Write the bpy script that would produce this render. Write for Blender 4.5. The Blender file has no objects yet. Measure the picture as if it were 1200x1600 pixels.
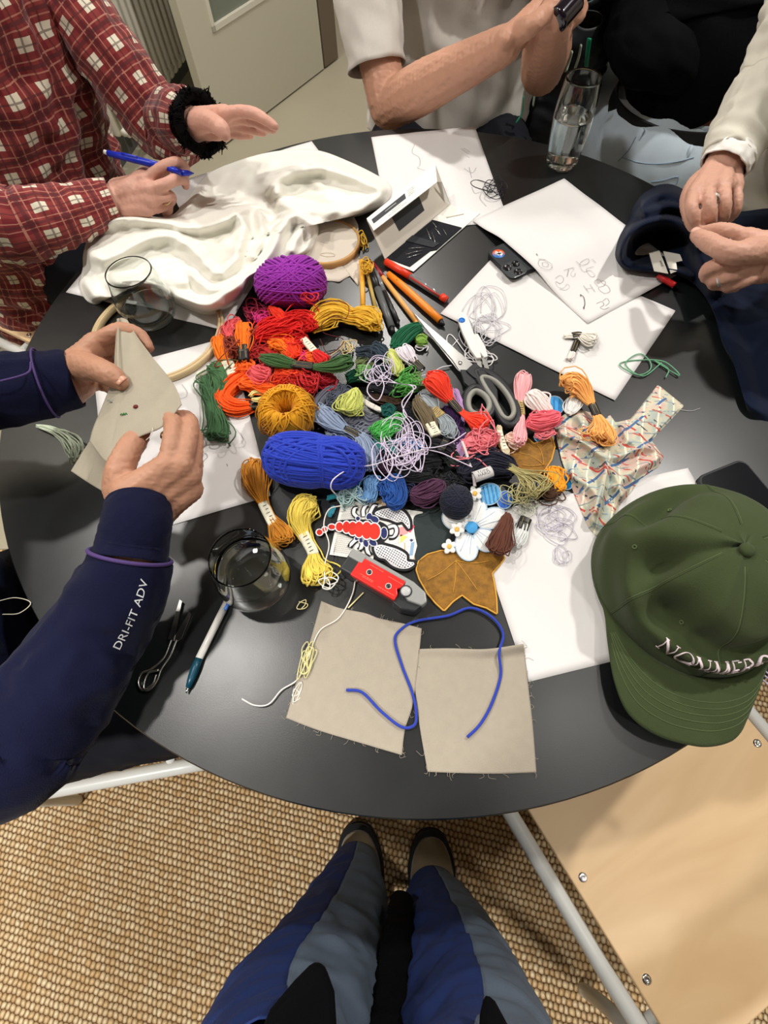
import bpy, math, random
import numpy as np
from mathutils import Vector, Matrix, noise
from mathutils.bvhtree import BVHTree

C = bpy.context.scene.collection
SC = bpy.context.scene

# ------------------------------------------------------------------ camera
T = 0.74                       # table top height
CAMH = 0.6005                  # camera above the table
FPX, NX, NY = 807.1, 626.55, 1194.27
_d = np.array([NX - 600, NY - 800, FPX]); _d /= np.linalg.norm(_d)
_y = np.array([0, -1.0, 0]); _y -= _d * (_y @ _d); _y /= np.linalg.norm(_y)
_x = np.cross(_d, _y)
CZ = T + CAMH
cam_d = bpy.data.cameras.new('camera'); cam = bpy.data.objects.new('camera', cam_d); C.objects.link(cam)
cam_d.sensor_fit = 'VERTICAL'; cam_d.sensor_height = 36.0; cam_d.lens = 36.0 * FPX / 1600
cam_d.clip_start = 0.01
right = Vector((_x[0], _y[0], -_d[0])); down = Vector((_x[1], _y[1], -_d[1])); fwd = Vector((_x[2], _y[2], -_d[2]))
M = Matrix((right, -down, -fwd)).transposed().to_4x4(); M.translation = Vector((0, 0, CZ))
cam.matrix_world = M
SC.camera = cam

# ------------------------------------------------------------------ light
SC.view_settings.view_transform = 'Standard'; SC.view_settings.look = 'None'
SC.view_settings.exposure = -0.40; SC.view_settings.gamma = 1.0; SC.view_settings.use_curve_mapping = False
W = bpy.data.worlds.new('room_light'); SC.world = W; W.use_nodes = True
W.node_tree.nodes['Background'].inputs[0].default_value = (1.0, 0.96, 0.90, 1)
W.node_tree.nodes['Background'].inputs[1].default_value = 0.10
LAMPS = [(-0.78, 0.40, 2.50, 66, 0.05, 150), (-1.20, 1.06, 2.50, 58, 0.05, 150), (1.10, 1.10, 2.50, 128, 0.05, 150), (0.70, 0.16, 2.50, 13, 0.05, 150), (-1.00, -1.00, 2.50, 310, 0.07, 92), (1.10, -0.95, 2.50, 72, 0.07, 100), (-0.1, 2.3, 2.5, 95, 0.06, 150)]  # last two are added fill: near-right chair and rug, back of the room
for i, (lx, ly, lz, en, rad, cone) in enumerate(LAMPS):
    ld = bpy.data.lights.new('ceiling_or_fill_spot', 'SPOT'); ld.spot_size = math.radians(cone); ld.spot_blend = 0.5; ld.energy = en; ld.shadow_soft_size = rad
    ld.color = (1.0, 0.955, 0.90)
    lo = bpy.data.objects.new('ceiling_or_fill_spot', ld); C.objects.link(lo); lo.location = (lx, ly, lz)

# ------------------------------------------------------------------ helpers
def at(px, py, z):
    """the point at height z that the photograph shows at pixel px, py"""
    r = np.array([px - 600.0, py - 800.0, FPX]); s = (CZ - z) / (r @ _d)
    return np.array([r @ _x * s, r @ _y * s, z])
def mpp(px, py, z):
    return float(np.linalg.norm(at(px + 1, py, z) - at(px - 1, py, z)) / 2)

def lin(c):
    c = c / 255.0
    return c / 12.92 if c <= 0.04045 else ((c + 0.055) / 1.055) ** 2.4
def rgb(r, g, b): return (lin(r), lin(g), lin(b), 1.0)

MATS = {}
def nd(t, typ, **kw):
    n = t.nodes.new(typ)
    for k, v in kw.items(): setattr(n, k, v)
    return n
def mat(name, col, rough=0.6, metal=0.0, spec=0.4, bump=0.0, bscale=200.0, var=0.0, vscale=30.0, sheen=0.0, coat=0.0, stretch=None):
    key = name
    if key in MATS: return MATS[key]
    m = bpy.data.materials.new(name); m.use_nodes = True; t = m.node_tree
    b = t.nodes['Principled BSDF']
    b.inputs['Base Color'].default_value = col; b.inputs['Roughness'].default_value = rough
    b.inputs['Metallic'].default_value = metal; b.inputs['Specular IOR Level'].default_value = spec
    b.inputs['Sheen Weight'].default_value = sheen; b.inputs['Coat Weight'].default_value = coat
    tc = nd(t, 'ShaderNodeTexCoord')
    src = tc.outputs['Object']
    if stretch:
        mp = nd(t, 'ShaderNodeMapping'); mp.inputs['Scale'].default_value = stretch
        t.links.new(src, mp.inputs[0]); src = mp.outputs[0]
    if var > 0:
        n = nd(t, 'ShaderNodeTexNoise'); n.inputs['Scale'].default_value = vscale; n.inputs['Detail'].default_value = 4
        t.links.new(src, n.inputs['Vector'])
        h = nd(t, 'ShaderNodeMix', data_type='RGBA'); h.inputs[6].default_value = tuple(c * (1 - var) for c in col[:3]) + (1,)
        h.inputs[7].default_value = tuple(min(1, c * (1 + var)) for c in col[:3]) + (1,)
        t.links.new(n.outputs['Fac'], h.inputs[0]); t.links.new(h.outputs[2], b.inputs['Base Color'])
    if bump > 0:
        n = nd(t, 'ShaderNodeTexNoise'); n.inputs['Scale'].default_value = bscale; n.inputs['Detail'].default_value = 3
        t.links.new(src, n.inputs['Vector'])
        bp = nd(t, 'ShaderNodeBump'); bp.inputs['Strength'].default_value = bump; bp.inputs['Distance'].default_value = 0.002
        t.links.new(n.outputs['Fac'], bp.inputs['Height']); t.links.new(bp.outputs[0], b.inputs['Normal'])
    MATS[key] = m
    return m
def glass_mat(name, col=(1, 1, 1, 1), ior=1.45, rough=0.0):
    m = bpy.data.materials.new(name); m.use_nodes = True
    b = m.node_tree.nodes['Principled BSDF']
    b.inputs['Base Color'].default_value = col; b.inputs['Transmission Weight'].default_value = 1.0
    b.inputs['Roughness'].default_value = rough; b.inputs['IOR'].default_value = ior
    return m

def yarn(r, g, b, rough=0.75):
    return mat('thread_%02x%02x%02x' % (int(r), int(g), int(b)), rgb(r, g, b), rough, spec=0.25, sheen=0.15, var=0.12, vscale=60)

def smoothstep(a, b, x):
    t = np.clip((x - a) / (b - a), 0, 1); return t * t * (3 - 2 * t)
def unit(v):
    v = np.asarray(v, float); return v / max(np.linalg.norm(v), 1e-9)
def catmull(pts, n, closed=False):
    """smooth curve through pts, n samples evenly spaced along it"""
    P = np.asarray(pts, float)
    if len(P) == 2: return P[0] + (P[1] - P[0]) * np.linspace(0, 1, n)[:, None]
    if closed: Q = np.vstack([P[-1:], P, P[:2]])
    else: Q = np.vstack([2 * P[:1] - P[1:2], P, 2 * P[-1:] - P[-2:-1]])
    out = []; seg = len(Q) - 3; m = max(6, int(4 * n / seg) + 1)
    t = np.linspace(0, 1, m, endpoint=False)[:, None]
    for i in range(seg):
        a, b, c, d = Q[i], Q[i + 1], Q[i + 2], Q[i + 3]
        out.append(0.5 * (2 * b + (c - a) * t + (2 * a - 5 * b + 4 * c - d) * t * t + (3 * b - a - 3 * c + d) * t ** 3))
    out.append(Q[-2][None])
    out = np.vstack(out)
    s = np.r_[0, np.cumsum(np.linalg.norm(np.diff(out[:, :3], axis=0), axis=1))]
    u = np.linspace(0, s[-1], n, endpoint=not closed)
    return np.stack([np.interp(u, s, out[:, k]) for k in range(out.shape[1])], 1)
def lerp_prof(vals, n):
    vals = np.asarray(vals, float)
    x = np.linspace(0, 1, len(vals)); u = np.linspace(0, 1, n)
    if len(vals) < 3: return np.interp(u, x, vals)
    return np.maximum(catmull(np.c_[x, vals], n * 6)[np.searchsorted(np.sort(catmull(np.c_[x, vals], n * 6)[:, 0]), u).clip(0, n * 6 - 1), 1], min(vals) * 0.6)

class MB:
    """collects shapes into one mesh"""
    def __init__(s): s.v = []; s.f = []; s.n = 0; s.uv = []; s.mi = []; s.hasuv = False
    def add(s, v, f, uv=None, mi=0):
        v = np.asarray(v, float).reshape(-1, 3)
        s.v.append(v)
        f = [tuple(int(i) + s.n for i in q) for q in f]
        s.f += f; s.mi += [mi] * len(f)
        s.uv.append(np.zeros((len(v), 2)) if uv is None else np.asarray(uv, float))
        if uv is not None: s.hasuv = True
        s.n += len(v)
    def tubes(s, paths, r, k=5, closed=False, flat=1.0, mi=0):
        P = np.asarray(paths, float)
        if P.ndim == 2: P = P[None]
        S, N, _ = P.shape
        if closed: Tn = np.roll(P, -1, 1) - np.roll(P, 1, 1)
        else: Tn = np.gradient(P, axis=1)
        Tn /= np.maximum(np.linalg.norm(Tn, axis=2, keepdims=True), 1e-9)
        ref = np.where(np.abs(Tn[:, 0, 2:3]) > 0.9, np.array([[1.0, 0, 0]]), np.array([[0, 0, 1.0]]))
        A = np.zeros_like(P); a = np.cross(Tn[:, 0], ref); a /= np.maximum(np.linalg.norm(a, axis=1, keepdims=True), 1e-9)
        for i in range(N):
            a = a - Tn[:, i] * np.sum(a * Tn[:, i], 1, keepdims=True); a /= np.maximum(np.linalg.norm(a, axis=1, keepdims=True), 1e-9)
            A[:, i] = a
        B = np.cross(A, Tn)
        th = np.arange(k) * 2 * np.pi / k
        rr = np.broadcast_to(np.asarray(r, float), (S, N)) if np.ndim(r) != 1 or len(r) != N else np.broadcast_to(np.asarray(r)[None], (S, N))
        Vv = P[:, :, None] + rr[:, :, None, None] * (np.cos(th)[None, None, :, None] * A[:, :, None] + flat * np.sin(th)[None, None, :, None] * B[:, :, None])
        idx = np.arange(S * N * k).reshape(S, N, k)
        nx = np.roll(idx, -1, 2)
        if closed: up = np.roll(idx, -1, 1); upn = np.roll(nx, -1, 1); L = N
        else: up = idx[:, 1:]; upn = nx[:, 1:]; L = N - 1
        q = np.stack([idx[:, :L], nx[:, :L], upn[:, :L], up[:, :L]], -1).reshape(-1, 4)
        f = [tuple(x) for x in q.tolist()]
        if not closed:
            f += [tuple(x[::-1]) for x in idx[:, 0].tolist()] + [tuple(x) for x in idx[:, -1].tolist()]
        s.add(Vv.reshape(-1, 3), f, mi=mi)
        return s
    def loft(s, rings, cap=True, uv=None, mi=0):
        """rings: N x K x 3, joined round"""
        Rg = np.asarray(rings, float); N, K, _ = Rg.shape
        idx = np.arange(N * K).reshape(N, K); nx = np.roll(idx, -1, 1)
        q = np.stack([idx[:-1], nx[:-1], nx[1:], idx[1:]], -1).reshape(-1, 4)
        f = [tuple(x) for x in q.tolist()]
        if cap: f += [tuple(idx[0][::-1].tolist()), tuple(idx[-1].tolist())]
        s.add(Rg.reshape(-1, 3), f, uv, mi)
        return s
    def grid(s, G, mi=0, uv=None, flip=False):
        G = np.asarray(G, float); N, K, _ = G.shape
        idx = np.arange(N * K).reshape(N, K)
        q = np.stack([idx[:-1, :-1], idx[:-1, 1:], idx[1:, 1:], idx[1:, :-1]], -1).reshape(-1, 4)
        if flip: q = q[:, ::-1]
        s.add(G.reshape(-1, 3), [tuple(x) for x in q.tolist()], uv, mi); return s
    def box(s, c, size, rot=None, mi=0):
        h = np.array(size) / 2
        v = np.array([[i, j, k] for i in (-1, 1) for j in (-1, 1) for k in (-1, 1)]) * h
        if rot is not None: v = v @ np.asarray(rot).T
        s.add(v + np.array(c), [(0, 1, 3, 2), (4, 6, 7, 5), (0, 4, 5, 1), (2, 3, 7, 6), (0, 2, 6, 4), (1, 5, 7, 3)], mi=mi); return s
    def prism(s, outline, off, mi=0):
        """outline: list of 3D points of the bottom, off: extrusion vector"""
        o = np.asarray(outline, float); n = len(o)
        s.add(np.vstack([o, o + np.asarray(off)]), [tuple(range(n))[::-1], tuple(range(n, 2 * n))] + [(i, (i + 1) % n, n + (i + 1) % n, n + i) for i in range(n)], mi=mi); return s
    def lathe(s, prof, c, n=40, ax=(0, 0, 1), mi=0, cap=False):
        ax = unit(ax); a = unit(np.cross(ax, (0.3, 1, 0.2) if abs(ax[2]) > 0.5 else (0, 0, 1))); b = np.cross(ax, a)
        th = np.linspace(0, 2 * np.pi, n, endpoint=False)
        rings = [np.asarray(c) + ax * h + r * (np.cos(th)[:, None] * a + np.sin(th)[:, None] * b) for r, h in prof]
        return s.loft(rings, cap=cap, mi=mi)
    def sphere(s, c, r, n=16, rot=None, mi=0):
        r = np.broadcast_to(np.asarray(r, float), (3,))
        la = np.linspace(-np.pi / 2 + .02, np.pi / 2 - .02, n); lo = np.linspace(0, 2 * np.pi, n * 2, endpoint=False)
        ring = np.stack([np.cos(la)[:, None] * np.cos(lo)[None], np.cos(la)[:, None] * np.sin(lo)[None], np.sin(la)[:, None] * np.ones_like(lo)[None]], -1) * r
        if rot is not None: ring = ring @ np.asarray(rot).T
        return s.loft(ring + np.asarray(c))
    def build(s, name, mats, parent=None, smooth=True, loc=None):
        V = np.vstack(s.v)
        me = bpy.data.meshes.new(name)
        o0 = np.zeros(3) if loc is None else np.asarray(loc)
        me.from_pydata((V - o0).tolist(), [], s.f)
        if not isinstance(mats, (list, tuple)): mats = [mats]
        for m in mats: me.materials.append(m)
        if smooth: me.polygons.foreach_set('use_smooth', [True] * len(me.polygons))
        if len(mats) > 1: me.polygons.foreach_set('material_index', s.mi)
        if s.hasuv:
            uvl = me.uv_layers.new(name='UVMap'); U = np.vstack(s.uv)
            li = np.zeros(len(me.loops), int); me.loops.foreach_get('vertex_index', li)
            uvl.data.foreach_set('uv', U[li].ravel())
        me.update()
        o = bpy.data.objects.new(name, me); C.objects.link(o)
        o.location = o0
        if parent is not None: attach(o, parent)
        return o
def attach(o, parent):
    o.parent = parent
    o.matrix_parent_inverse = Matrix.Translation(-Vector(parent.location))
def tag(o, label, cat, group=None, kind=None):
    o['label'] = label; o['category'] = cat
    if group: o['group'] = group
    if kind: o['kind'] = kind
    return o
def thing(name, loc, label, cat, group=None):
    o = bpy.data.objects.new(name, None); C.objects.link(o); o.location = [float(c) for c in loc]; o.empty_display_size = 0.02
    return tag(o, label, cat, group)
def struct(o): o['kind'] = 'structure'; return o
def mod_apply(o, mods):
    """mods: list of (type, settings); bakes the evaluated mesh into o"""
    for ty, kw in mods:
        m = o.modifiers.new(ty, ty)
        for k, v in kw.items(): setattr(m, k, v)
    dg = bpy.context.evaluated_depsgraph_get(); ev = o.evaluated_get(dg)
    me = bpy.data.meshes.new_from_object(ev)
    o.modifiers.clear(); old = o.data; o.data = me; bpy.data.meshes.remove(old)
    me.polygons.foreach_set('use_smooth', [True] * len(me.polygons))
    return o
def bevel(o, w, seg=2):
    m = o.modifiers.new('bevel', 'BEVEL'); m.width = w; m.segments = seg; m.limit_method = 'ANGLE'; return o
def union(mb, name, m, parent=None, voxel=0.002, smooth=4, loc=None):
    """melts the overlapping shapes of mb into one continuous surface"""
    o = mb.build(name, m, None)
    mod_apply(o, [('REMESH', dict(mode='VOXEL', voxel_size=voxel)), ('SMOOTH', dict(factor=0.5, iterations=smooth))])
    if parent is not None: attach(o, parent)
    return o
def displace(o, fn):
    """moves every vertex of o along its normal by fn(x, y, z arrays)"""
    me = o.data; n = len(me.vertices)
    co = np.zeros(n * 3); me.vertices.foreach_get('co', co); co = co.reshape(-1, 3)
    no = np.zeros(n * 3); me.vertices.foreach_get('normal', no); no = no.reshape(-1, 3)
    co = co + no * fn(co)[:, None]
    me.vertices.foreach_set('co', co.ravel()); me.update(); return o
def wob(co, scale, seed=0.0):
    """cheap smooth pseudo noise -1..1"""
    x, y, z = (co * scale).T
    s = seed
    return (np.sin(1.7 * x + 2.1 * y + s) * np.cos(1.3 * z - 1.9 * x + 2 * s) + np.sin(2.9 * y - 1.1 * z + 3 * s) * np.cos(2.3 * x + 0.7 * y - s) + np.sin(3.7 * z + 1.9 * x + 5 * s) * np.cos(2.7 * y + s)) / 2.2
def ridges(co, scale, seed=0.0):
    w = wob(co + 0.02 * np.stack([wob(co, scale * .7, seed + k) for k in (1, 2, 3)], 1), scale, seed)
    return 1 - np.abs(w) * 1.6
# ------------------------------------------------------------------ setting
m_floor = mat('polished_concrete', rgb(178, 170, 148), 0.45, var=0.10, vscale=3.0, bump=0.05, bscale=40)
fl = MB().box((0, 1.2, -0.02), (9, 9, 0.04)).build('floor', m_floor, smooth=False); struct(fl)
m_ceil = mat('ceiling_paint', rgb(168, 166, 160), .9)
struct(MB().box((0, 1.2, 2.72), (9, 9, 0.04)).build('ceiling', m_ceil, smooth=False))
m_wall = mat('wall_paint', rgb(205, 200, 186), 0.8, bump=0.03, bscale=90)
u = np.array([0.541, 0.841, 0.0]); nrm = np.array([0.841, -0.541, 0.0])     # direction of the radiator wall
rad0 = at(259, 141, 0.13); rad1 = at(288, 99, 0.13)
u = unit((rad1 - rad0) * [1, 1, 0]); nrm = np.array([u[1], -u[0], 0])
def wallbox(p, q, h, th):
    p = np.asarray(p, float); q = np.asarray(q, float); dirn = unit(q - p); n_ = np.array([dirn[1], -dirn[0], 0])
    return MB().prism([p, q, q - n_ * th, p - n_ * th], (0, 0, h))
wbase = rad0 * [1, 1, 0] - nrm * 0.13
wl = wallbox(wbase - u * 2.6, wbase + u * 1.0, 2.7, 0.1).build('wall_left', m_wall, smooth=False); struct(wl)
skm = mat('shade_grey_skirting', rgb(92, 94, 90), 0.6)  # dark grey stands in for shade at the wall foot under the radiator
sk = wallbox(wbase + nrm * 0.015 - u * 2.6, wbase + nrm * 0.015 + u * 1.0, 0.10, 0.013).build('baseboard_left', skm, smooth=False); struct(sk)
wend = wbase + u * 1.0
wb = wallbox((wend[0], wend[1], 0), (4.4, wend[1] + 0.6, 0), 2.7, 0.1).build('wall_back', m_wall, smooth=False); struct(wb)
# radiator: a row of white vertical columns
m_rad = mat('radiator_enamel', rgb(226, 222, 208), 0.35)
rd = thing('radiator', rad1 * [1, 1, 0], 'white column radiator on the wall left of the door', 'radiator')
sp = 0.046
for i in range(14):
    for row in range(2):
        p = rad1 - u * sp * (i + .3) - nrm * 0.05 * row; p[2] = 0.14
        MB().tubes(np.array([p + [0, 0, z] for z in (0, .01, .3, .6, 1.0, 1.45)]), [0.008, 0.0185, 0.0185, 0.0185, 0.0185, 0.0185], 12).build('column', m_rad, rd)
for z in (0.17, 1.5):
    hb = MB(); hb.tubes(np.array([rad1 - u * 0.0 + [0, 0, z - rad1[2]], rad1 - u * sp * 14 + [0, 0, z - rad1[2]]]), 0.014, 10)
    hb.build('header_pipe', m_rad, rd)
# door leaf standing open, with a glass panel
dl = at(343, 232, 0.008); dr = at(506, 107, 0.008)
du = unit(dr - dl); dn = np.array([du[1], -du[0], 0]); dw = float(np.linalg.norm(dr - dl))
m_door = mat('door_paint', rgb(196, 191, 172), 0.4)
dt = 0.042
def dbox(u0, u1, z0, z1, t0=0.0, t1=dt):
    return MB().prism([dl + du * u0 - dn * t0 + [0, 0, z0], dl + du * u1 - dn * t0 + [0, 0, z0], dl + du * u1 - dn * t1 + [0, 0, z0], dl + du * u0 - dn * t1 + [0, 0, z0]], (0, 0, z1 - z0))
door = MB(); gx0, gx1, gz0 = 0.13, dw - 0.15, 0.36
for a in ((0, gx0, 0, 2.05), (gx1, dw, 0, 2.05), (gx0, gx1, 0, gz0), (gx0, gx1, 1.92, 2.05)):
    b_ = dbox(*a); door.add(b_.v[0], b_.f)
dob = door.build('door_1', m_door, smooth=False); struct(dob)
bead = MB()
for a in ((gx0, gx0 + .018, gz0, 1.92), (gx1 - .018, gx1, gz0, 1.92), (gx0, gx1, gz0, gz0 + .018), (gx0, gx1, 1.90, 1.92)):
    b_ = dbox(*a, t0=-0.004, t1=0.018); bead.add(b_.v[0], b_.f)
bo = bead.build('glazing_bead', mat('bead_paint', rgb(214, 209, 192), 0.4), dob, smooth=False)
m_pane = mat('frosted_pane', rgb(118, 124, 112), 0.22, spec=0.5, var=0.12, vscale=5)
b_ = dbox(gx0 + .005, gx1 - .005, gz0 + .005, 1.915, 0.012, 0.022); b_.build('glass_pane', m_pane, dob, smooth=False)
jb = MB()
q = dr + du * 0.012
jb.prism([q, q + du * 0.11, q + du * 0.11 - dn * 0.10, q - dn * 0.10], (0, 0, 2.1))
struct(jb.build('trim_1', mat('door_jamb', rgb(112, 98, 82), 0.6), smooth=False))
# ------------------------------------------------------------------ rug: thick sisal weave
m_rug = bpy.data.materials.new('sisal_weave'); m_rug.use_nodes = True
t = m_rug.node_tree; b = t.nodes['Principled BSDF']; b.inputs['Roughness'].default_value = 0.9; b.inputs['Specular IOR Level'].default_value = 0.1
tc = nd(t, 'ShaderNodeTexCoord'); mp = nd(t, 'ShaderNodeMapping'); mp.inputs['Rotation'].default_value = (0, 0, math.radians(12))
t.links.new(tc.outputs['Object'], mp.inputs[0])
dis = nd(t, 'ShaderNodeTexNoise'); dis.inputs['Scale'].default_value = 38; t.links.new(mp.outputs[0], dis.inputs['Vector'])
vm = nd(t, 'ShaderNodeVectorMath', operation='SCALE'); vm.inputs['Scale'].default_value = 0.008; t.links.new(dis.outputs['Color'], vm.inputs[0])
va = nd(t, 'ShaderNodeVectorMath', operation='ADD'); t.links.new(mp.outputs[0], va.inputs[0]); t.links.new(vm.outputs[0], va.inputs[1])
sx = nd(t, 'ShaderNodeSeparateXYZ'); t.links.new(va.outputs[0], sx.inputs[0])
def mth(tt, op, a, b=None, c=None):
    n = nd(tt, 'ShaderNodeMath', operation=op)
    for i, vv in enumerate((a, b, c)):
        if vv is None: continue
        if isinstance(vv, (int, float)): n.inputs[i].default_value = vv
        else: tt.links.new(vv, n.inputs[i])
    return n.outputs[0]
PX, PY = 0.0105, 0.0125
row = mth(t, 'FLOOR', mth(t, 'DIVIDE', sx.outputs['Y'], PY))
xs = mth(t, 'ADD', mth(t, 'DIVIDE', sx.outputs['X'], PX), mth(t, 'MULTIPLY', mth(t, 'MODULO', row, 2), 0.5))
fx = mth(t, 'ABSOLUTE', mth(t, 'SUBTRACT', mth(t, 'FRACT', xs), 0.5))
fy = mth(t, 'ABSOLUTE', mth(t, 'SUBTRACT', mth(t, 'FRACT', mth(t, 'DIVIDE', sx.outputs['Y'], PY)), 0.5))
hgt = mth(t, 'SUBTRACT', 1.0, mth(t, 'POWER', mth(t, 'ADD', mth(t, 'POWER', mth(t, 'MULTIPLY', fx, 2), 2.5), mth(t, 'POWER', mth(t, 'MULTIPLY', fy, 2), 2.5)), 0.7))
cid = nd(t, 'ShaderNodeCombineXYZ'); t.links.new(mth(t, 'FLOOR', xs), cid.inputs[0]); t.links.new(row, cid.inputs[1])
wn = nd(t, 'ShaderNodeTexWhiteNoise'); t.links.new(cid.outputs[0], wn.inputs['Vector'])
big = nd(t, 'ShaderNodeTexNoise'); big.inputs['Scale'].default_value = 9; t.links.new(tc.outputs['Object'], big.inputs['Vector'])
cr = nd(t, 'ShaderNodeValToRGB'); cr.color_ramp.elements[0].position = 0.2; cr.color_ramp.elements[0].color = rgb(222, 184, 130)
cr.color_ramp.elements[1].position = 0.8; cr.color_ramp.elements[1].color = rgb(252, 230, 188)
t.links.new(mth(t, 'ADD', mth(t, 'MULTIPLY', wn.outputs['Value'], 0.5), mth(t, 'MULTIPLY', big.outputs['Fac'], 0.55)), cr.inputs[0])
mx = nd(t, 'ShaderNodeMix', data_type='RGBA'); mx.inputs[6].default_value = rgb(140, 104, 66)
t.links.new(mth(t, 'POWER', mth(t, 'MAXIMUM', hgt, 0.0), 0.5), mx.inputs[0]); t.links.new(cr.outputs[0], mx.inputs[7]); t.links.new(mx.outputs[2], b.inputs['Base Color'])
fib = nd(t, 'ShaderNodeTexNoise'); fib.inputs['Scale'].default_value = 600; t.links.new(tc.outputs['Object'], fib.inputs['Vector'])
bp = nd(t, 'ShaderNodeBump'); bp.inputs['Strength'].default_value = 1.0; bp.inputs['Distance'].default_value = 0.005
t.links.new(mth(t, 'ADD', hgt, mth(t, 'MULTIPLY', fib.outputs['Fac'], 0.35)), bp.inputs['Height']); t.links.new(bp.outputs[0], b.inputs['Normal'])
rug = MB().box((0.1, -0.62, 0.006), (3.6, 2.3, 0.012)).build('sisal_rug', m_rug, smooth=False, loc=(0.1, -0.62, 0))
tag(rug, 'chunky woven sisal rug covering the floor on this side of the table', 'rug')
# ------------------------------------------------------------------ table
TC = np.array([0.0131, 0.5538]); TR = 0.6041
m_tab = bpy.data.materials.new('black_linoleum'); m_tab.use_nodes = True
t = m_tab.node_tree; b = t.nodes['Principled BSDF']
b.inputs['Base Color'].default_value = (0.006, 0.0075, 0.0080, 1); b.inputs['Roughness'].default_value = 0.42; b.inputs['Specular IOR Level'].default_value = 0.72
tc = nd(t, 'ShaderNodeTexCoord'); n1 = nd(t, 'ShaderNodeTexNoise'); n1.inputs['Scale'].default_value = 800; t.links.new(tc.outputs['Object'], n1.inputs['Vector'])
bp = nd(t, 'ShaderNodeBump'); bp.inputs['Strength'].default_value = 0.06; bp.inputs['Distance'].default_value = 0.001
t.links.new(n1.outputs['Fac'], bp.inputs['Height']); t.links.new(bp.outputs[0], b.inputs['Normal'])
n2 = nd(t, 'ShaderNodeTexNoise'); n2.inputs['Scale'].default_value = 14; n2.inputs['Detail'].default_value = 5; t.links.new(tc.outputs['Object'], n2.inputs['Vector'])
t.links.new(mth(t, 'ADD', 0.275, mth(t, 'MULTIPLY', n2.outputs['Fac'], 0.08)), b.inputs['Roughness'])
tb = thing('round_table', (TC[0], TC[1], 0), 'large round table with a satin black top covered in sewing things', 'table')
MB().lathe([(0, -0.024), (TR - .014, -0.024), (TR - .002, -0.006), (TR, -0.002), (TR - 0.0015, 0), (0, 0)], (TC[0], TC[1], T), 160).build('tabletop', m_tab, tb, smooth=False)
m_wht = mat('white_powder_coat', rgb(214, 216, 212), 0.35)
MB().lathe([(0, 0.0125), (0.30, 0.0125), (0.30, 0.020), (0.05, 0.03), (0.04, 0.3), (0.04, 0.65), (0.16, 0.70), (0.16, 0.716), (0, 0.716)], (TC[0], TC[1] , 0.0), 48).build('pedestal', mat('black_steel', rgb(25, 25, 26), 0.4), tb)
# ------------------------------------------------------------------ chairs: plywood seat on a white tube frame
m_ply = bpy.data.materials.new('birch_plywood'); m_ply.use_nodes = True
t = m_ply.node_tree; b = t.nodes['Principled BSDF']; b.inputs['Roughness'].default_value = 0.42
tc = nd(t, 'ShaderNodeTexCoord'); mp = nd(t, 'ShaderNodeMapping'); mp.inputs['Scale'].default_value = (2.2, 9, 1); t.links.new(tc.outputs['Object'], mp.inputs[0])
n1 = nd(t, 'ShaderNodeTexNoise'); n1.inputs['Scale'].default_value = 1.3; n1.inputs['Detail'].default_value = 3; n1.inputs['Distortion'].default_value = 1.2; t.links.new(mp.outputs[0], n1.inputs['Vector'])
cr = nd(t, 'ShaderNodeValToRGB'); cr.color_ramp.elements[0].color = rgb(226, 190, 142); cr.color_ramp.elements[1].color = rgb(244, 212, 166); cr.color_ramp.elements[0].position = .3; cr.color_ramp.elements[1].position = .7
t.links.new(n1.outputs['Fac'], cr.inputs[0]); t.links.new(cr.outputs[0], b.inputs['Base Color'])
m_chr = mat('chrome', (0.8, 0.8, 0.8, 1), 0.15, metal=1.0)
def make_chair(label):
    """chair faces +y locally; the origin lies on the floor under the seat centre"""
    c = thing('plywood_chair', (0, 0, 0), label, 'chair', 'plywood chairs around the table')
    w, dp = 0.365, 0.385
    out = []
    for cx, cy in ((1, 1), (-1, 1), (-1, -1), (1, -1)):
        for a in range(0, 91, 15):
            an = math.radians(a + {(1, 1): 0, (-1, 1): 90, (-1, -1): 180, (1, -1): 270}[(cx, cy)])
            r = 0.03
            out.append((cx * (w / 2 - r) + r * math.cos(an), cy * (dp / 2 - r) + r * math.sin(an), 0.448))
    bevel(MB().prism(out, (0, 0, 0.012)).build('seat', m_ply, c, smooth=False), 0.002)
    for sx_ in (-1, 1):
      for y_ in (0.153, 0.028, -0.097):
        p = (sx_ * (w / 2 - 0.0155), y_, 0.4595)
        MB().lathe([(0.0062, 0), (0.006, 0.0014), (0.0025, 0.0024), (0.002, 0.0012), (0.0002, 0.001)], p, 16).build('rivet', m_chr, c)
    for s in (-1, 1):
        x = s * (w / 2 + 0.022)
        pts = [(x * 1.02, -0.24, 0.012), (x, -0.20, 0.22), (x, -0.19, 0.43), (x, -0.05, 0.432), (x, 0.15, 0.432), (x, 0.20, 0.41), (x, 0.215, 0.22), (x * 1.02, 0.24, 0.012)]
        MB().tubes(catmull(pts, 60), 0.0115, 12).build('side_frame', m_wht, c)
        MB().tubes(catmull([(x, -0.19, 0.43), (x, -0.235, 0.62), (x * .96, -0.27, 0.80)], 20), 0.0115, 12).build('back_upright', m_wht, c)
    for y_ in (-0.14, 0.14):
        MB().tubes(np.array([(-w / 2 - .022, y_, 0.434), (w / 2 + .022, y_, 0.434)]), 0.008, 10).build('crossbar', m_wht, c)
    th = np.linspace(-1, 1, 15)
    G = np.array([[(a * 0.2, -0.275 + 0.03 * a * a - 0.01 * (z - .64), z) for a in th] for z in (0.66, 0.70, 0.78, 0.82)])
    bk = MB().grid(G).build('backrest', m_ply, c); sm_ = bk.modifiers.new('thick', 'SOLIDIFY'); sm_.thickness = 0.01
    return c
def place(o, loc, rz): o.location = loc; o.rotation_euler = (0, 0, rz)
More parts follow.
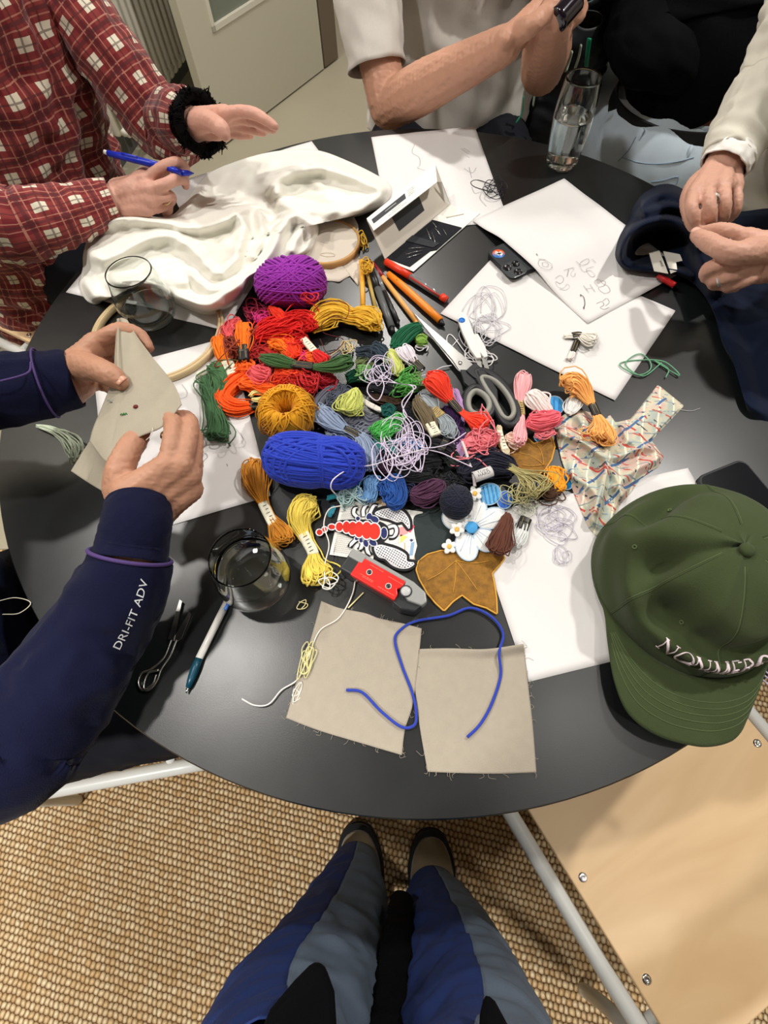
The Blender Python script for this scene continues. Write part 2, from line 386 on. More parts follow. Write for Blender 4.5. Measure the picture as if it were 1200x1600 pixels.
def copy_thing(src, label):
    r = src.copy(); C.objects.link(r); r['label'] = label
    for ch in list(src.children):
        k = ch.copy(); C.objects.link(k); k.parent = r
        for g in ch.children:
            q = g.copy(); C.objects.link(q); q.parent = k
    return r
chair0 = make_chair('empty plywood chair with a white tube frame, at the near right of the table')
place(chair0, (0.408, -0.074, 0.012), 0.543)
chairL = copy_thing(chair0, 'plywood chair under the person in the navy sweatshirt'); place(chairL, (-0.535, 0.165, 0.012), -1.39)
chairA = copy_thing(chair0, 'plywood chair under the person in the red plaid shirt'); place(chairA, (-0.93, 1.11, 0.0), -2.05)
chairB = copy_thing(chair0, 'plywood chair under the person in the grey t-shirt'); place(chairB, (0.12, 1.56, 0.0), 3.05)
chairC = copy_thing(chair0, 'plywood chair under the person in the black jumper and light jeans'); place(chairC, (0.58, 1.48, 0.0), 1.5)
chairD = copy_thing(chair0, 'plywood chair under the person in the off-white shirt'); place(chairD, (0.80, 1.02, 0.0), 2.18)
# ------------------------------------------------------------------ sheets of paper
m_paper = mat('white_paper', rgb(222, 220, 219), 0.7, spec=0.3, bump=0.03, bscale=500)
m_pencil = mat('pencil_line', rgb(150, 148, 150), 0.8)
m_ink = mat('dark_pencil_line', rgb(70, 68, 72), 0.8)
ph_a = at(779, 421, T); ph_v = unit(at(805, 446, T) - at(753, 395, T)); ph_u = np.array([-ph_v[1], ph_v[0], 0])   # the phone under the sketches
if ph_u[1] < 0: ph_u = -ph_u
def sheet(A, B, la, lb, side, label, z=0.0006, ridge=False, th=0.00025):
    a = at(*A, T); u_ = unit(at(*B, T) - a); v_ = np.array([-u_[1], u_[0], 0]) * side
    n, m = 31, 23
    G = np.zeros((n, m, 3))
    for i in range(n):
        for j in range(m):
            p = a + u_ * la * i / (n - 1) + v_ * lb * j / (m - 1)
            zz = T + z + 0.0006 * math.sin(i * .35 + j * .2) ** 2
            if ridge:
                q = p - ph_a; al = q @ ph_u; ac = abs(q @ ph_v)
                dd = math.hypot(max(0, ac - .036), max(0, al - .147, -al))
                zz += 0.0125 * math.exp(-(dd / .045) ** 2)
            p[2] = zz; G[i, j] = p
    mb = MB().grid(G)
    o = mb.build('sheet_of_paper', m_paper, loc=(a + (u_ * la + v_ * lb) / 2) * [1, 1, 0] + [0, 0, T])
    s_ = o.modifiers.new('thick', 'SOLIDIFY'); s_.thickness = th; s_.offset = 1
    tag(o, label, 'paper', 'loose sheets of paper on the table')
    return o
def sketch(parent, name, strokes, z, r=0.00028, m=None):
    """pencil strokes drawn on a sheet: one line object"""
    mb = MB()
    for s_ in strokes:
        pts = catmull([at(px, py, z(px, py) if callable(z) else z) for px, py in s_], max(8, 6 * len(s_)))
        mb.tubes(pts, r, 4, flat=0.35)
    return mb.build(name, m or m_pencil, parent)
p_top = sheet((580, 215), (742, 198), .21, .297, -1, 'sheet of paper with a few pencil squiggles behind the open needle case')
sketch(p_top, 'pencil_doodle', [[(648, 225), (644, 238), (655, 246), (656, 258), (652, 262), (664, 266)], [(720, 232), (732, 240)], [(724, 231), (734, 237)], [(727, 243), (734, 246)], [(725, 263), (738, 270), (744, 262)], [(733, 261), (737, 278)], [(737, 292), (742, 302), (752, 300), (750, 310), (760, 322)]], T + .0020)
p_mid2 = sheet((690, 489), (961.5, 623.5), .297, .21, 1, 'lower sheet of the pair of papers under the cream floss skein', z=0.0004)
p_mid = sheet((688, 491), (960, 627), .297, .21, 1, 'upper sheet of the pair of papers, holding the cream floss skein and white thread', z=0.0016)
ph_c = at(798, 408, T)
p_sk = sheet((738, 347), (915, 506), .297, .209, 1, 'sheet of paper covered in small pencil sketches, its edge resting on the phone', z=0.0030, ridge=True)
def Zs(px, py):
    p = at(px, py, T + .008)
    q = p - ph_a; al = q @ ph_u; ac = abs(q @ ph_v); dd = math.hypot(max(0, ac - .036), max(0, al - .147, -al))
    return T + .0044 + 0.0125 * math.exp(-(dd / .045) ** 2)
sketch(p_sk, 'pencil_sketch', [
 [(841, 404), (851, 406), (862, 413), (861, 420), (851, 421), (842, 414), (843, 406), (853, 405)], [(847, 410), (855, 410), (856, 416), (849, 416), (847, 410)],
 [(868, 434), (876, 430), (881, 436), (876, 443), (868, 440), (872, 448), (880, 450), (886, 444), (890, 448), (884, 453), (874, 452)],
 [(881, 422), (897, 418), (892, 428), (897, 432), (899, 426)], [(889, 420), (886, 432)],
 [(900, 408), (909, 414), (920, 410), (918, 404), (906, 412), (912, 424), (922, 422), (930, 430), (923, 432), (916, 420), (928, 416)], [(925, 404), (931, 410)],
 [(912, 446), (920, 457)], [(922, 444), (930, 456)], [(916, 451), (926, 450)],
 [(935, 448), (929, 440), (936, 436), (942, 443), (950, 447), (953, 455), (944, 458), (935, 450), (944, 446), (946, 440), (940, 438)],
 [(932, 474), (940, 471), (944, 476), (938, 480), (944, 483), (952, 480)], [(942, 470), (948, 466), (952, 472), (946, 478)]], Zs)
sketch(p_sk, 'dark_sketch', [[(907, 460), (912, 464), (914, 474), (912, 481)], [(906, 460), (908, 461), (907, 463)], [(911, 480), (913, 481), (912, 483)], [(838, 396), (840, 399)]], Zs, 0.0005, m_ink)
pa = at(824, 1066, T); lv = unit(at(761, 963, T) - pa); dg_ = at(1039, 729, T) - pa
p_br = sheet((824, 1066), (950, 1035), .297, .21, 1, 'sheet of paper between the golden leaf patch and the green cap')
p_left = sheet((423, 775), (357, 522), .297, .21, 1, 'sheet of paper under the dark green skein, left of the yarn balls')
sketch(p_left, 'faint_doodle', [[(315, 714), (320, 708), (324, 714), (318, 720)], [(284, 600), (292, 612), (290, 620), (280, 622), (276, 616)], [(354, 724), (356, 728)], [(286, 770), (282, 776), (290, 778)]], T + .0020)
p_tl = sheet((487, 221), (300, 278), .297, .21, 1, 'sheet of paper mostly hidden under the crumpled white cloth')
p_und = sheet((352, 517), (277, 499), .297, .21, -1, 'sheet of paper poking out from the white cloth inside the wooden hoop', z=0.0004)
# ------------------------------------------------------------------ cloth helpers
def seg_dist(px, py, poly):
    """distance in pixels from points to a polyline"""
    d = np.full(np.shape(px), 1e9)
    for (x0, y0), (x1, y1) in zip(poly[:-1], poly[1:]):
        dx, dy = x1 - x0, y1 - y0; L = dx * dx + dy * dy + 1e-9
        t = np.clip(((px - x0) * dx + (py - y0) * dy) / L, 0, 1)
        d = np.minimum(d, np.hypot(px - x0 - t * dx, py - y0 - t * dy))
    return d
def at_arr(px, py, z):
    r = np.stack([px - 600.0, py - 800.0, np.full(np.shape(px), FPX)], -1); s_ = (CZ - z) / (r @ _d)
    return np.stack([(r @ _x) * s_, (r @ _y) * s_, z], -1)
def spread(outline, center, zf, N=200, Mr=48, smooth_outline=True, floor=None, top=None):
    """a draped sheet: rings from the centre out to the outline, height zf(px, py, edge 0..1); closed underneath"""
    o = catmull([(x, y, 0) for x, y in outline], N, closed=True)[:, :2] if smooth_outline else poly_resample(outline, N)
    s_ = np.linspace(0.015, 1, Mr) ** 0.85
    c = np.array(center, float)
    pts = c + (o - c)[None] * s_[:, None, None]
    px, py = pts[..., 0], pts[..., 1]
    e = np.broadcast_to(1 - s_[:, None], px.shape)
    z = zf(px, py, e)
    G = at_arr(px, py, z)
    rim = G[-1].copy(); 
    fl = T + 0.0006 if floor is None else floor
    rim2 = rim.copy(); rim2[:, 2] = np.minimum(rim[:, 2] - 0.0002, fl)
    ctr = rim2.mean(0); 
    rings = np.concatenate([G, rim2[None], (ctr + (rim2 - ctr) * 0.02)[None]])
    return MB().loft(rings[::-1] if False else rings)
def poly_resample(pts, n):
    P = np.asarray(pts + [pts[0]], float); s_ = np.r_[0, np.cumsum(np.linalg.norm(np.diff(P, axis=0), axis=1))]
    u_ = np.linspace(0, s_[-1], n, endpoint=False)
    return np.stack([np.interp(u_, s_, P[:, k]) for k in (0, 1)], 1)
def fold_z(folds, px, py):
    z = np.zeros(np.shape(px))
    for poly, h, w in folds:
        d = seg_dist(px, py, [tuple(q[:2]) for q in catmull([(a, b, 0) for a, b in poly], 24)])
        z = np.maximum(z, h * np.exp(-(d / w) ** 2)) + 0.25 * np.minimum(z, h * np.exp(-(d / w) ** 2))
    return z
# ------------------------------------------------------------------ crumpled white cloth
m_white = mat('white_linen', rgb(238, 236, 226), 0.8, spec=0.2, sheen=0.2, bump=0.12, bscale=900)
cl_out = [(131, 392), (149, 347), (185, 334), (262, 338), (292, 310), (325, 272), (375, 250), (432, 236), (492, 234), (545, 252), (598, 279), (612, 296), (597, 320), (548, 338), (502, 340), (503, 368), (490, 394), (455, 408), (420, 424), (390, 440), (376, 466), (352, 485), (318, 490), (278, 474), (240, 452), (198, 448), (165, 445), (156, 472), (136, 470), (123, 446), (129, 420)]
cl_folds = [([(146, 351), (189, 341), (250, 346), (302, 355), (354, 342), (397, 312), (449, 268), (493, 250)], .038, 11),
 ([(432, 300), (441, 277), (493, 262), (553, 275), (603, 296)], .036, 12), ([(603, 304), (553, 326), (488, 330), (441, 318)], .028, 13),
 ([(181, 440), (220, 448), (276, 466), (324, 474), (358, 455), (397, 427), (423, 392), (441, 353), (460, 335), (493, 352)], .040, 12),
 ([(133, 392), (163, 405), (207, 383), (250, 368), (276, 372), (306, 392), (337, 427), (363, 409), (380, 353), (366, 331)], .036, 12),
 ([(130, 440), (146, 465)], .02, 9), ([(300, 430), (330, 452), (370, 440)], .030, 10), ([(395, 400), (410, 365), (405, 335)], .03, 9), ([(240, 430), (285, 440)], .022, 14),
 ([(470, 360), (455, 390)], .022, 8)]
def cl_z(px, py, e):
    z = .66 * fold_z(cl_folds, px, py)
    body = 0.024 * smoothstep(0, .12, e)
    flat = smoothstep(285, 330, px) * (1 - smoothstep(395, 430, px)) * (1 - smoothstep(305, 335, py))
    z = z * (1 - .85 * flat)
    z = z + body * (1 - .7 * flat) + 0.0016 * wob(np.stack([px, py, 0 * px], -1).reshape(-1, 3), .085, 3.0).reshape(px.shape) * smoothstep(0, .1, e) + 0.0012 * np.sin(px * .11 + py * .17) * np.sin(py * .13 - px * .06) * smoothstep(0, .1, e)
    return T + 0.0022 + np.maximum(z, 0) * smoothstep(-0.02, .06, e)
cloth = spread(cl_out, (345, 385), cl_z, 260, 70).build('white_cloth', m_white, loc=at(345, 385, T))
tag(cloth, 'crumpled white linen cloth heaped on the table in front of the plaid shirt', 'cloth')
# ------------------------------------------------------------------ linen squares
m_linen = mat('natural_linen', rgb(166, 157, 142), 0.85, spec=0.15, sheen=0.1, bump=0.35, bscale=1400, var=0.08, vscale=90)
def coons(sides, n):
    """patch from 4 boundary polylines in px: top (L-R), right (T-B), bottom (L-R), left (T-B)"""
    t_, r_, b_, l_ = [catmull([(x, y, 0) for x, y in s_], n)[:, :2] for s_ in sides]
    U = np.linspace(0, 1, n); Vv = np.linspace(0, 1, n)
    u_ = U[None, :, None]; v_ = Vv[:, None, None]
    S = (1 - v_) * t_[None] + v_ * b_[None] + (1 - u_) * l_[:, None] + u_ * r_[:, None]
    S -= (1 - u_) * (1 - v_) * t_[0] + u_ * (1 - v_) * t_[-1] + (1 - u_) * v_ * b_[0] + u_ * v_ * b_[-1]
    return S
def square(sides, zf, label, seed):
    S = coons(sides, 60); px, py = S[..., 0], S[..., 1]
    uu, vv = np.meshgrid(np.linspace(0, 1, 60), np.linspace(0, 1, 60))
    G = at_arr(px, py, T + 0.0012 + zf(px, py, uu, vv))
    o = MB().grid(G, flip=True).build('linen_square', m_linen, loc=G[30, 30] * [1, 1, 0] + [0, 0, T])
    s_ = o.modifiers.new('thick', 'SOLIDIFY'); s_.thickness = 0.0007; s_.offset = 0
    tag(o, label, 'fabric', 'raw-edged linen squares at the near edge')
    rr = random.Random(seed); fr = []
    for k in range(34):
        side = rr.choice((0, 1, 2, 3)); q = rr.random()
        i, j = {0: (0, int(q * 59)), 1: (int(q * 59), 59), 2: (59, int(q * 59)), 3: (int(q * 59), 0)}[side]
        p = G[i, j]; out = unit(p - G[30, 30]) * [1, 1, 0]; tn = np.array([-out[1], out[0], 0])
        L = rr.uniform(.002, .006)
        fr.append(catmull([p, p + out * L * .6 + tn * L * rr.uniform(-.5, .5) + [0, 0, 0.0004], p + out * L + tn * L * rr.uniform(-1.4, 1.4)], 6))
    mb = MB().tubes(np.array(fr), 0.00018, 4)
    mb.build('frayed_edge', m_linen, o)
    return o
lsq = square([[(502, 939), (530, 950), (570, 958), (592, 966), (625, 973), (659, 982)], [(659, 982), (654, 1030), (645, 1100), (633, 1140), (628, 1180)], [(447, 1122), (500, 1142), (560, 1160), (628, 1180)], [(502, 939), (485, 1000), (465, 1060), (447, 1122)]],
  lambda px, py, u_, v_: 0.0012 * np.sin(u_ * 5) ** 2 * np.sin(v_ * 4) ** 2 + 0.002 * (1 - smoothstep(0, .1, v_)) * np.sin(u_ * 9) ** 2, 'raw-edged square of natural linen with yellow and white threads along its left side', 3)
rsq = square([[(656, 1014), (700, 1013), (760, 1014), (818, 1006)], [(818, 1006), (824, 1060), (832, 1130), (838, 1207)], [(668, 1206), (720, 1208), (780, 1209), (838, 1207)], [(656, 1014), (648, 1060), (655, 1130), (668, 1206)]],
  lambda px, py, u_, v_: 0.0012 * np.sin(u_ * 4 + 1) ** 2 * np.sin(v_ * 5) ** 2 + 0.010 * (1 - smoothstep(0, .09, v_)) * (0.25 + 0.75 * u_ ** 2), 'raw-edged square of natural linen, right of the two, its top edge curling up', 4)
# ------------------------------------------------------------------ patterned scrap
m_map = bpy.data.materials.new('printed_cotton'); m_map.use_nodes = True
t = m_map.node_tree; b = t.nodes['Principled BSDF']; b.inputs['Roughness'].default_value = 0.8
tc = nd(t, 'ShaderNodeTexCoord')
base = nd(t, 'ShaderNodeTexNoise'); base.inputs['Scale'].default_value = 45; base.inputs['Detail'].default_value = 2; t.links.new(tc.outputs['Object'], base.inputs['Vector'])
cr = nd(t, 'ShaderNodeValToRGB'); e_ = cr.color_ramp.elements; e_[0].position = .38; e_[0].color = rgb(176, 186, 176); e_[1].position = .62; e_[1].color = rgb(208, 180, 168)
q = e_.new(.5); q.color = rgb(206, 200, 174); t.links.new(base.outputs['Fac'], cr.inputs[0])
last = cr.outputs[0]
def lines(scale, rot, width, colr, mask_scale, mth_, last, distort=2.0):
    mp = nd(t, 'ShaderNodeMapping'); mp.inputs['Rotation'].default_value = (0, 0, rot); t.links.new(tc.outputs['Object'], mp.inputs[0])
    w = nd(t, 'ShaderNodeTexWave'); w.inputs['Scale'].default_value = scale; w.inputs['Distortion'].default_value = distort; w.inputs['Detail Scale'].default_value = .6; t.links.new(mp.outputs[0], w.inputs['Vector'])
    n_ = nd(t, 'ShaderNodeTexNoise'); n_.inputs['Scale'].default_value = mask_scale; t.links.new(mp.outputs[0], n_.inputs['Vector'])
    f_ = mth(t, 'MULTIPLY', mth(t, 'GREATER_THAN', w.outputs['Fac'], 1 - width), mth(t, 'GREATER_THAN', n_.outputs['Fac'], mth_))
    mx = nd(t, 'ShaderNodeMix', data_type='RGBA'); mx.inputs[7].default_value = colr; t.links.new(f_, mx.inputs[0]); t.links.new(last, mx.inputs[6])
    return mx.outputs[2]
last = lines(16, 0.3, .03, rgb(236, 232, 210), 40, .35, last)
last = lines(19, 1.5, .03, rgb(140, 156, 160), 80, .48, last)
last = lines(11, -0.8, .028, rgb(190, 74, 62), 60, .50, last, 2)
last = lines(10, 0.9, .028, rgb(70, 108, 156), 60, .48, last, 2)
last = lines(14, 2.4, .03, rgb(66, 76, 92), 130, .56, last, 3)
last = lines(13, 2.0, .02, rgb(196, 90, 76), 90, .52, last, 2)
t.links.new(last, b.inputs['Base Color'])
mp_out = [(866, 668), (880, 648), (905, 640), (925, 645), (945, 655), (953, 648), (962, 660), (985, 655), (1028, 601), (1069, 634), (1018, 688), (1037, 714), (1030, 728), (1000, 748), (985, 770), (968, 790), (955, 825), (932, 838), (920, 825), (905, 790), (893, 760), (878, 720)]
mp_f = [([(870, 675), (910, 690), (950, 715), (1000, 700)], .010, 7), ([(905, 650), (925, 690), (960, 740), (975, 780)], .009, 8), ([(950, 690), (945, 740), (930, 800)], .011, 8), ([(985, 690), (1010, 650), (1040, 625)], .004, 20), ([(1030, 715), (990, 735), (960, 760)], .008, 8), ([(890, 740), (930, 770), (925, 820)], .008, 8), ([(970, 660), (985, 690), (1020, 700)], .007, 7)]
scrap = spread(mp_out, (958, 710), lambda px, py, e: T + .0022 + (1.5 * fold_z(mp_f, px, py) + .003 * smoothstep(0, .15, e)) * smoothstep(0, .12, e), 220, 40, smooth_outline=False).build('fabric_scrap', m_map, loc=at(958, 710, T))
tag(scrap, 'crumpled scrap of thin cotton printed with red and blue lines like a street map', 'fabric')
# ------------------------------------------------------------------ yarn and floss
rng = np.random.default_rng(11)
m_bandw = mat('paper_band', rgb(232, 228, 205), 0.6); m_bandk = mat('black_band', rgb(22, 22, 24), 0.4)
m_gold = mat('gold_print', rgb(176, 150, 90), 0.4)
def bundle_paths(path, w, h, n, N, ends=0.10, wander=0.08, seed=0):
    """n closed loops of thread running up and down a path; w, h half sizes along it"""
    rg = np.random.default_rng(seed)
    Pn = len(path)
    s_ = np.linspace(0, 1, N, endpoint=False)
    tmin = np.zeros(n); out = []
    for i in range(n):
        a = rg.uniform(0, 2 * np.pi); q = math.sqrt(rg.uniform(.25, 1)); u1, v1 = q * math.cos(a), q * math.sin(a)
        a2 = a + rg.uniform(.6, 2.6); q = math.sqrt(rg.uniform(.25, 1)); u2, v2 = q * math.cos(a2), q * math.sin(a2)
        lo = ends * rg.uniform(0, 1) + .05 * u1 * u1; hi = 1 - ends * rg.uniform(0, 1) - .05 * u2 * u2
        tt = lo + (hi - lo) * (0.5 - 0.5 * np.cos(2 * np.pi * s_))
        k = np.where(s_ < .15, 1 - smoothstep(-.12, .12, s_), smoothstep(.38, .62, s_) * (1 - smoothstep(.88, 1.12, s_)))
        ph = rg.uniform(0, 6, 4)
        uu = u1 + (u2 - u1) * k + wander * np.sin(2 * np.pi * s_ * 2 + ph[0]) + wander * .5 * np.sin(2 * np.pi * s_ * 5 + ph[1])
        vv = v1 + (v2 - v1) * k + wander * np.sin(2 * np.pi * s_ * 3 + ph[2])
        out.append(np.stack([tt, uu, vv], 1))
    Q = np.array(out)
    tan = np.gradient(path, axis=0); tan /= np.maximum(np.linalg.norm(tan, axis=1, keepdims=True), 1e-9)
    side = np.cross(tan, [0, 0, 1.0]); side /= np.maximum(np.linalg.norm(side, axis=1, keepdims=True), 1e-9)
    x = np.linspace(0, 1, Pn)
    f = lambda arr, tq: np.interp(tq, x, arr)
    tq = Q[..., 0]
    base = np.stack([f(path[:, k], tq) for k in range(3)], -1); sd = np.stack([f(side[:, k], tq) for k in range(3)], -1)
    return base + sd * (Q[..., 1] * f(w, tq))[..., None] + np.array([0, 0, 1.0]) * (Q[..., 2] * f(h, tq))[..., None]
def prof(vals, n):
    x = np.linspace(0, 1, len(vals)); u_ = np.linspace(0, 1, n); v = np.interp(u_, x, vals)
    k = max(1, n // (len(vals) * 2)); ker = np.ones(2 * k + 1) / (2 * k + 1)
    return np.convolve(np.pad(v, k, mode='edge'), ker, 'valid')
SK = {}
def skein(label, path, widths, col, z0=0.0, n=18, r=0.0009, flat=0.55, bands=(), ends=0.10, wander=0.08, group='embroidery floss skeins heaped on the table', name='floss_skein', core=True, cat='embroidery floss', seed=None, fuzz=0, zs=None):
    seed = seed if seed is not None else len(SK) * 7 + 3
    sc_ = mpp(path[len(path) // 2][0], path[len(path) // 2][1], T + z0)
    Np = 60
    wpx = prof(widths, Np); wpx = np.where(wpx > 15, wpx * 1.16, wpx)
    w = wpx * sc_ / 2
    h = np.maximum(w * flat, 0.0022)
    hm = np.minimum(h, 0.012)
    pp = catmull([(x, y, 0) for x, y in path], Np)
    zz = T + z0 + hm + 0.0008 if zs is None else T + prof(zs, Np) + hm + 0.0008
    P3 = at_arr(pp[:, 0], pp[:, 1], zz)
    w_ = np.maximum(w - r, .0008); h_ = np.maximum(hm - r, .0008)
    c0 = P3[Np // 2] * [1, 1, 0] + [0, 0, T + z0]
    L = bundle_paths(P3, w_, h_, n, 46, ends, wander, seed)
    L[..., 2] = np.maximum(L[..., 2], T + z0 + r)
    rgl = np.random.default_rng(seed + 5)
    nl_ = max(2, n // 6)                      # a few strays standing off the bundle
    L2 = bundle_paths(P3, w_ * 1.35, h_ * 1.15, nl_, 46, ends * .6, wander * 2.2, seed + 77)
    L2[..., 2] = np.maximum(L2[..., 2], T + z0 + r)
    L = np.concatenate([L, L2])
    mb = MB().tubes(L, r, 5, closed=True)
    m = yarn(*col)
    single = not bands and not fuzz
    root = None if single else thing(name, c0, label, cat, group)
    if core:
        i0, i1 = int(Np * .08), int(Np * .92)
        tan = np.gradient(P3, axis=0); tan /= np.linalg.norm(tan, axis=1, keepdims=True)
        side = np.cross(tan, [0, 0, 1.0]); side /= np.linalg.norm(side, axis=1, keepdims=True)
        th = np.linspace(0, 2 * np.pi, 12, endpoint=False)
        rings = [P3[i] + .78 * w_[i] * np.cos(th)[:, None] * side[i] + .72 * h_[i] * np.sin(th)[:, None] * [0, 0, 1] for i in range(i0, i1)]
        mb.loft(rings)
    if single:
        root = tag(mb.build(name, m, loc=c0), label, cat, group); SK[label] = root; return root
    mb.build('strands', m, root)
    if fuzz:
        rg = np.random.default_rng(seed + 1); F_ = []
        for k in range(fuzz):
            i = rg.integers(4, Np - 4); p = P3[i] + [0, 0, h[i] * .8]; d_ = unit(rg.normal(size=3)) * [1, 1, .3]
            F_.append(catmull([p, p + d_ * .008 + rg.normal(size=3) * .003, p + d_ * .016 + rg.normal(size=3) * .004], 8))
        F_ = np.array(F_); F_[..., 2] = np.maximum(F_[..., 2], T + .0006)
        MB().tubes(F_, r * .35, 4).build('loose_fibres', m, root)
    tan = np.gradient(P3, axis=0); tan /= np.linalg.norm(tan, axis=1, keepdims=True)
    side = np.cross(tan, [0, 0, 1.0]); side /= np.linalg.norm(side, axis=1, keepdims=True)
    for bi, bd in enumerate(bands):
        t0, t1, kind = bd[:3]
        i0, i1 = int(t0 * (Np - 1)), max(int(t0 * (Np - 1)) + 2, int(t1 * (Np - 1)))
        wb_ = max(w[i0:i1 + 1].mean(), .0028) * 1.08; hb_ = max(h[i0:i1 + 1].mean(), .0022) * 1.06
        th = np.linspace(0, 2 * np.pi, 20, endpoint=False)
        cx = np.sign(np.cos(th)) * np.abs(np.cos(th)) ** .6; sz = np.sign(np.sin(th)) * np.abs(np.sin(th)) ** .6
        rings = [P3[i] + wb_ * cx[:, None] * side[i] + hb_ * sz[:, None] * [0, 0, 1] for i in range(i0, i1 + 1)]
        mb = MB(); 
        mb.loft(rings)
        bo_ = mb.build('paper_band', {'w': m_bandw, 'k': m_bandk, 'g': m_gold}[kind], root)
        # printed lines on the band
        pr = MB(); nln = 5
        a, b_ = P3[i0] + [0, 0, hb_ * .96], P3[i1] + [0, 0, hb_ * .96]
        sd_ = side[(i0 + i1) // 2]; L_ = np.linalg.norm(b_ - a); dr_ = unit(b_ - a)
        rr = random.Random(seed + bi)
        if kind == 'k':
            for sgn in (-.45, .45):
                p = np.array([a + dr_ * L_ * .08 + sd_ * wb_ * sgn, b_ - dr_ * L_ * .08 + sd_ * wb_ * sgn]); pr.tubes(p, .00035, 4)
        else:
            for k in range(nln):
                tt = .18 + .66 * k / (nln - 1); p0 = a + dr_ * L_ * tt
                hw = wb_ * rr.uniform(.3, .62); pr.tubes(np.array([p0 - sd_ * hw, p0 + sd_ * hw * rr.uniform(.2, 1)]), .0003 * rr.uniform(.7, 1.6), 4)
        pr.build('band_print', m_gold if kind == 'k' else m_ink, bo_)
    SK[label] = root
    return root
def thread(label, pts, r, col, name='loose_thread', cat='thread', group=None, z=0.0012, n=None, closed=False, m=None, mb_only=False):
    P = [at(p[0], p[1], T + (p[2] if len(p) > 2 else z)) for p in pts]
    c = catmull(P, n or len(P) * 9, closed)
    c[:, 2] = np.maximum(c[:, 2], T + r)
    o = MB().tubes(c, r, 6, closed=closed).build(name, m or yarn(*col), loc=P[len(P) // 2] * [1, 1, 0] + [0, 0, T])
    return tag(o, label, cat, group)
def tangle(label, c, rx, ry, n, r, col, z=0.001, dz=0.010, seed=1, name='tangled_thread', cat='thread', rot=0.0, tails=(), step=(1.6, 3.0), group=None, m=None):
    rg = np.random.default_rng(seed); pts = []; a = rg.uniform(0, 6); rx, ry = rx * 1.15, ry * 1.15
    for i in range(n):
        a += rg.uniform(*step) * .62; q = rg.uniform(.22, .62)
        if i % 5 == 0: ox, oy = rg.uniform(-.5, .5), rg.uniform(-.5, .5)
        dx_, dy_ = (ox, oy) if i == 0 else (dx_ + (ox - dx_) * .4, dy_ + (oy - dy_) * .4)
        x, y = rx * (dx_ + q * math.cos(a)), ry * (dy_ + q * math.sin(a))
        pts.append((c[0] + x * math.cos(rot) - y * math.sin(rot), c[1] + x * math.sin(rot) + y * math.cos(rot), z + dz * rg.uniform(0, 1)))
    for tl in tails: pts += [(p[0], p[1], p[2] if len(p) > 2 else z) for p in tl]
    P = [at(p[0], p[1], T + p[2]) for p in pts]
    cv = catmull(P, len(P) * 8); cv[:, 2] = np.maximum(cv[:, 2], T + r)
    o = MB().tubes(cv, r, 5).build(name, m or yarn(*col), loc=at(c[0], c[1], T))
    return tag(o, label, cat, group)
def bean(p, n_=2.0, waist=None):
    p = np.asarray(p, float)
    if n_ != 2.0:
        q = np.power(np.power(np.abs(p[..., 0]), n_) + np.power(np.hypot(p[..., 1], p[..., 2]), n_), 1 / n_); p = p * (np.linalg.norm(p, axis=-1) / np.maximum(q, 1e-6))[..., None]
    if waist: k = 1 - waist[1] * np.exp(-((p[..., 0] - waist[0]) / .16) ** 2); p = p * np.stack([np.ones_like(k), k, k], -1)
    return p
def wraps(c, ax, groups, seed, r, N=48, jitter=.25, shape=(2.0, None)):
    """yarn wound round an ellipsoid: groups = (axis, number of turns, spread 0..1, tilt)"""
    rg = np.random.default_rng(seed); E_ = np.array(ax[1]); Rm = np.array(ax[0]).T       # columns: local axes
    out = []
    th = np.linspace(0, 2 * np.pi, N, endpoint=False)
    for axis, turns, lo, hi in groups:
        axis = unit(axis); a = unit(np.cross(axis, (0.31, 0.77, .55))); b = np.cross(axis, a)
        for k in range(turns):
            s_ = lo + (hi - lo) * (k + .5) / turns + rg.normal() * .01; q = math.sqrt(max(0.02, 1 - s_ * s_))
            ph = rg.uniform(0, 6); lift = 1.0 + .035 * rg.uniform(0, 1)
            pts = (axis * s_ + q * (np.cos(th)[:, None] * a + np.sin(th)[:, None] * b)) * lift
            pts = pts + axis * (.03 * np.sin(th * 2 + ph))[:, None]
            out.append(np.asarray(c) + (bean(pts, *shape) * (E_ - r * .5)) @ Rm.T)
    return np.array(out)
def frame_px(p0, p1, z):
    a, b = at(*p0, z), at(*p1, z); u_ = unit(b - a); v_ = np.array([-u_[1], u_[0], 0]); return (a + b) / 2, np.linalg.norm(b - a) / 2, np.array([u_, v_, [0, 0, 1]])
def ball(label, p0, p1, wid, hz, col, groups, r, seed, name='yarn_ball', shape=(2.0, None)):
    zc = T + hz * .98
    c, la, ax = frame_px(p0, p1, zc); lb = wid * mpp(*p0, zc) / 2
    E_ = (la, lb, hz)
    root = thing(name, c * [1, 1, 0] + [0, 0, T], label, 'yarn', 'balls of yarn')
    m = yarn(*col)
    mb = MB().sphere((0, 0, 0), 1.0, 24); mb.v[0] = np.asarray(c) + (bean(mb.v[0], *shape) * np.array(E_) * .955) @ ax
    mb.build('yarn_core', m, root)
    w = wraps(c, (ax, E_), groups, seed, r, shape=shape)
    w[..., 2] = np.maximum(w[..., 2], T + r)
    MB().tubes(w, r, 6, closed=True).build('wound_strands', m, root)
    return root, c, ax, E_
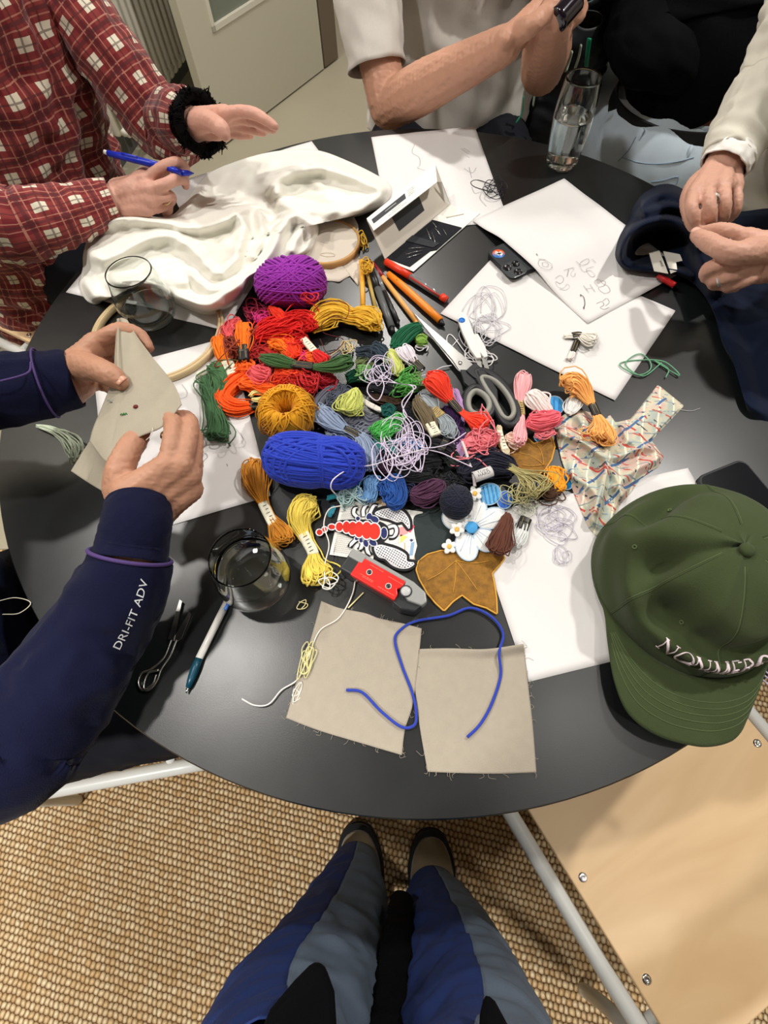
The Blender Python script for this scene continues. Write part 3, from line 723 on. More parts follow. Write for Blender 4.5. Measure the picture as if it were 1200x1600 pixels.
# --- the three balls
purple, *_ = ball('round ball of magenta purple wool at the foot of the white cloth', (400, 446), (509, 438), 80, .037, (152, 42, 168),
  [((.15, .45, .9), 10, -.55, .55), ((.75, .5, .35), 8, -.35, .55), ((-.6, .55, .6), 9, -.3, .6), ((.1, .95, .25), 8, -.5, .2), ((.9, -.3, .3), 5, .1, .6)], .0018, 5, shape=(2.4, None))
blue, *_ = ball('fat oblong ball of royal blue wool below the mustard one', (415, 712), (568, 728), 84, .035, (36, 62, 186),
  [((0, .35, .93), 9, -.75, .75), ((.06, .8, .6), 9, -.65, .75), ((-.05, -.6, .8), 9, -.6, .75), ((.30, .8, .5), 6, -.2, .5), ((1, .05, .02), 4, .16, .30), ((.5, -.7, .5), 5, .2, .6)], .0021, 6, shape=(2.9, (.24, .10)))
# mustard: wound like a ring with a hole on top
def ring_ball(label, cpx, rpx, hz, col, r, seed):
    zc = T + hz * 1.0; c = at(*cpx, zc); R_ = rpx * mpp(*cpx, zc)
    root = thing('yarn_ball', c * [1, 1, 0] + [0, 0, T], label, 'yarn', 'balls of yarn'); m = yarn(*col)
    rg = np.random.default_rng(seed); out = []; th = np.linspace(0, 2 * np.pi, 44, endpoint=False)
    ri = R_ * .64; rt = R_ * .36
    for k in range(78):
        a = rg.uniform(0, 6.28); tw = rg.uniform(.5, 1.5) * rg.choice((-1, 1)); lift = rg.uniform(.94, 1.03)
        aa = a + tw * np.sin(th) * .45
        out.append(np.stack([c[0] + (ri + rt * lift * np.cos(th)) * np.cos(aa), c[1] + (ri + rt * lift * np.cos(th)) * np.sin(aa), c[2] + hz * lift * np.sin(th)], 1))
    for k in range(7):
        a = rg.uniform(0, 6.28); d_ = np.array([math.cos(a), math.sin(a), 0]); e_ = np.array([-d_[1], d_[0], 0]); o_ = rg.choice((-1, 1)) * rg.uniform(.36, .62) * R_
        out.append(c + d_ * (R_ * 1.0 * np.cos(th))[:, None] + e_ * o_ + np.array([0, 0, 1]) * (hz * 1.06 * np.sin(th))[:, None])
    w = np.array(out); w[..., 2] = np.maximum(w[..., 2], T + r)
    MB().tubes(w, r, 6, closed=True).build('wound_strands', m, root)
    th2 = np.linspace(0, 2 * np.pi, 20, endpoint=False)
    rings = [[(c[0] + (ri + rt * .93 * math.cos(q)) * math.cos(a), c[1] + (ri + rt * .93 * math.cos(q)) * math.sin(a), c[2] + hz * .93 * math.sin(q)) for q in th2] for a in np.linspace(0, 2 * np.pi, 33)]
    MB().loft(np.array(rings), cap=False).build('yarn_core', m, root)
    return root
ring_ball('round ball of mustard yellow cotton with a hole in its middle', (448, 646), 43, .026, (222, 158, 22), .0011, 9)

OR, RED = (255, 112, 8), (222, 22, 18)
D = [
 # label, path, widths, colour, z0, options
 ('dark green floss skein hanging open on the white paper left of the pile', [(318, 582), (326, 606), (335, 640), (341, 668), (336, 690)], [18, 24, 26, 34, 44], (62, 104, 64), 0, dict(n=20, wander=.2, bands=[(0.0, .06, 'w')])),
 ('small dark green bundle of loops above the hanging green skein', [(336, 566), (343, 590), (348, 622)], [26, 30, 16], (70, 112, 70), .004, dict(n=12, wander=.25)),
 ('orange floss skein at the far left of the pile, white band on its foot', [(342, 522), (347, 542), (355, 566), (366, 588)], [20, 26, 18, 12], (255, 128, 10), .006, dict(bands=[(.66, .98, 'w')])),
 ('orange floss skein standing upright beside the rust tangle, black band below', [(381, 502), (380, 520), (380, 543), (381, 566)], [20, 22, 16, 12], (255, 118, 6), .016, dict(bands=[(.62, .98, 'k')])),
 ('long curved red-orange floss skein around the pale yellow loop', [(404, 580), (380, 588), (360, 604), (350, 622), (368, 636), (396, 634), (412, 635)], [14, 26, 28, 26, 26, 18, 10], (255, 92, 8), .002, dict(n=24, bands=[(.86, .99, 'k')])),
 ('orange floss looping to the right of the long red-orange skein', [(372, 596), (396, 600), (420, 606), (432, 603)], [20, 24, 22, 14], (255, 100, 10), .010, dict()),
 ('little ring of pale yellow floss above the mustard ball', [(389, 620), (398, 613), (412, 614), (418, 620), (406, 625), (393, 624)], [9, 9, 9, 9, 9, 8], (240, 228, 150), .012, dict(n=7, flat=.8)),
 ('salmon pink floss knot at the left tip of the pile', [(378, 502), (362, 508), (355, 522), (362, 534)], [18, 22, 20, 14], (232, 92, 98), .008, dict(wander=.25)),
 ('rust brown floss tangle under the salmon knot', [(352, 546), (368, 542), (382, 550)], [30, 36, 28], (150, 58, 34), .004, dict(wander=.4, n=20)),
 ('big fluffy bunch of scarlet floss below the purple ball', [(393, 528), (420, 516), (448, 508), (476, 502), (497, 512)], [22, 36, 40, 38, 24], (224, 22, 14), .010, dict(n=34, wander=.18, fuzz=10)),
 ('scarlet tuft pointing up between the purple ball and the red bunch', [(421, 478), (432, 488), (444, 500)], [8, 18, 16], (240, 50, 12), .020, dict(n=12)),
 ('wine red and magenta floss behind the scarlet bunch', [(384, 496), (402, 490), (424, 494)], [24, 28, 22], (150, 22, 60), .002, dict(wander=.4)),
 ('magenta floss peeping out left of the purple ball', [(396, 500), (410, 496), (424, 500)], [14, 18, 12], (206, 40, 120), .012, dict(wander=.4, n=9)),
 ('dark green floss skein with a black band lying across the reds', [(403, 556), (425, 562), (454, 569), (472, 571), (491, 573), (520, 572), (553, 563)], [12, 24, 16, 12, 14, 28, 24], (62, 100, 52), .024, dict(n=22, bands=[(.36, .58, 'k')], ends=.07)),
 ('bright orange floss above the banded green skein', [(418, 540), (432, 536), (446, 544), (456, 556)], [16, 22, 20, 16], (255, 122, 10), .014, dict(wander=.2)),
 ('red-orange floss folded behind the banded green skein', [(446, 532), (454, 545), (464, 560)], [20, 26, 20], (244, 60, 12), .012, dict()),
 ('small magenta floss skein behind the green band', [(462, 548), (474, 557), (484, 564)], [10, 16, 12], (222, 44, 120), .013, dict(n=9)),
 ('red floss skein with a long white paper label', [(474, 530), (484, 541), (495, 553), (503, 561), (511, 566)], [10, 11, 12, 20, 22], (214, 26, 24), .016, dict(bands=[(0.0, .5, 'w')])),
 ('orange and red loops right of the long white label', [(478, 552), (488, 562), (499, 556)], [16, 22, 14], (240, 96, 20), .010, dict(wander=.4, n=9)),
 ('short salmon pink floss bundle in the middle of the reds', [(396, 574), (406, 582), (424, 585)], [22, 30, 28], (228, 88, 96), .014, dict()),
 ('red floss skein under the banded green skein', [(424, 596), (446, 590), (470, 588), (484, 598)], [24, 34, 30, 18], (218, 50, 20), .004, dict(wander=.3, n=24)),
 ('orange-red loops at the foot of the reds', [(430, 578), (452, 582), (476, 580)], [20, 26, 22], (240, 76, 14), .012, dict(wander=.3)),
 ('crimson floss loops at the right end of the reds', [(476, 580), (492, 590), (508, 592), (522, 586)], [18, 28, 26, 16], (186, 26, 44), .006, dict(wander=.3)),
 ('dark red floss at the bottom of the reds', [(424, 610), (446, 612), (470, 606)], [12, 18, 14], (150, 24, 26), 0, dict(wander=.4, n=10)),
 ('fat twisted yellow floss skein beside the pens', [(484, 516), (496, 500), (516, 488), (534, 488), (547, 494), (562, 494), (578, 500), (590, 516)], [22, 34, 36, 32, 22, 32, 38, 24], (228, 178, 48), .006, dict(n=34, r=.0011, wander=.1)),
 ('dark slate floss skein right of the beige thread', [(556, 552), (576, 550), (600, 558)], [18, 26, 20], (44, 56, 68), .004, dict()),
 ('black-blue floss bundle behind the slate skein', [(580, 540), (594, 548), (602, 562)], [16, 22, 16], (40, 58, 72), .010, dict()),
 ('short emerald green floss skein below the pens', [(616, 546), (630, 530), (645, 516), (660, 510)], [20, 26, 26, 18], (0, 94, 58), .006, dict(n=24, wander=.04)),
 ('little leaf green floss roll beside the emerald skein', [(650, 534), (658, 530), (667, 533)], [16, 20, 14], (126, 168, 66), .004, dict(n=12)),
 ('white floss skein with a dark band, just below the emerald one', [(632, 540), (636, 552), (644, 563), (652, 572), (660, 580)], [20, 28, 18, 12, 10], (238, 230, 238), .012, dict(n=22, bands=[(.52, .98, 'k')])),
 ('pale lime floss skein left of the white one', [(606, 545), (613, 558), (619, 574), (618, 588)], [14, 22, 22, 12], (204, 212, 116), .010, dict()),
 ('second emerald floss skein, lying beside the banded green one', [(540, 592), (560, 586), (582, 592)], [18, 24, 18], (0, 84, 58), .004, dict()),
 ('mint green floss loops left of the lavender thread', [(556, 582), (568, 578), (580, 574)], [14, 18, 12], (116, 168, 96), .012, dict(wander=.3)),
 ('ink black floss skein under the lavender thread loop', [(574, 600), (596, 604), (624, 614)], [24, 28, 22], (22, 24, 34), .010, dict()),
 ('dark brown floss skein just below the ink black one', [(578, 618), (600, 624), (628, 628)], [14, 18, 14], (66, 44, 28), .006, dict()),
 ('lime green floss skein fanning out beside a white roll', [(556, 606), (552, 622), (546, 636), (542, 648)], [10, 26, 36, 30], (200, 206, 110), .014, dict(n=22)),
 ('charcoal wool loop left of the lime skein', [(494, 654), (497, 630), (512, 612), (530, 606)], [16, 20, 22, 16], (92, 94, 108), .004, dict(r=.0016, n=12)),
 ('charcoal wool zigzag right of the blue-grey skein', [(544, 664), (562, 652), (578, 660), (594, 652)], [16, 20, 20, 16], (88, 90, 102), .006, dict(r=.0016, n=12)),
 ('blue-grey floss skein with a black band right of the mustard ball', [(494, 634), (506, 648), (522, 662), (537, 670), (552, 677), (566, 686), (574, 706), (576, 736)], [28, 30, 24, 12, 13, 22, 32, 30], (140, 156, 182), .012, dict(n=26, bands=[(.42, .60, 'k')], wander=.12)),
 ('blue-grey loops between the blue ball and the black band', [(508, 684), (524, 682), (544, 688)], [16, 22, 16], (150, 162, 184), .002, dict(wander=.3)),
 ('bright green floss skein spreading above the lavender tangle', [(588, 684), (604, 668), (620, 656), (634, 648)], [30, 30, 22, 12], (72, 172, 76), .016, dict(n=22, wander=.12)),
 ('small round teal floss ball above the bright green skein', [(596, 644), (606, 642), (616, 646)], [20, 26, 20], (0, 82, 76), .010, dict()),
 ('grass green floss tangle left of the red-orange skein', [(622, 592), (636, 600), (646, 612)], [24, 32, 24], (84, 164, 70), .010, dict(wander=.4, n=22)),
 ('turquoise floss under the bright green skein', [(584, 692), (604, 696), (622, 704)], [18, 24, 18], (48, 148, 136), .008, dict(wander=.2)),
 ('sky blue ribbon of floss inside the lavender tangle', [(618, 690), (638, 690), (658, 700)], [14, 14, 12], (62, 150, 205), .014, dict(wander=.05)),
 ('red-orange floss skein at the centre of the table with a black and gold band', [(664, 588), (680, 594), (692, 610), (702, 624), (716, 640), (726, 650), (742, 658), (762, 668)], [26, 42, 30, 12, 11, 12, 30, 36], (246, 62, 34), .024, dict(n=28, bands=[(.42, .66, 'k')], ends=.06, zs=[.022, .024, .024, .022, .020, .018, .018, .018])),
 ('light grey floss skein with a bronze band below the red-orange one', [(652, 616), (664, 628), (676, 642), (686, 650), (696, 660), (700, 672), (694, 684)], [16, 26, 24, 14, 16, 26, 24], (152, 162, 168), .016, dict(bands=[(.40, .58, 'g')])),
 ('khaki floss skein with a white label beside the grey one', [(650, 618), (658, 634), (668, 652), (674, 666), (682, 682)], [14, 20, 20, 15, 14], (112, 98, 72), .020, dict(bands=[(.70, .99, 'w')], n=24, wander=.04)),
 ('lilac floss skein left of the scissor handles', [(708, 606), (712, 622), (718, 642), (722, 660)], [16, 20, 18, 12], (190, 150, 200), .006, dict()),
 ('lilac floss loops below the deep purple floss', [(716, 686), (722, 700), (728, 716)], [16, 24, 14], (192, 156, 204), .010, dict()),
 ('deep purple floss skein in the dark middle of the pile', [(700, 632), (712, 654), (706, 674), (690, 690)], [22, 26, 24, 18], (58, 26, 84), .002, dict()),
 ('coral pink floss bunch below the red-orange loop', [(728, 682), (744, 690), (762, 692), (770, 700)], [26, 46, 44, 24], (238, 128, 138), .010, dict(n=30, wander=.35)),
 ('long baby pink floss skein right of the scissor handles', [(819, 580), (817, 596), (813, 618), (814, 636), (815, 656), (813, 676), (810, 696)], [22, 30, 18, 8, 12, 20, 24], (250, 180, 184), .010, dict(n=20, bands=[(.42, .60, 'g')], ends=.05, wander=.05)),
 ('cream pink floss ends behind the baby pink skein', [(794, 680), (802, 690), (812, 692)], [18, 22, 16], (242, 208, 192), .004, dict(wander=.3)),
 ('thick cream floss skein beside the blue felt disc', [(828, 612), (836, 622), (848, 638), (860, 650)], [24, 36, 30, 18], (242, 226, 222), .008, dict(n=20, r=.0012, wander=.05)),
 ('coral floss skein with loops under the cream one', [(822, 656), (842, 660), (860, 656), (876, 648)], [24, 32, 26, 22], (236, 104, 118), .012, dict(n=24)),
 ('coral pink loops hanging over a blue disc', [(836, 674), (850, 678), (866, 672)], [10, 18, 12], (240, 130, 140), .010, dict(n=8, wander=.2, core=False)),
 ('peach floss skein with a black band, lying on the map print', [(878, 606), (892, 598), (908, 606), (918, 622), (926, 634), (932, 648), (938, 658), (942, 674), (936, 694)], [32, 42, 34, 22, 12, 12, 20, 42, 44], (250, 180, 100), .014, dict(n=26, bands=[(.50, .66, 'k')], ends=.08, wander=.12)),
 ('small white floss loop tied like a leaf', [(905, 616), (897, 630), (888, 648)], [12, 24, 12], (240, 240, 238), .006, dict(n=14, wander=.04)),
 ('large navy blue floss skein left of the gold leaf patch', [(716, 742), (740, 730), (764, 722), (788, 726), (808, 736)], [26, 44, 46, 38, 20], (24, 26, 46), .006, dict(n=30, wander=.06)),
 ('olive gold metallic thread skein spilling over the navy floss', [(770, 712), (800, 732), (818, 742), (834, 754), (850, 772)], [8, 10, 12, 34, 50], (178, 168, 112), .016, dict(n=22, r=.0007, core=False, wander=.2)),
 ('golden orange floss bundle right of the metallic thread', [(864, 728), (870, 746), (878, 768)], [18, 24, 14], (250, 166, 36), .004, dict(wander=.2)),
 ('dark brown floss loops under the metallic thread', [(846, 764), (860, 770), (872, 760)], [18, 24, 14], (84, 54, 34), .002, dict(wander=.4, n=12)),
 ('plum purple floss skein above the dark velvet', [(640, 776), (660, 772), (680, 762), (692, 752)], [20, 34, 32, 22], (78, 38, 68), .010, dict(n=26)),
 ('royal blue floss skein behind the scorpion patch', [(600, 748), (612, 760), (616, 778), (606, 792)], [30, 40, 38, 26], (28, 80, 158), .006, dict(n=26)),
 ('steel blue floss skein left of the royal blue one', [(582, 742), (580, 760), (576, 784)], [20, 24, 22], (106, 152, 200), .004, dict()),
 ('teal wool strand along the foot of the blue ball', [(510, 778), (530, 772), (552, 762), (568, 748)], [9, 9, 9, 8], (30, 132, 148), .004, dict(n=7, wander=.1)),
 ('white and teal loose threads behind the scorpion patch', [(528, 784), (548, 774), (566, 764)], [16, 22, 14], (176, 206, 206), .002, dict(n=10, core=False, wander=.5)),
 ('short teal floss end beside the gridded card', [(522, 790), (518, 800), (516, 808)], [8, 10, 6], (52, 140, 160), 0, dict(n=6)),
 ('chestnut brown floss skein lying across the white flower patch', [(793, 800), (790, 818), (782, 842), (774, 866)], [12, 22, 34, 30], (98, 54, 38), .012, dict(n=28, wander=.05)),
 ('white floss skein with a black and cream label, on the paper', [(822, 810), (817, 822), (812, 836), (800, 852)], [12, 18, 24, 20], (226, 228, 226), .001, dict(bands=[(.0, .42, 'k')], wander=.05)),
 ('long golden orange floss skein with a white label, left of the yellow one', [(399, 716), (397, 738), (402, 764), (408, 780), (417, 799), (426, 816), (440, 836), (446, 852)], [34, 42, 34, 16, 13, 14, 34, 38], (204, 134, 34), 0, dict(n=24, bands=[(.50, .76, 'w')], wander=.1, ends=.06)),
 ('bright yellow floss skein with a white label beside the water glass', [(494, 776), (476, 790), (468, 810), (472, 828), (480, 846), (489, 864), (490, 886), (500, 912)], [26, 42, 36, 18, 14, 15, 44, 64], (236, 212, 92), 0, dict(n=30, bands=[(.46, .70, 'w')], wander=.12, ends=.07)),
 ('cream floss loop with black bands lying on the papers', [(880, 526), (893, 525), (906, 524), (920, 530), (932, 536)], [10, 10, 12, 28, 26], (226, 222, 212), .0018, dict(bands=[(.26, .50, 'k')], n=14)),
 ('short white floss end with a dark band, below the cream loop', [(903, 530), (897, 545), (890, 563)], [8, 9, 14], (232, 224, 218), .002, dict(bands=[(.08, .62, 'k')], n=9)),
 ('pale sage floss skein under the sweatshirt sleeve', [(54, 664), (80, 672), (102, 684), (118, 704), (116, 726)], [10, 12, 18, 30, 20], (202, 214, 190), 0, dict(n=12, core=False, wander=.1)),
 # more of the crowded middle
 ('second scarlet floss bunch filling the gap left of the white label', [(440, 524), (460, 536), (482, 528)], [20, 34, 22], (214, 24, 18), .004, dict(wander=.3, n=22)),
 ('deep red floss under the bright orange loops', [(392, 548), (416, 550), (440, 560)], [24, 32, 24], (176, 28, 26), .002, dict(wander=.35, n=20)),
 ('orange floss tuft left of the salmon bundle', [(372, 566), (386, 574), (394, 586)], [16, 24, 16], (255, 104, 20), .006, dict(wander=.3)),
 ('burgundy floss under the orange-red loops', [(440, 604), (468, 606), (496, 602)], [18, 26, 18], (128, 24, 34), .002, dict(wander=.4)),
 ('crimson loops hanging below the green banded skein', [(452, 584), (476, 594), (500, 600)], [22, 34, 26], (200, 30, 34), .010, dict(wander=.45, n=16, core=False)),
 ('olive floss below the slate skein', [(556, 568), (572, 566), (590, 570)], [14, 18, 12], (104, 116, 70), .002, dict(wander=.3)),
 ('white roll of floss between the lime and the brown skeins', [(562, 622), (578, 632), (598, 642)], [11, 13, 11], (226, 222, 212), .014, dict(n=14, wander=.02)),
 ('slate grey floss behind the lime skein', [(512, 634), (528, 622), (540, 604)], [18, 24, 18], (78, 84, 100), .002, dict(wander=.3)),
 ('grey floss fanning under the charcoal zigzag', [(548, 676), (570, 672), (592, 664)], [18, 26, 20], (120, 126, 140), .002, dict(wander=.4)),
 ('pale green floss end near the emerald skein', [(600, 566), (612, 560), (624, 566)], [12, 16, 12], (150, 190, 120), .012, dict(wander=.4, n=9)),
 ('sage green loops right of the grass green tangle', [(640, 590), (652, 598), (658, 608)], [16, 22, 16], (120, 150, 90), .010, dict(wander=.4, n=10)),
 ('violet floss under the lilac loops', [(706, 670), (716, 680), (722, 694)], [16, 20, 16], (74, 40, 100), .010, dict(wander=.3)),
 ('black floss left of the pink bunch', [(676, 664), (690, 676), (706, 690)], [22, 26, 22], (18, 18, 26), .006, dict(wander=.2)),
 ('blush pink loops above the navy floss', [(748, 700), (762, 708), (776, 704)], [16, 22, 14], (240, 160, 160), .010, dict(wander=.45, n=10)),
 ('gold and white floss with a tag between the scissors and the navy floss', [(778, 664), (782, 682), (788, 700), (794, 712)], [12, 9, 9, 12], (214, 200, 170), .016, dict(bands=[(.2, .8, 'w')], n=8)),
 ('black floss loops right of the plum skein', [(694, 764), (704, 752), (712, 744)], [20, 24, 18], (20, 20, 28), .002, dict(wander=.3)),
 ('navy floss under the royal blue skein', [(622, 758), (636, 766), (644, 780)], [18, 24, 18], (26, 32, 66), .002, dict(wander=.3)),
 ('pale blue floss end above the beige card', [(560, 780), (574, 774), (588, 780)], [12, 18, 12], (140, 180, 214), .002, dict(wander=.3)),
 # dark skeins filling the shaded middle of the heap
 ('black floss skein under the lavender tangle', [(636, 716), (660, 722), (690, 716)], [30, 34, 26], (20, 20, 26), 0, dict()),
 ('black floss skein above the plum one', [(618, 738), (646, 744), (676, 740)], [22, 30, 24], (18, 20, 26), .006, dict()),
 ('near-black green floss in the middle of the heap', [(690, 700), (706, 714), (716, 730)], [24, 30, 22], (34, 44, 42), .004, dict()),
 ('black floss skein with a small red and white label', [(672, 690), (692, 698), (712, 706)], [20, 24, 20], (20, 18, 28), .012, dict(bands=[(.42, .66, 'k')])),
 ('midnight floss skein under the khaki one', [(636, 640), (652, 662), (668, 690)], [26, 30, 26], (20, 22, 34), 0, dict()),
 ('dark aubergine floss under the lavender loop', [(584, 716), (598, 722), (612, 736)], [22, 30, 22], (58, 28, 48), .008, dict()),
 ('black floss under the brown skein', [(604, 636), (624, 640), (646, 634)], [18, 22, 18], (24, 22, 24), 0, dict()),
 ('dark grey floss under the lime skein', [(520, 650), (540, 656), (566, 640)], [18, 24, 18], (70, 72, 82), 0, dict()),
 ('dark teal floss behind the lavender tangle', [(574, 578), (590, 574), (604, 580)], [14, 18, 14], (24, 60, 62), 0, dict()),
]
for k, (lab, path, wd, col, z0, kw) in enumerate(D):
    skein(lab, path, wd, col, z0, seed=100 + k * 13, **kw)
ball('black-navy wool ball left of the white flower patch', (688, 784), (738, 784), 56, .019, (22, 26, 46), [((.1, .4, .9), 9, -.6, .6), ((.7, .5, .4), 8, -.4, .6), ((-.6, .6, .5), 8, -.4, .6), ((0, 1, .1), 6, -.5, .4)], .0015, 15)
# --- loose threads and tangles
LAV = (226, 214, 236)
tangle('lavender white thread tangle above the ink black skein', (598, 582), 34, 30, 46, .0006, LAV, .020, .008, 21, tails=[[(640, 608), (660, 600), (654, 590), (676, 582)]])
tangle('big lavender white thread tangle in the heart of the heap', (634, 696), 42, 54, 110, .0006, LAV, .024, .010, 22)
thread('long lavender thread looping from the tangle over the blue ball', [(636, 650), (628, 630), (640, 614), (650, 604), (628, 600), (584, 596), (574, 612), (590, 626), (600, 604), (596, 586), (618, 598), (646, 606), (630, 640), (642, 662), (650, 690), (664, 700), (700, 694), (728, 676, .03)], .0008, LAV, z=.034)
thread('white thread curling from the lavender tangle onto the blue ball', [(662, 702), (620, 714), (584, 726), (548, 732, .05), (522, 748, .06), (517, 762, .055), (524, 772, .04)], .0008, (236, 228, 240), z=.034)
thread('closed loop of lavender thread beside the blue ball', [(582, 700), (592, 692), (606, 704), (614, 722), (606, 744), (594, 750), (584, 736), (582, 716)], .0008, LAV, z=.034, closed=True)
thread('lavender thread running from the tangle to the cord', [(664, 702), (690, 708), (716, 720), (738, 730)], .0008, LAV, z=.030)
tangle('beige thread tangle right of the yellow skein', (546, 540), 16, 17, 26, .0007, (226, 206, 152), .004, .01, 23, tails=[[(530, 546), (516, 556), (510, 566)]])
thread('maroon thread looping over the yellow skein', [(482, 500), (500, 476, .03), (530, 470, .03), (545, 480, .036), (540, 498, .034), (524, 494, .036), (504, 504, .034), (506, 520, .02), (536, 530, .012), (528, 545), (512, 552), (500, 530)], .0006, (92, 20, 24), z=.02)
thread('long white thread on the black table beside the paper', [(676, 582), (690, 574), (706, 571)], .0008, (232, 230, 236), z=.004)
tangle('heap of white elastic thread lying half on the upper papers', (756, 506), 44, 52, 56, .0006, (214, 212, 218), .0030, .003, 25, rot=.5)
tangle('white thread coil spilling off the papers under the snips', (752, 550), 36, 20, 26, .0008, (238, 236, 236), .001, .008, 26, tails=[[(706, 524), (698, 530), (704, 542), (716, 530)]])
tangle('tangle of black thread beside the paper behind the needle case', (776, 291), 28, 19, 24, .0007, (26, 24, 34), .002, .006, 27, tails=[[(750, 282), (736, 284), (742, 292), (770, 300)]])
tangle('small loops of sea green thread by the navy garment', (1030, 582), 58, 34, 12, .0009, (104, 168, 128), .0026, .002, 28, tails=[[(1020, 562), (1044, 576), (1040, 590)]], step=(1.3, 2.2))
tangle('lilac grey thread tangle on the paper beside the cap', (868, 818), 40, 32, 40, .0005, (206, 200, 216), .0022, .003, 29)
tangle('loose lilac thread coil on the paper below the tangle', (882, 860), 24, 24, 14, .0005, (206, 202, 216), .0022, .003, 30)
tangle('green-gold metallic thread fluff above the cream label', (806, 770), 26, 26, 46, .0005, (186, 180, 130), .010, .012, 31)
tangle('fine pale thread fluff right of the chestnut skein', (826, 790), 24, 16, 34, .0005, (214, 216, 196), .003, .006, 32)
tangle('white thread knot around the little leaf green roll', (660, 544), 14, 8, 12, .0008, (236, 232, 236), .004, .004, 33)
tangle('red thread loop over the purple ball', (486, 466), 18, 14, 12, .0012, (206, 26, 40), .052, .01, 34)
thread('thick blue yarn strand winding over both linen squares', [(541, 1078), (566, 1082), (596, 1112), (628, 1136), (648, 1132), (650, 1110), (644, 1082), (628, 1040), (617, 1000), (628, 982), (652, 970), (700, 962), (735, 950, .004), (768, 964), (786, 990), (780, 1020, .008), (782, 1056), (768, 1100), (750, 1132), (730, 1152)], .0016, (40, 62, 170), name='yarn_strand', cat='yarn', z=.0042)
thread('white cotton string crossing the left linen square', [(556, 900), (550, 930), (530, 965), (500, 985), (484, 1020), (466, 1060), (440, 1078), (420, 1100), (398, 1102), (378, 1092)], .0008, (236, 232, 222), name='string', z=.0036)
thread('pale yellow string end beside the white string', [(568, 926), (556, 938), (544, 950)], .0009, (226, 216, 158), name='string', z=.002)
tangle('yellow-green thread tangle at the left side of the linen square', (478, 1030), 12, 42, 34, .0006, (214, 208, 150), .003, .004, 36, rot=.25)
tangle('thin white thread ends left of the linen square', (462, 1082), 14, 30, 14, .0005, (226, 224, 214), .001, .003, 37, rot=.3)
tangle('cream thread loops at the lower left of the yellow skein', (470, 940), 18, 14, 8, .0006, (226, 212, 160), .001, .003, 38)
tangle('white thread loop over the foot of the yellow skein', (512, 908), 20, 18, 14, .0008, (240, 236, 226), .016, .006, 39, tails=[[(508, 880), (514, 850), (506, 820), (514, 796), (534, 790)]])
for k, off in enumerate((0, 6, 13)):
    thread('lavender thread strand poking out from under the cap, %s' % ('uppermost', 'middle', 'lowest')[k], [(1140, 1010 + off), (1165, 1024 + off), (1200, 1052 + off * 1.3), (1230, 1070 + off)], .0011, (206, 196, 222), z=.002)
thread('fine white thread end at the left rim of the table', [(-6, 940), (24, 934), (48, 942), (30, 958), (4, 960)], .0006, (216, 210, 190), z=.002)
thread('frayed grey thread beside the map print scrap', [(1060, 640), (1080, 642), (1094, 638)], .0004, (190, 190, 186), z=.001)
# gold and black wrapped thread round the pen bundle
tangle('golden yellow thread wound round the tied pens', (577, 410), 14, 16, 40, .0009, (222, 170, 40), .014, .012, 40)
tangle('golden thread loops between the small hoop and the needle case', (565, 368), 8, 22, 18, .0009, (224, 176, 50), .004, .006, 41, rot=-.2)
# ------------------------------------------------------------------ glasses
m_glass = glass_mat('clear_glass', (0.97, 1, 0.985, 1), 1.45); m_water = glass_mat('water', (0.97, 0.99, 0.99, 1), 1.33)
def tumbler(label, base, prof_o, wall, foot, level):
    c = at(*base, T); c[2] = T + 0.0012
    root = thing('water_glass', c, label, 'glass', 'water glasses')
    P_ = catmull([(r, h, 0) for r, h in prof_o], 40)
    r_, h_ = P_[:, 0], P_[:, 1]
    inner = [(max(r - wall, .0005), h) for r, h in zip(r_, h_) if h > foot]
    pr = [(0.0003, 0)] + list(zip(r_, h_)) + [(r_[-1] - wall / 2, h_[-1] + wall * .4)] + inner[::-1] + [(inner[0][0] * .6, foot - .0005), (0.0003, foot)]
    MB().lathe(pr, c, 72).build('tumbler', m_glass, root)
    wi = [(r - .0002, h) for r, h in inner if h < level]
    wr = [(0.0003, foot + .0004), (wi[0][0] * .6, foot + .0004)] + wi + [(wi[-1][0] + .00005, level), (wi[-1][0] - .0015, level - .0008), (0.0003, level - .001)]
    MB().lathe(wr, c, 72).build('water', m_water, root)
    return root
stub = [(.020, 0.0), (.028, .0012), (.036, .008), (.0425, .024), (.0425, .042), (.0375, .070), (.0335, .090)]
tumbler('stemless water glass at the left with a little water, inside the wooden hoop', (242, 500), stub, .0014, .006, .026)
tumbler('stemless water glass more than half full, near the white pen', (407, 912), stub, .0014, .006, .056)
rt_ = 30 * mpp(911, 127, T + .137)
tumbler('tall barrel-shaped glass half full of water at the far rim of the table', (876, 258), [(.020, 0), (.025, .001), (.0290, .010), (.0330, .040), (.0345, .070), (.0330, .105), (.0290, .139)], .0016, .013, .083)
# ------------------------------------------------------------------ pens
def plastic(name, c, rough=.35, **k): return mat(name, rgb(*c), rough, spec=.5, **k)
def rod(label, segs, name='pen', cat='pen', group=None, z=.005, n=14):
    """segs: part name, end px, end px, width px, material, z offsets"""
    p0 = at(segs[0][1][0], segs[0][1][1], T)
    root = thing(name, p0, label, cat, group)
    for s_ in segs:
        nm, a, b_, wd, m = s_[:5]; za, zb = s_[5] if len(s_) > 5 else (z, z)
        w = wd if isinstance(wd, (list, tuple)) else (wd, wd)
        A, B = at(*a, T + za), at(*b_, T + zb); k = len(w)
        pts = np.array([A + (B - A) * i / (k - 1) for i in range(k)])
        rr = [max(.0004, q * mpp(*a, T + za) / 2) for q in w]
        pts[:, 2] = np.maximum(pts[:, 2], T + np.array(rr) + .0003)
        MB().tubes(pts, rr, n).build(nm, m, root)
    return root
pO, pK, pG = plastic('orange_plastic', (250, 140, 30)), plastic('black_plastic', (24, 25, 28)), plastic('grey_plastic', (92, 96, 98))
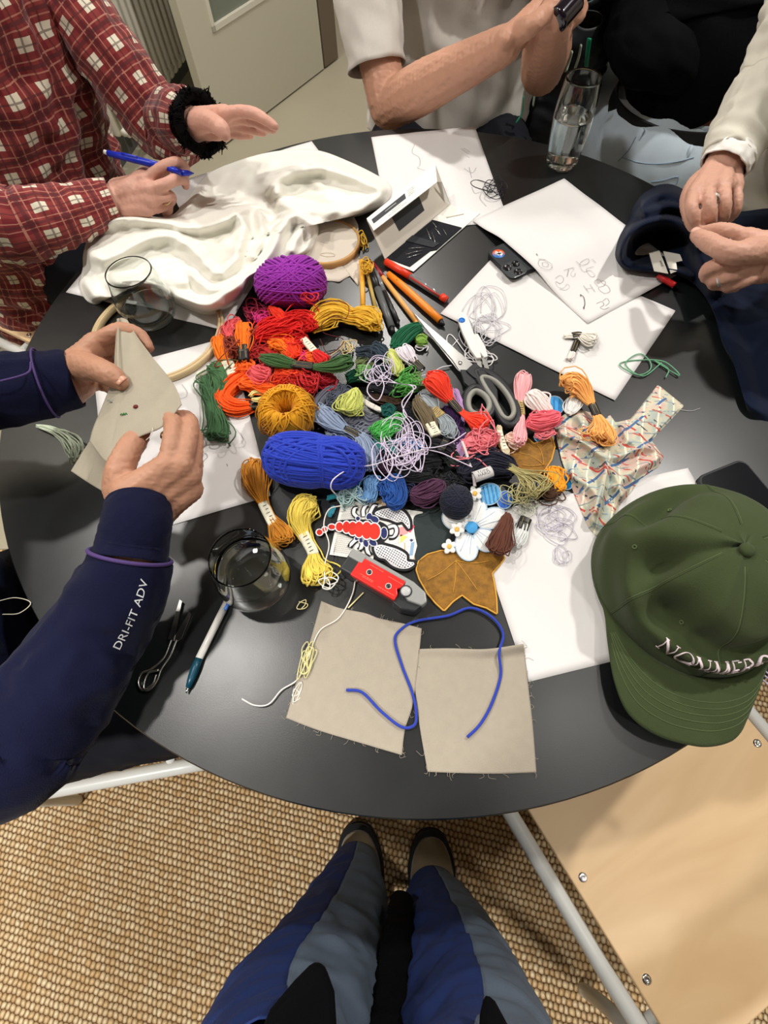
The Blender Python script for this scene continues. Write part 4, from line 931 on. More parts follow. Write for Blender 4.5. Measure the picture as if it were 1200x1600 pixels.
pM, pR, pT = plastic('maroon_plastic', (140, 24, 40)), plastic('red_plastic', (235, 62, 30)), plastic('teal_plastic', (4, 62, 82))
pY, pP, pW = plastic('pencil_yellow', (244, 178, 60)), plastic('peach_plastic', (246, 176, 96)), plastic('white_plastic', (232, 230, 224))
pGd, pBl = plastic('gold_lacquer', (186, 158, 82)), plastic('blue_plastic', (24, 48, 190)); pClear = mat('clear_barrel', rgb(120, 122, 124), 0.12, spec=.7)
pClr = plastic('ink_refill', (190, 60, 50))
gp = 'pens and pencils tied in a bundle'
rod('flat yellow-orange stick, leftmost of the tied pens', [('shaft', (565, 408), (567, 478), 8, pY)], 'pencil', 'pencil', gp)
rod('thin gold pencil, second from the left in the tied bundle', [('shaft', (570, 410), (587, 482), 6, pGd), ('point', (587, 482), (591, 494), (6, 1), mat('pencil_wood', rgb(206, 180, 130), .7))], 'pencil', 'pencil', gp)
rod('grey and black pen, third from the left in the tied bundle', [('barrel', (575, 410), (590, 452), 11, pK), ('grip', (590, 452), (612, 512), 11, pG), ('tip', (612, 512), (614, 520), (10, 6), pK), ('white_print', (593, 458), (601, 482), 3.4, pW, (.0085, .0085))], group=gp)
rod('slim clear and black pen, fourth from the left in the tied bundle', [('barrel', (582, 412), (600, 456), 8, pClear), ('grip', (600, 456), (621, 502), 8, pK), ('tip', (621, 502), (623, 508), (7, 3), pK)], group=gp)
rod('orange fineliner with a maroon cap, in the middle of the tied pens', [('cap', (581, 412), (598, 433), 9, pM), ('barrel', (598, 433), (650, 502), 7.5, pP), ('tip', (650, 502), (656, 510), (7, 2), pP), ('groove', (601, 436), (649, 500), 1.6, pGd, (.0068, .0068))], group=gp)
rod('bright orange ballpoint pen with a slotted clip', [('barrel', (607, 428), (688, 502), (9, 11.5, 11.5, 11.5, 11), pO), ('tip', (688, 502), (694, 508), (10, 4), pK), ('clip', (620, 438), (645, 459), 4, pK, (.0095, .0095)), ('dot', (650, 463), (652, 465), 3, pK, (.0092, .0092)), ('dot', (656, 468), (658, 470), 3, pK, (.0092, .0092)), ('dot', (662, 474), (664, 476), 3, pK, (.0092, .0092))], group=gp)
rod('clear-barrelled gel pen with a red cap and red end, rightmost of the tied pens', [('cap', (603, 410), (641, 433), 11, pR), ('barrel', (641, 433), (690, 464), 10, pClear), ('refill', (641, 433), (688, 463), 3.5, pClr, (.0082, .0082)), ('end_plug', (690, 464), (697, 469), 11, pR)], group=gp)
rod('white pen with a dark teal grip, beside the near water glass', [('barrel', (356, 938), (311, 1029), 11, pW), ('grip', (311, 1029), (294, 1074), (12, 13, 12, 8), pT), ('nib', (294, 1074), (291, 1083), (6, 2), m_chr), ('clip', (357, 942), (352, 953), 5, plastic('clip_blue', (70, 120, 210)), (.009, .009))], z=.0045)
# ------------------------------------------------------------------ open needle case
m_card = mat('white_card', rgb(236, 234, 226), .55); m_cardin = mat('grey_card', rgb(214, 206, 192), .7); m_felt = mat('black_felt', rgb(20, 23, 30), .95, bump=.4, bscale=900)
m_needle = mat('needle_steel', (.75, .76, .78, 1), .2, metal=1.0)
nc = thing('needle_case', at(670, 375, T), 'open white card needle case with a black felt pad and steel needles', 'needle case')
def slab(pts, th, up=None):
    """thin plate through 3D points"""
    P_ = np.array(pts, float); n_ = unit(np.cross(P_[1] - P_[0], P_[2] - P_[0]))
    if n_[2] < 0: n_ = -n_
    return MB().prism(P_, n_ * th)
hA, hB = at(601, 405, T + .003), at(703, 319, T + .003)
fA, fB = at(646, 425, T + .0012), at(750, 334, T + .0012)
slab([hA * [1, 1, 0] + [0, 0, T + .0012], fA, fB, hB * [1, 1, 0] + [0, 0, T + .0012]], .0012).build('tray', m_card, nc, smooth=False)
def bil(a, b_, c_, d_, u_, v_): return (a * (1 - u_) + b_ * u_) * (1 - v_) + (d_ * (1 - u_) + c_ * u_) * v_
lf = lambda u_, v_, z=.0032: bil(hA, fA, fB, hB, u_, v_) * [1, 1, 0] + [0, 0, T + z]
slab([lf(.02, .02, .0026), lf(.80, .03, .0026), lf(.86, .30, .0026), lf(.98, .34, .0026), lf(.98, .72, .0026), lf(.04, .70, .0026)], .0016).build('felt_pad', m_felt, nc, smooth=False)
slab([lf(.02, .30, .0044), lf(.86, .34, .0044), lf(.9, .42, .0044), lf(.02, .40, .0044)], .0012).build('felt_strap', mat('black_velvet', rgb(40, 42, 46), .8), nc, smooth=False)
for (u0, v0, u1, v1) in ((.15, .55, .62, .42), (.30, .60, .72, .52), (.42, .52, .80, .40), (.55, .62, .84, .55), (.12, .66, .40, .60), (.30, .22, .66, .30), (.40, .14, .70, .26), (.52, .10, .76, .22)):
    MB().tubes(np.array([lf(u0, v0, .0055), lf((u0 + u1) / 2, (v0 + v1) / 2, .0062), lf(u1, v1, .0055)]), [.0002, .0005, .0004], 6).build('needle', m_needle, nc)
lt0, lt1 = at(573, 344, T + .050), at(680, 258, T + .050)
for pts, nm, m in (([hA, hB, lt1, lt0], 'lid', m_cardin),):
    slab(pts, .0012).build(nm, m, nc, smooth=False)
fl0, fl1 = at(584, 361, T + .052), at(683, 285, T + .052)
flp = lambda u_, v_, o=.0: bil(lt0 + [0, 0, .002], lt1 + [0, 0, .002], fl1, fl0, u_, v_) + nrm_f * o
nrm_f = unit(np.cross(lt1 - lt0, fl0 - lt0)); nrm_f = nrm_f if nrm_f[2] > 0 else -nrm_f
slab([flp(0, 0), flp(1, 0), flp(1, 1), flp(0, 1)], .001).build('flap', m_card, nc, smooth=False)
slab([flp(.04, .62, .0011), flp(.04, .30, .0011), flp(.52, .30, .0011), flp(.52, .62, .0011)], .0003).build('printed_bar', mat('print_navy', rgb(52, 56, 62), .6), nc, smooth=False)
pr = MB()
for v_, u0, u1 in ((.46, .22, .38),): pr.tubes(np.array([flp(u0, v_, .0016), flp(u1, v_, .0016)]), .0006, 4)
pr.build('bar_print', m_card, nc)
pr = MB()
rr = random.Random(5)
for v_, u0, u1 in ((.72, .30, .44), (.84, .24, .52), (.30, .56, .66), (.40, .56, .67), (.50, .56, .65), (.60, .56, .66)):
    x = u0
    while x < u1: q = min(u1, x + rr.uniform(.008, .03)); pr.tubes(np.array([flp(x, v_, .0012), flp(q, v_, .0012)]), .0004, 4); x = q + .008
pr.build('small_print', m_pencil, nc)
hm = lambda u_, v_: bil(hA, hB, lt1, lt0, u_, v_) + unit(np.cross(hB - hA, lt0 - hA)) * -.0004
nl = unit(np.cross(hB - hA, lt0 - hA)); nl = nl if nl[1] < 0 else -nl
slab([hm(.28, .30) + nl * .0006, hm(.66, .30) + nl * .0006, hm(.66, .80) + nl * .0006, hm(.26, .80) + nl * .0006], .0012).build('window', mat('window_dark', rgb(52, 54, 58), .3), nc, smooth=False)
slab([hB * [1, 1, 0] + [0, 0, T + .004], at(696, 322, T + .004), at(682, 284, T + .040), at(690, 284, T + .042)], .0008).build('side_flap', m_card, nc, smooth=False)
sl = MB(); sl.tubes(catmull([lf(.30, .80, .003), lf(.62, .92, .003)], 8), .0013, 6, flat=.3); sl.build('slot', m_cardin, nc)
# ------------------------------------------------------------------ phones
def rrect(c, u_, v_, w, l, r, z, n=6):
    out = []
    for su, sv, a0 in ((1, 1, 0), (-1, 1, 90), (-1, -1, 180), (1, -1, 270)):
        for k in range(n + 1):
            a = math.radians(a0 + 90 * k / n); out.append(c + u_ * (su * (w / 2 - r) + r * math.cos(a)) + v_ * (sv * (l / 2 - r) + r * math.sin(a)) + [0, 0, z])
    return out
m_case = mat('soft_black_case', rgb(28, 31, 36), .55); m_lens = mat('lens_glass', rgb(10, 11, 14), .06, spec=.8)
pc = ph_a + ph_u * .0735
ph = thing('smartphone', pc * [1, 1, 0] + [0, 0, T], 'phone in a black case lying face down, with a round sticker and three lenses', 'phone', 'phones on the table')
pz = pc * [1, 1, 0]
bevel(MB().prism(rrect(pz, ph_v, ph_u, .0755, .150, .013, T + .0022), (0, 0, .0095)).build('phone_case', m_case, ph, smooth=False), .002, 3)
cc = at(803, 421, T + .012) * [1, 1, 0]
bevel(MB().prism(rrect(cc, ph_v, ph_u, .034, .036, .009, T + .0116), (0, 0, .0014)).build('camera_bump', mat('camera_glass', rgb(70, 74, 76), .2), ph, smooth=False), .0006)
for a, b_ in ((-.008, -.008), (-.008, .009), (.009, .001)):
    q = cc + ph_v * a + ph_u * b_ + [0, 0, T + .0130]
    MB().lathe([(.0068, 0), (.0068, .0012), (.0058, .0016), (.0052, .0008), (.0002, .0007)], q, 24).build('lens', m_lens, ph)
st_c = at(779, 396.5, T + .012) * [1, 1, 0]
m_stk = bpy.data.materials.new('round_sticker'); m_stk.use_nodes = True
t = m_stk.node_tree; b = t.nodes['Principled BSDF']; b.inputs['Roughness'].default_value = .4
tc = nd(t, 'ShaderNodeTexCoord'); sx = nd(t, 'ShaderNodeSeparateXYZ'); t.links.new(tc.outputs['Object'], sx.inputs[0])
cr = nd(t, 'ShaderNodeValToRGB'); e_ = cr.color_ramp.elements; e_[0].position = .25; e_[0].color = rgb(40, 110, 190); e_[1].position = .75; e_[1].color = rgb(235, 96, 52); q = e_.new(.5); q.color = rgb(170, 120, 130)
t.links.new(mth(t, 'ADD', mth(t, 'MULTIPLY', sx.outputs['Y'], 55), .5), cr.inputs[0]); t.links.new(cr.outputs[0], b.inputs['Base Color'])
sk_ = MB().lathe([(.0002, 0.0004), (.0102, .0004), (.0104, .0), (.0104, -.0002)], st_c + [0, 0, T + .0119], 32).build('sticker', m_stk, ph, loc=st_c + [0, 0, T + .0119])
mb = MB()
d1 = unit(at(790, 402, T) - at(768, 391, T)); d2 = np.array([-d1[1], d1[0], 0])
for a, b_, w, h in ((0, 0, .0135, .0040), (.001, .0010, .0042, .0105), (-.0025, -.0025, .005, .003), (.0035, .003, .004, .003)):
    mb.box(st_c + d1 * a + d2 * b_ + [0, 0, T + .0125], (w, h, .0005), np.stack([d1, d2, [0, 0, 1]], 1))
mb.build('sticker_cross', m_paper, ph, smooth=False)
q0, q1 = at(1078, 750, T), at(1172, 712, T); pu = unit(q1 - q0); pv = np.array([pu[1], -pu[0], 0]); pw = .0745
c2 = q0 * [1, 1, 0] + pu * (pw / 2 + .002) + pv * .0755
ph2 = thing('smartphone', c2 + [0, 0, T], 'black phone lying face up, half hidden behind the green cap', 'phone', 'phones on the table')
bevel(MB().prism(rrect(c2, pu, pv, pw, .148, .012, T + .0006), (0, 0, .0080)).build('phone_case', m_case, ph2, smooth=False), .0018, 3)
MB().prism(rrect(c2, pu, pv, pw - .005, .142, .010, T + .0083), (0, 0, .0006)).build('screen', mat('phone_screen', rgb(14, 16, 22), .12, spec=.6), ph2, smooth=False)
# ------------------------------------------------------------------ embroidery hoops
m_hoop = mat('pale_hoop_wood', rgb(214, 190, 146), .5, var=.08, vscale=25); m_hoop2 = mat('honey_hoop_wood', rgb(196, 150, 92), .5, var=.08, vscale=25)
def ring(c, r, w, h, z0): return MB().lathe([(r - w, z0), (r, z0), (r, z0 + h), (r - w, z0 + h), (r - w, z0)], c, 96)
hc = at(248, 521, T + .004) * [1, 1, 0] + [0, 0, T]
h1 = thing('embroidery_hoop', hc, 'large empty wooden embroidery hoop around the left water glass', 'embroidery hoop', 'embroidery hoops')
ring(hc, .1035, .0042, .009, .0025).build('outer_ring', m_hoop, h1); ring(hc, .0988, .0036, .0095, .0025).build('inner_ring', m_hoop, h1)
sc2 = at(511, 380, T + .008) * [1, 1, 0] + [0, 0, T]; r2 = 51 * mpp(511, 380, T)
h2 = thing('embroidery_hoop', sc2, 'small honey-coloured hoop stretched with beige linen, half under the white cloth', 'embroidery hoop', 'embroidery hoops')
m_lin2 = mat('pale_linen', rgb(206, 196, 182), .85, bump=.3, bscale=1300)
ring(sc2, r2, .0042, .010, .0025).build('outer_ring', m_hoop2, h2)
MB().lathe([(r2 - .0042, .0115), (r2 - .0085, .0122), (.0003, .0120)], sc2, 64).build('stretched_linen', m_lin2, h2)
out_l = [(478, 420), (470, 392), (482, 350), (528, 333), (553, 338), (560, 352), (560, 396), (566, 420), (560, 448), (548, 430), (530, 440), (505, 438)]
spread(out_l, (515, 388), lambda px, py, e: T + .0016 + .0008 * np.sin(px * .3), 80, 10, False).build('loose_linen', m_lin2, h2)
MB().tubes(catmull([at(500, 398, T + .0125), at(508, 395, T + .0130), at(520, 396, T + .0130), at(523, 400, T + .0125), at(511, 401, T + .0125)], 24, True), .0003, 4, closed=True).build('stitch', yarn(196, 170, 120), h2)
# ------------------------------------------------------------------ big scissors
m_steel = mat('brushed_steel', (.56, .55, .53, 1), .28, metal=1.0, bump=.05, bscale=300); m_soft = mat('grey_soft_grip', rgb(150, 150, 142), .6); m_blk = mat('black_handle', rgb(30, 32, 36), .45)
sz = T + .010
bsc = thing('scissors', at(722, 572, T), 'large steel scissors with black and grey handles lying across the floss', 'scissors', 'scissors')
def plate(pxs, z, th): return MB().prism([at(x, y, z) for x, y in pxs], (0, 0, th))
bevel(plate([(646, 490), (653, 496), (705, 540), (741, 572), (730, 583), (721, 585), (706, 562), (680, 532)], sz, .0016).build('upper_blade', m_steel, bsc, smooth=False), .0005)
bevel(plate([(647, 493), (676, 530), (700, 560), (716, 580), (727, 584), (734, 574), (700, 548)], sz - .0024, .0016).build('lower_blade', m_steel, bsc, smooth=False), .0005)
MB().lathe([(.0032, 0), (.003, .0010), (.0002, .0013)], at(719, 567, sz + .0018), 18).build('pivot_screw', m_steel, bsc)
def loop(pxs, z, r, m, nm, flat=1.0, tilt=0):
    P_ = catmull([at(x, y, z) for x, y in pxs], 70, True); MB().tubes(P_, r, 12, closed=True, flat=flat).build(nm, m, bsc)
big = [(744, 583), (758, 582), (776, 592), (794, 612), (806, 634), (809, 652), (800, 664), (788, 660), (778, 644), (768, 624), (754, 604)]
small = [(727, 634), (729, 617), (740, 606), (754, 610), (766, 622), (770, 637), (763, 650), (748, 654), (733, 648)]
def shrink(p, k, dx=0, dy=0):
    c = np.mean(p, 0); return [tuple(c + (np.array(q) - c) * k + (dx, dy)) for q in p]
loop(shrink(big, 1.02), sz + .001, .0058, m_blk, 'large_handle'); loop(shrink(big, .78), sz + .0035, .0036, m_soft, 'large_grip', 1.4)
loop(shrink(small, 1.02), sz, .0056, m_blk, 'small_handle'); loop(shrink(small, .76), sz + .003, .0040, m_soft, 'small_grip', 1.4)
bevel(plate([(727, 584), (741, 571), (758, 586), (776, 614), (778, 640), (768, 628), (748, 600), (738, 594)], sz - .002, .008).build('large_shank', m_blk, bsc, smooth=False), .0015)
bevel(plate([(718, 582), (728, 582), (740, 594), (746, 608), (734, 610), (724, 602)], sz - .004, .007).build('small_shank', m_blk, bsc, smooth=False), .0015)
# ------------------------------------------------------------------ thread snips
sn = thing('thread_snips', at(740, 540, T), 'white thread snips with a blue dot, lying on the white thread by the papers', 'snips')
zq = T + .009
bevel(plate([(714, 502), (716, 494), (722, 491), (729, 495), (733, 505), (748, 548), (752, 563), (744, 564), (734, 550), (722, 524)], zq, .006).build('left_arm', pW, sn, smooth=False), .0018, 3)
bevel(plate([(739, 526), (746, 524), (758, 545), (762, 560), (756, 562), (746, 549)], zq, .005).build('right_arm', pW, sn, smooth=False), .0016, 3)
bevel(plate([(738, 553), (750, 560), (755, 580), (750, 580)], zq + .001, .0012).build('left_blade', m_steel, sn, smooth=False), .0003)
bevel(plate([(752, 560), (759, 558), (764, 576), (763, 585), (758, 580)], zq + .001, .0012).build('right_blade', m_steel, sn, smooth=False), .0003)
MB().lathe([(.0052, 0), (.0050, .0008), (.0002, .0010)], at(721.5, 500.5, zq + .006), 24).build('blue_dot', plastic('blue_dot', (20, 110, 205)), sn)
# ------------------------------------------------------------------ small silver scissors by the sweatshirt sleeve
ss = thing('scissors', at(266, 1000, T), 'small silver scissors between the navy sleeve and the white pen', 'scissors', 'scissors')
plate([(281, 937), (285, 940), (272, 1000), (263, 999)], T + .003, .0012).build('blade', m_steel, ss, smooth=False)
plate([(296, 956), (299, 960), (284, 998), (276, 1004), (270, 1001)], T + .0018, .0012).build('blade', m_steel, ss, smooth=False)
MB().tubes(catmull([at(276, 1000, T + .004), at(266, 1025, T + .004), at(252, 1046, T + .004), at(246, 1062, T + .004), at(236, 1076, T + .004), at(226, 1078, T + .004), at(225, 1068, T + .004), at(232, 1052, T + .004), at(248, 1047, T + .004)], 60), .0013, 8).build('finger_loop', m_steel, ss)
MB().tubes(catmull([at(268, 1000, T + .003), at(256, 1028, T + .003), at(236, 1046, T + .003), at(222, 1052, T + .003), at(216, 1066, T + .003), at(222, 1078, T + .003), at(238, 1070, T + .003), at(244, 1054, T + .003)], 60), .0013, 8).build('finger_loop', m_steel, ss)
# ------------------------------------------------------------------ felt, velvet and flower patches
def padded(outline, center, h, z0, name, m, parent=None, N=90, Mr=14, pw=.6, smooth_outline=True):
    return spread(outline, center, lambda px, py, e: T + z0 + h * np.clip(e, 0, 1) ** pw + .0003, N, Mr, smooth_outline, floor=T + z0).build(name, m, parent, loc=None if parent is not None else at(*center, T))
m_gv = mat('gold_velvet', rgb(138, 94, 12), .7, sheen=.35, var=.75, vscale=150, bump=.6, bscale=200); m_gtrim = mat('gold_trim', rgb(212, 158, 62), .6)
def leaf(outline, center, z0, label, veins, h=.0035):
    root = thing('leaf_patch', at(*center, T), label, 'patch', 'velvet leaf patches')
    padded(outline, center, h, z0, 'velvet', m_gv, root, 120, 16, .45, False)
    P_ = poly_resample(outline, 120); P3 = np.array([at(x, y, T + z0 + .0012) for x, y in P_])
    MB().tubes(P3, .0011, 6, closed=True).build('trim', m_gtrim, root)
    for v_ in veins:
        MB().tubes(catmull([at(x, y, T + z0 + h * .95 + .0004) for x, y in v_], 12), .0004, 5).build('vein_stitch', m_gtrim, root)
leaf([(655, 905), (650, 890), (654, 876), (668, 866), (690, 860), (716, 862), (740, 858), (762, 858), (784, 863), (789, 872), (780, 884), (769, 896), (773, 914), (776, 936), (777, 960), (760, 950), (740, 944), (722, 930), (708, 940), (694, 955), (680, 942), (668, 928)], (712, 898), .0008, 'large gold velvet leaf patch lying on the paper beside the red dispenser',
     [[(712, 876), (728, 896), (746, 922)], [(712, 876), (690, 894), (668, 906)], [(712, 876), (712, 900), (708, 926)], [(712, 876), (740, 880), (766, 876)]])
leaf([(776, 690), (790, 700), (808, 704), (824, 684), (834, 693), (846, 690), (862, 680), (867, 698), (862, 718), (852, 734), (838, 744), (820, 740), (800, 722), (784, 706)], (832, 714), .0015, 'smaller gold velvet leaf patch under the baby pink skein',
     [[(850, 726), (830, 712), (812, 708)], [(850, 726), (846, 706), (840, 696)], [(850, 726), (830, 728), (816, 726)]])
m_dv = mat('dark_teal_velvet', rgb(34, 46, 46), .8, sheen=.3, bump=.4, bscale=120, var=.2, vscale=60)
tag(padded([(640, 802), (662, 794), (690, 792), (706, 806), (706, 836), (692, 858), (668, 866), (650, 882), (646, 860), (640, 830)], (674, 828), .004, .0006, 'velvet_scrap', m_dv, pw=.3), 'crumpled scrap of dark teal velvet between the scorpion and the flowers', 'fabric')
m_wf = mat('white_felt', rgb(236, 236, 234), .85, sheen=.3, bump=.25, bscale=350); m_bf = mat('sky_blue_felt', rgb(70, 156, 216), .8, bump=.2, bscale=400); m_rim = mat('grey_blue_edge', rgb(176, 200, 220), .8)
m_bk = mat('bright_blue_knit', rgb(54, 104, 190), .8, bump=.4, bscale=300)
def disc_px(cx, cy, rx, ry, rot=0, n=28):
    a = np.linspace(0, 2 * np.pi, n, endpoint=False); r_ = math.radians(rot)
    return [(cx + rx * math.cos(q) * math.cos(r_) - ry * math.sin(q) * math.sin(r_), cy + rx * math.cos(q) * math.sin(r_) + ry * math.sin(q) * math.cos(r_)) for q in a]
fp = thing('flower_patch', at(736, 824, T), 'big white flower patch with a sky blue centre, by the gold leaf', 'patch')
for cx, cy, rx, ry, ro in ((712, 812, 22, 17, 25), (742, 798, 21, 18, -60), (768, 810, 24, 16, -20), (758, 844, 20, 17, 40), (729, 854, 23, 17, 70)):
    pt_ = padded(disc_px(cx, cy, rx, ry, ro), (cx, cy), .0045, .005, 'petal', m_wf, fp, pw=.5)
    P3 = np.array([at(x, y, T + .0062) for x, y in disc_px(cx, cy, rx, ry, ro)]); MB().tubes(P3, .0009, 5, closed=True).build('petal_edge', m_rim, pt_)
    mb = MB()
    dx, dy = unit((cx - 737, cy - 824, 0))[:2]
    for k in (-1, 0, 1):
        mb.tubes(catmull([at(737 + dx * 12 - dy * 3 * k, 824 + dy * 12 + dx * 3 * k, T + .0078), at(cx - dy * 6 * k, cy + dx * 6 * k, T + .0094), at(cx + dx * 10 - dy * 8 * k, cy + dy * 10 + dx * 8 * k, T + .0082)], 8), .0003, 4)
    for k in range(1): mb.build('petal_stitching', m_rim, pt_)
padded(disc_px(737, 824, 9.5, 9.5), (737, 824), .003, .010, 'flower_centre', m_bf, fp)
for (cx, cy), w in (((742, 771), 'topmost, by the cotton tag'), ((728, 798), 'second from the top, on the upper petal'), ((714, 827), 'third from the top, on the left petal'), ((702, 854), 'lowest, at the edge of the gold leaf')):
    dz_ = .0125 if cy < 840 else .006
    dr_ = thing('daisy_trim', at(cx, cy, T), 'tiny white daisy trim with a yellow centre, %s' % w, 'daisy', 'daisies of the lace trim')
    for k in range(5):
        a = 2 * math.pi * k / 5 + cx; padded(disc_px(cx + 6.6 * math.cos(a), cy + 6.6 * math.sin(a), 5.6, 4.4, math.degrees(a)), (cx + 6.6 * math.cos(a), cy + 6.6 * math.sin(a)), .0016, dz_, 'petal', m_wf, dr_, 24, 6)
    padded(disc_px(cx, cy, 4, 4), (cx, cy), .0018, dz_ + .0012, 'centre', mat('daisy_yellow', rgb(232, 186, 96), .8), dr_, 20, 5)
thread('white twisted cord leading from the pink floss to the daisies', [(722, 690, .028), (728, 706, .026), (733, 722, .024), (740, 744, .022), (742, 760, .018)], .0021, (226, 214, 214), name='cord', cat='cord')
def felt_disc(cx, cy, rx, ry, ro, z0, label, m, name='felt_disc', lines_=0):
    root = thing(name, at(cx, cy, T), label, 'patch', 'round felt pieces')
    padded(disc_px(cx, cy, rx, ry, ro), (cx, cy), .0022, z0, 'felt', m, root, pw=.3)
    MB().tubes(np.array([at(x, y, T + z0 + .0008) for x, y in disc_px(cx, cy, rx, ry, ro, 40)]), .0008, 5, closed=True).build('edge_stitch', m_rim, root)
    if lines_:
        mb = MB()
        for k in range(lines_):
            f = (k + 1) / (lines_ + 1) * 2 - 1; q = math.sqrt(1 - f * f); r_ = math.radians(ro); pts = []
            for s_ in (-.85, 0, .85):
                x, y = rx * f, ry * s_ * q; pts.append(at(cx + x * math.cos(r_) - y * math.sin(r_), cy + x * math.sin(r_) + y * math.cos(r_), T + z0 + .0030))
            mb.tubes(catmull(pts, 8), .0006, 5)
        mb.build('ribbing', m_bf if m is not m_bf else mat('deep_sky_felt', rgb(48, 132, 200), .8), root)
felt_disc(866, 634, 15, 15, 0, .004, 'sky blue felt disc beside the thick cream skein', m_bf, lines_=3)
felt_disc(850, 682, 16, 12, 10, .0006, 'blue felt disc under the coral loops', m_bf)
felt_disc(886, 749, 12, 16, 0, .0006, 'blue felt disc sticking out from under the map print', mat('teal_blue_felt', rgb(20, 128, 190), .8))
felt_disc(764, 772, 19, 17, -10, .005, 'ribbed pale blue felt petal under the cotton tag', mat('pale_blue_felt', rgb(110, 180, 226), .8, bump=.2, bscale=400), 'felt_petal', 5)
felt_disc(789, 781, 12, 14, 20, .004, 'small bright blue knitted scrap right of the ribbed blue petal', m_bk, 'knitted_scrap')
# ------------------------------------------------------------------ text helper
def text_geo(s_, size=1.0):
    cu = bpy.data.curves.new('lettering', 'FONT'); cu.body = s_; cu.size = size; cu.align_x = 'CENTER'; cu.align_y = 'CENTER'; cu.resolution_u = 3
    o = bpy.data.objects.new('lettering', cu); C.objects.link(o)
    dg = bpy.context.evaluated_depsgraph_get(); me = bpy.data.meshes.new_from_object(o.evaluated_get(dg))
    v = np.array([x.co for x in me.vertices]); f = [tuple(p.vertices) for p in me.polygons]
    bpy.data.objects.remove(o); bpy.data.curves.remove(cu); bpy.data.meshes.remove(me)
    return v, f
# rolled cotton tag
tg = thing('cotton_tag', at(756, 745, T), 'rolled white paper tag with printed capitals on the navy floss', 'tag')
ta, tb_ = at(740, 746, T + .026), at(768, 736, T + .026); tu = unit(tb_ - ta); tv = np.array([-tu[1], tu[0], 0]); tw = np.linalg.norm(tb_ - ta); rr_ = .0078
G = []
for a in np.linspace(-.2, math.pi + .5, 22): G.append([ta + tu * tw * q + tv * rr_ * math.cos(a) * .9 + [0, 0, rr_ * math.sin(a) * .75] for q in (0, .5, 1)])
ob = MB().grid(G).build('paper_roll', m_paper, tg); ob.modifiers.new('thick', 'SOLIDIFY').thickness = .0003
for s_, dv in (('TONI', .0016), ('HARD', -.0032)):
    v, f = text_geo(s_, .0062); a = (dv + v[:, 1]) / rr_
    W_ = (ta + tb_) / 2 + v[:, :1] * tu + (tv * rr_ * .92) * np.sin(a)[:, None] + np.array([0, 0, 1]) * (rr_ * .78 * np.cos(a) + .0003)[:, None]
    mb = MB(); mb.add(W_, f); mb.build('printed_letters', m_ink, tg, smooth=False)
# ------------------------------------------------------------------ cards and the scorpion patch
def zc_(x, y): return 480 + x / 5.4545, 760 + y / 5.4545
def card(pxs, z, th, label, m, name='craft_card'):
    o = plate(pxs, T + z, th).build(name, m, smooth=False, loc=at(*pxs[0], T)); return tag(o, label, 'card', 'cards under the scorpion patch')
m_kr = mat('beige_card', rgb(222, 192, 152), .7)
card([zc_(510, 35), zc_(1090, 395), zc_(940, 655), zc_(360, 300)], .0006, .0012, 'beige card at the bottom of the stack under the scorpion patch', m_kr)
cg = card([zc_(298, 112), zc_(640, 160), zc_(560, 640), zc_(190, 582)], .0020, .0006, 'white card printed with a fine grid, left of the stack under the scorpion patch', m_card)
mb = MB()
g0, g1, g3 = [at(*zc_(*q), T + .0027) for q in ((298, 112), (640, 160), (190, 582))]
for k in range(1, 22):
    f = k / 22; mb.tubes(np.array([g0 + (g1 - g0) * (.06 + .5 * f) + (g3 - g0) * .05, g0 + (g1 - g0) * (.06 + .5 * f) + (g3 - g0) * .95]), .00014, 3)
for k in range(1, 30):
    f = k / 30; mb.tubes(np.array([g0 + (g3 - g0) * f + (g1 - g0) * .06, g0 + (g3 - g0) * f + (g1 - g0) * .56]), .00014, 3)
mb.build('grid_lines', m_pencil, cg)
cw = card([zc_(560, 160), zc_(985, 218), zc_(950, 460), zc_(900, 640), zc_(660, 600)], .0028, .0006, 'white card with coloured triangles, right of the stack under the scorpion patch', m_card)
for nm, pts, col in (('pink_diamond', [(870, 300), (915, 340), (880, 395), (838, 372)], (230, 70, 100)), ('rose_panel', [(780, 350), (850, 340), (860, 400), (785, 430)], (236, 160, 160)), ('yellow_triangle', [(795, 410), (860, 430), (790, 485)], (240, 216, 120)), ('blue_dot', [(872, 458), (888, 446), (905, 458), (888, 474)], (40, 56, 120)), ('pale_blue_strip', [(885, 480), (915, 470), (900, 590), (870, 590)], (140, 170, 205)), ('ochre_strip', [(826, 480), (836, 480), (838, 590), (828, 590)], (205, 170, 130))):
    plate([zc_(*q) for q in pts], T + .0034, .0002).build(nm, mat('print_' + nm, rgb(*col), .7), cw, smooth=False)
mb = MB()
for a, b_ in (((700, 500), (950, 440)), ((940, 300), (930, 440)), ((770, 340), (780, 500)), ((840, 520), (920, 500)), ((800, 240), (940, 300))): mb.tubes(np.array([at(*zc_(*a), T + .0035), at(*zc_(*b_), T + .0035)]), .00016, 3)
mb.build('printed_lines', m_pencil, cw)
m_eb, m_ew = mat('black_embroidery', rgb(22, 22, 26), .75, bump=.4, bscale=700), mat('white_embroidery', rgb(236, 236, 238), .75, bump=.3, bscale=700)
m_er, m_en = mat('red_embroidery', rgb(214, 44, 24), .7, bump=.4, bscale=700), mat('navy_embroidery', rgb(26, 38, 96), .7, bump=.4, bscale=700)
m_ch = bpy.data.materials.new('hatched_embroidery'); m_ch.use_nodes = True
t = m_ch.node_tree; b = t.nodes['Principled BSDF']; b.inputs['Roughness'].default_value = .75
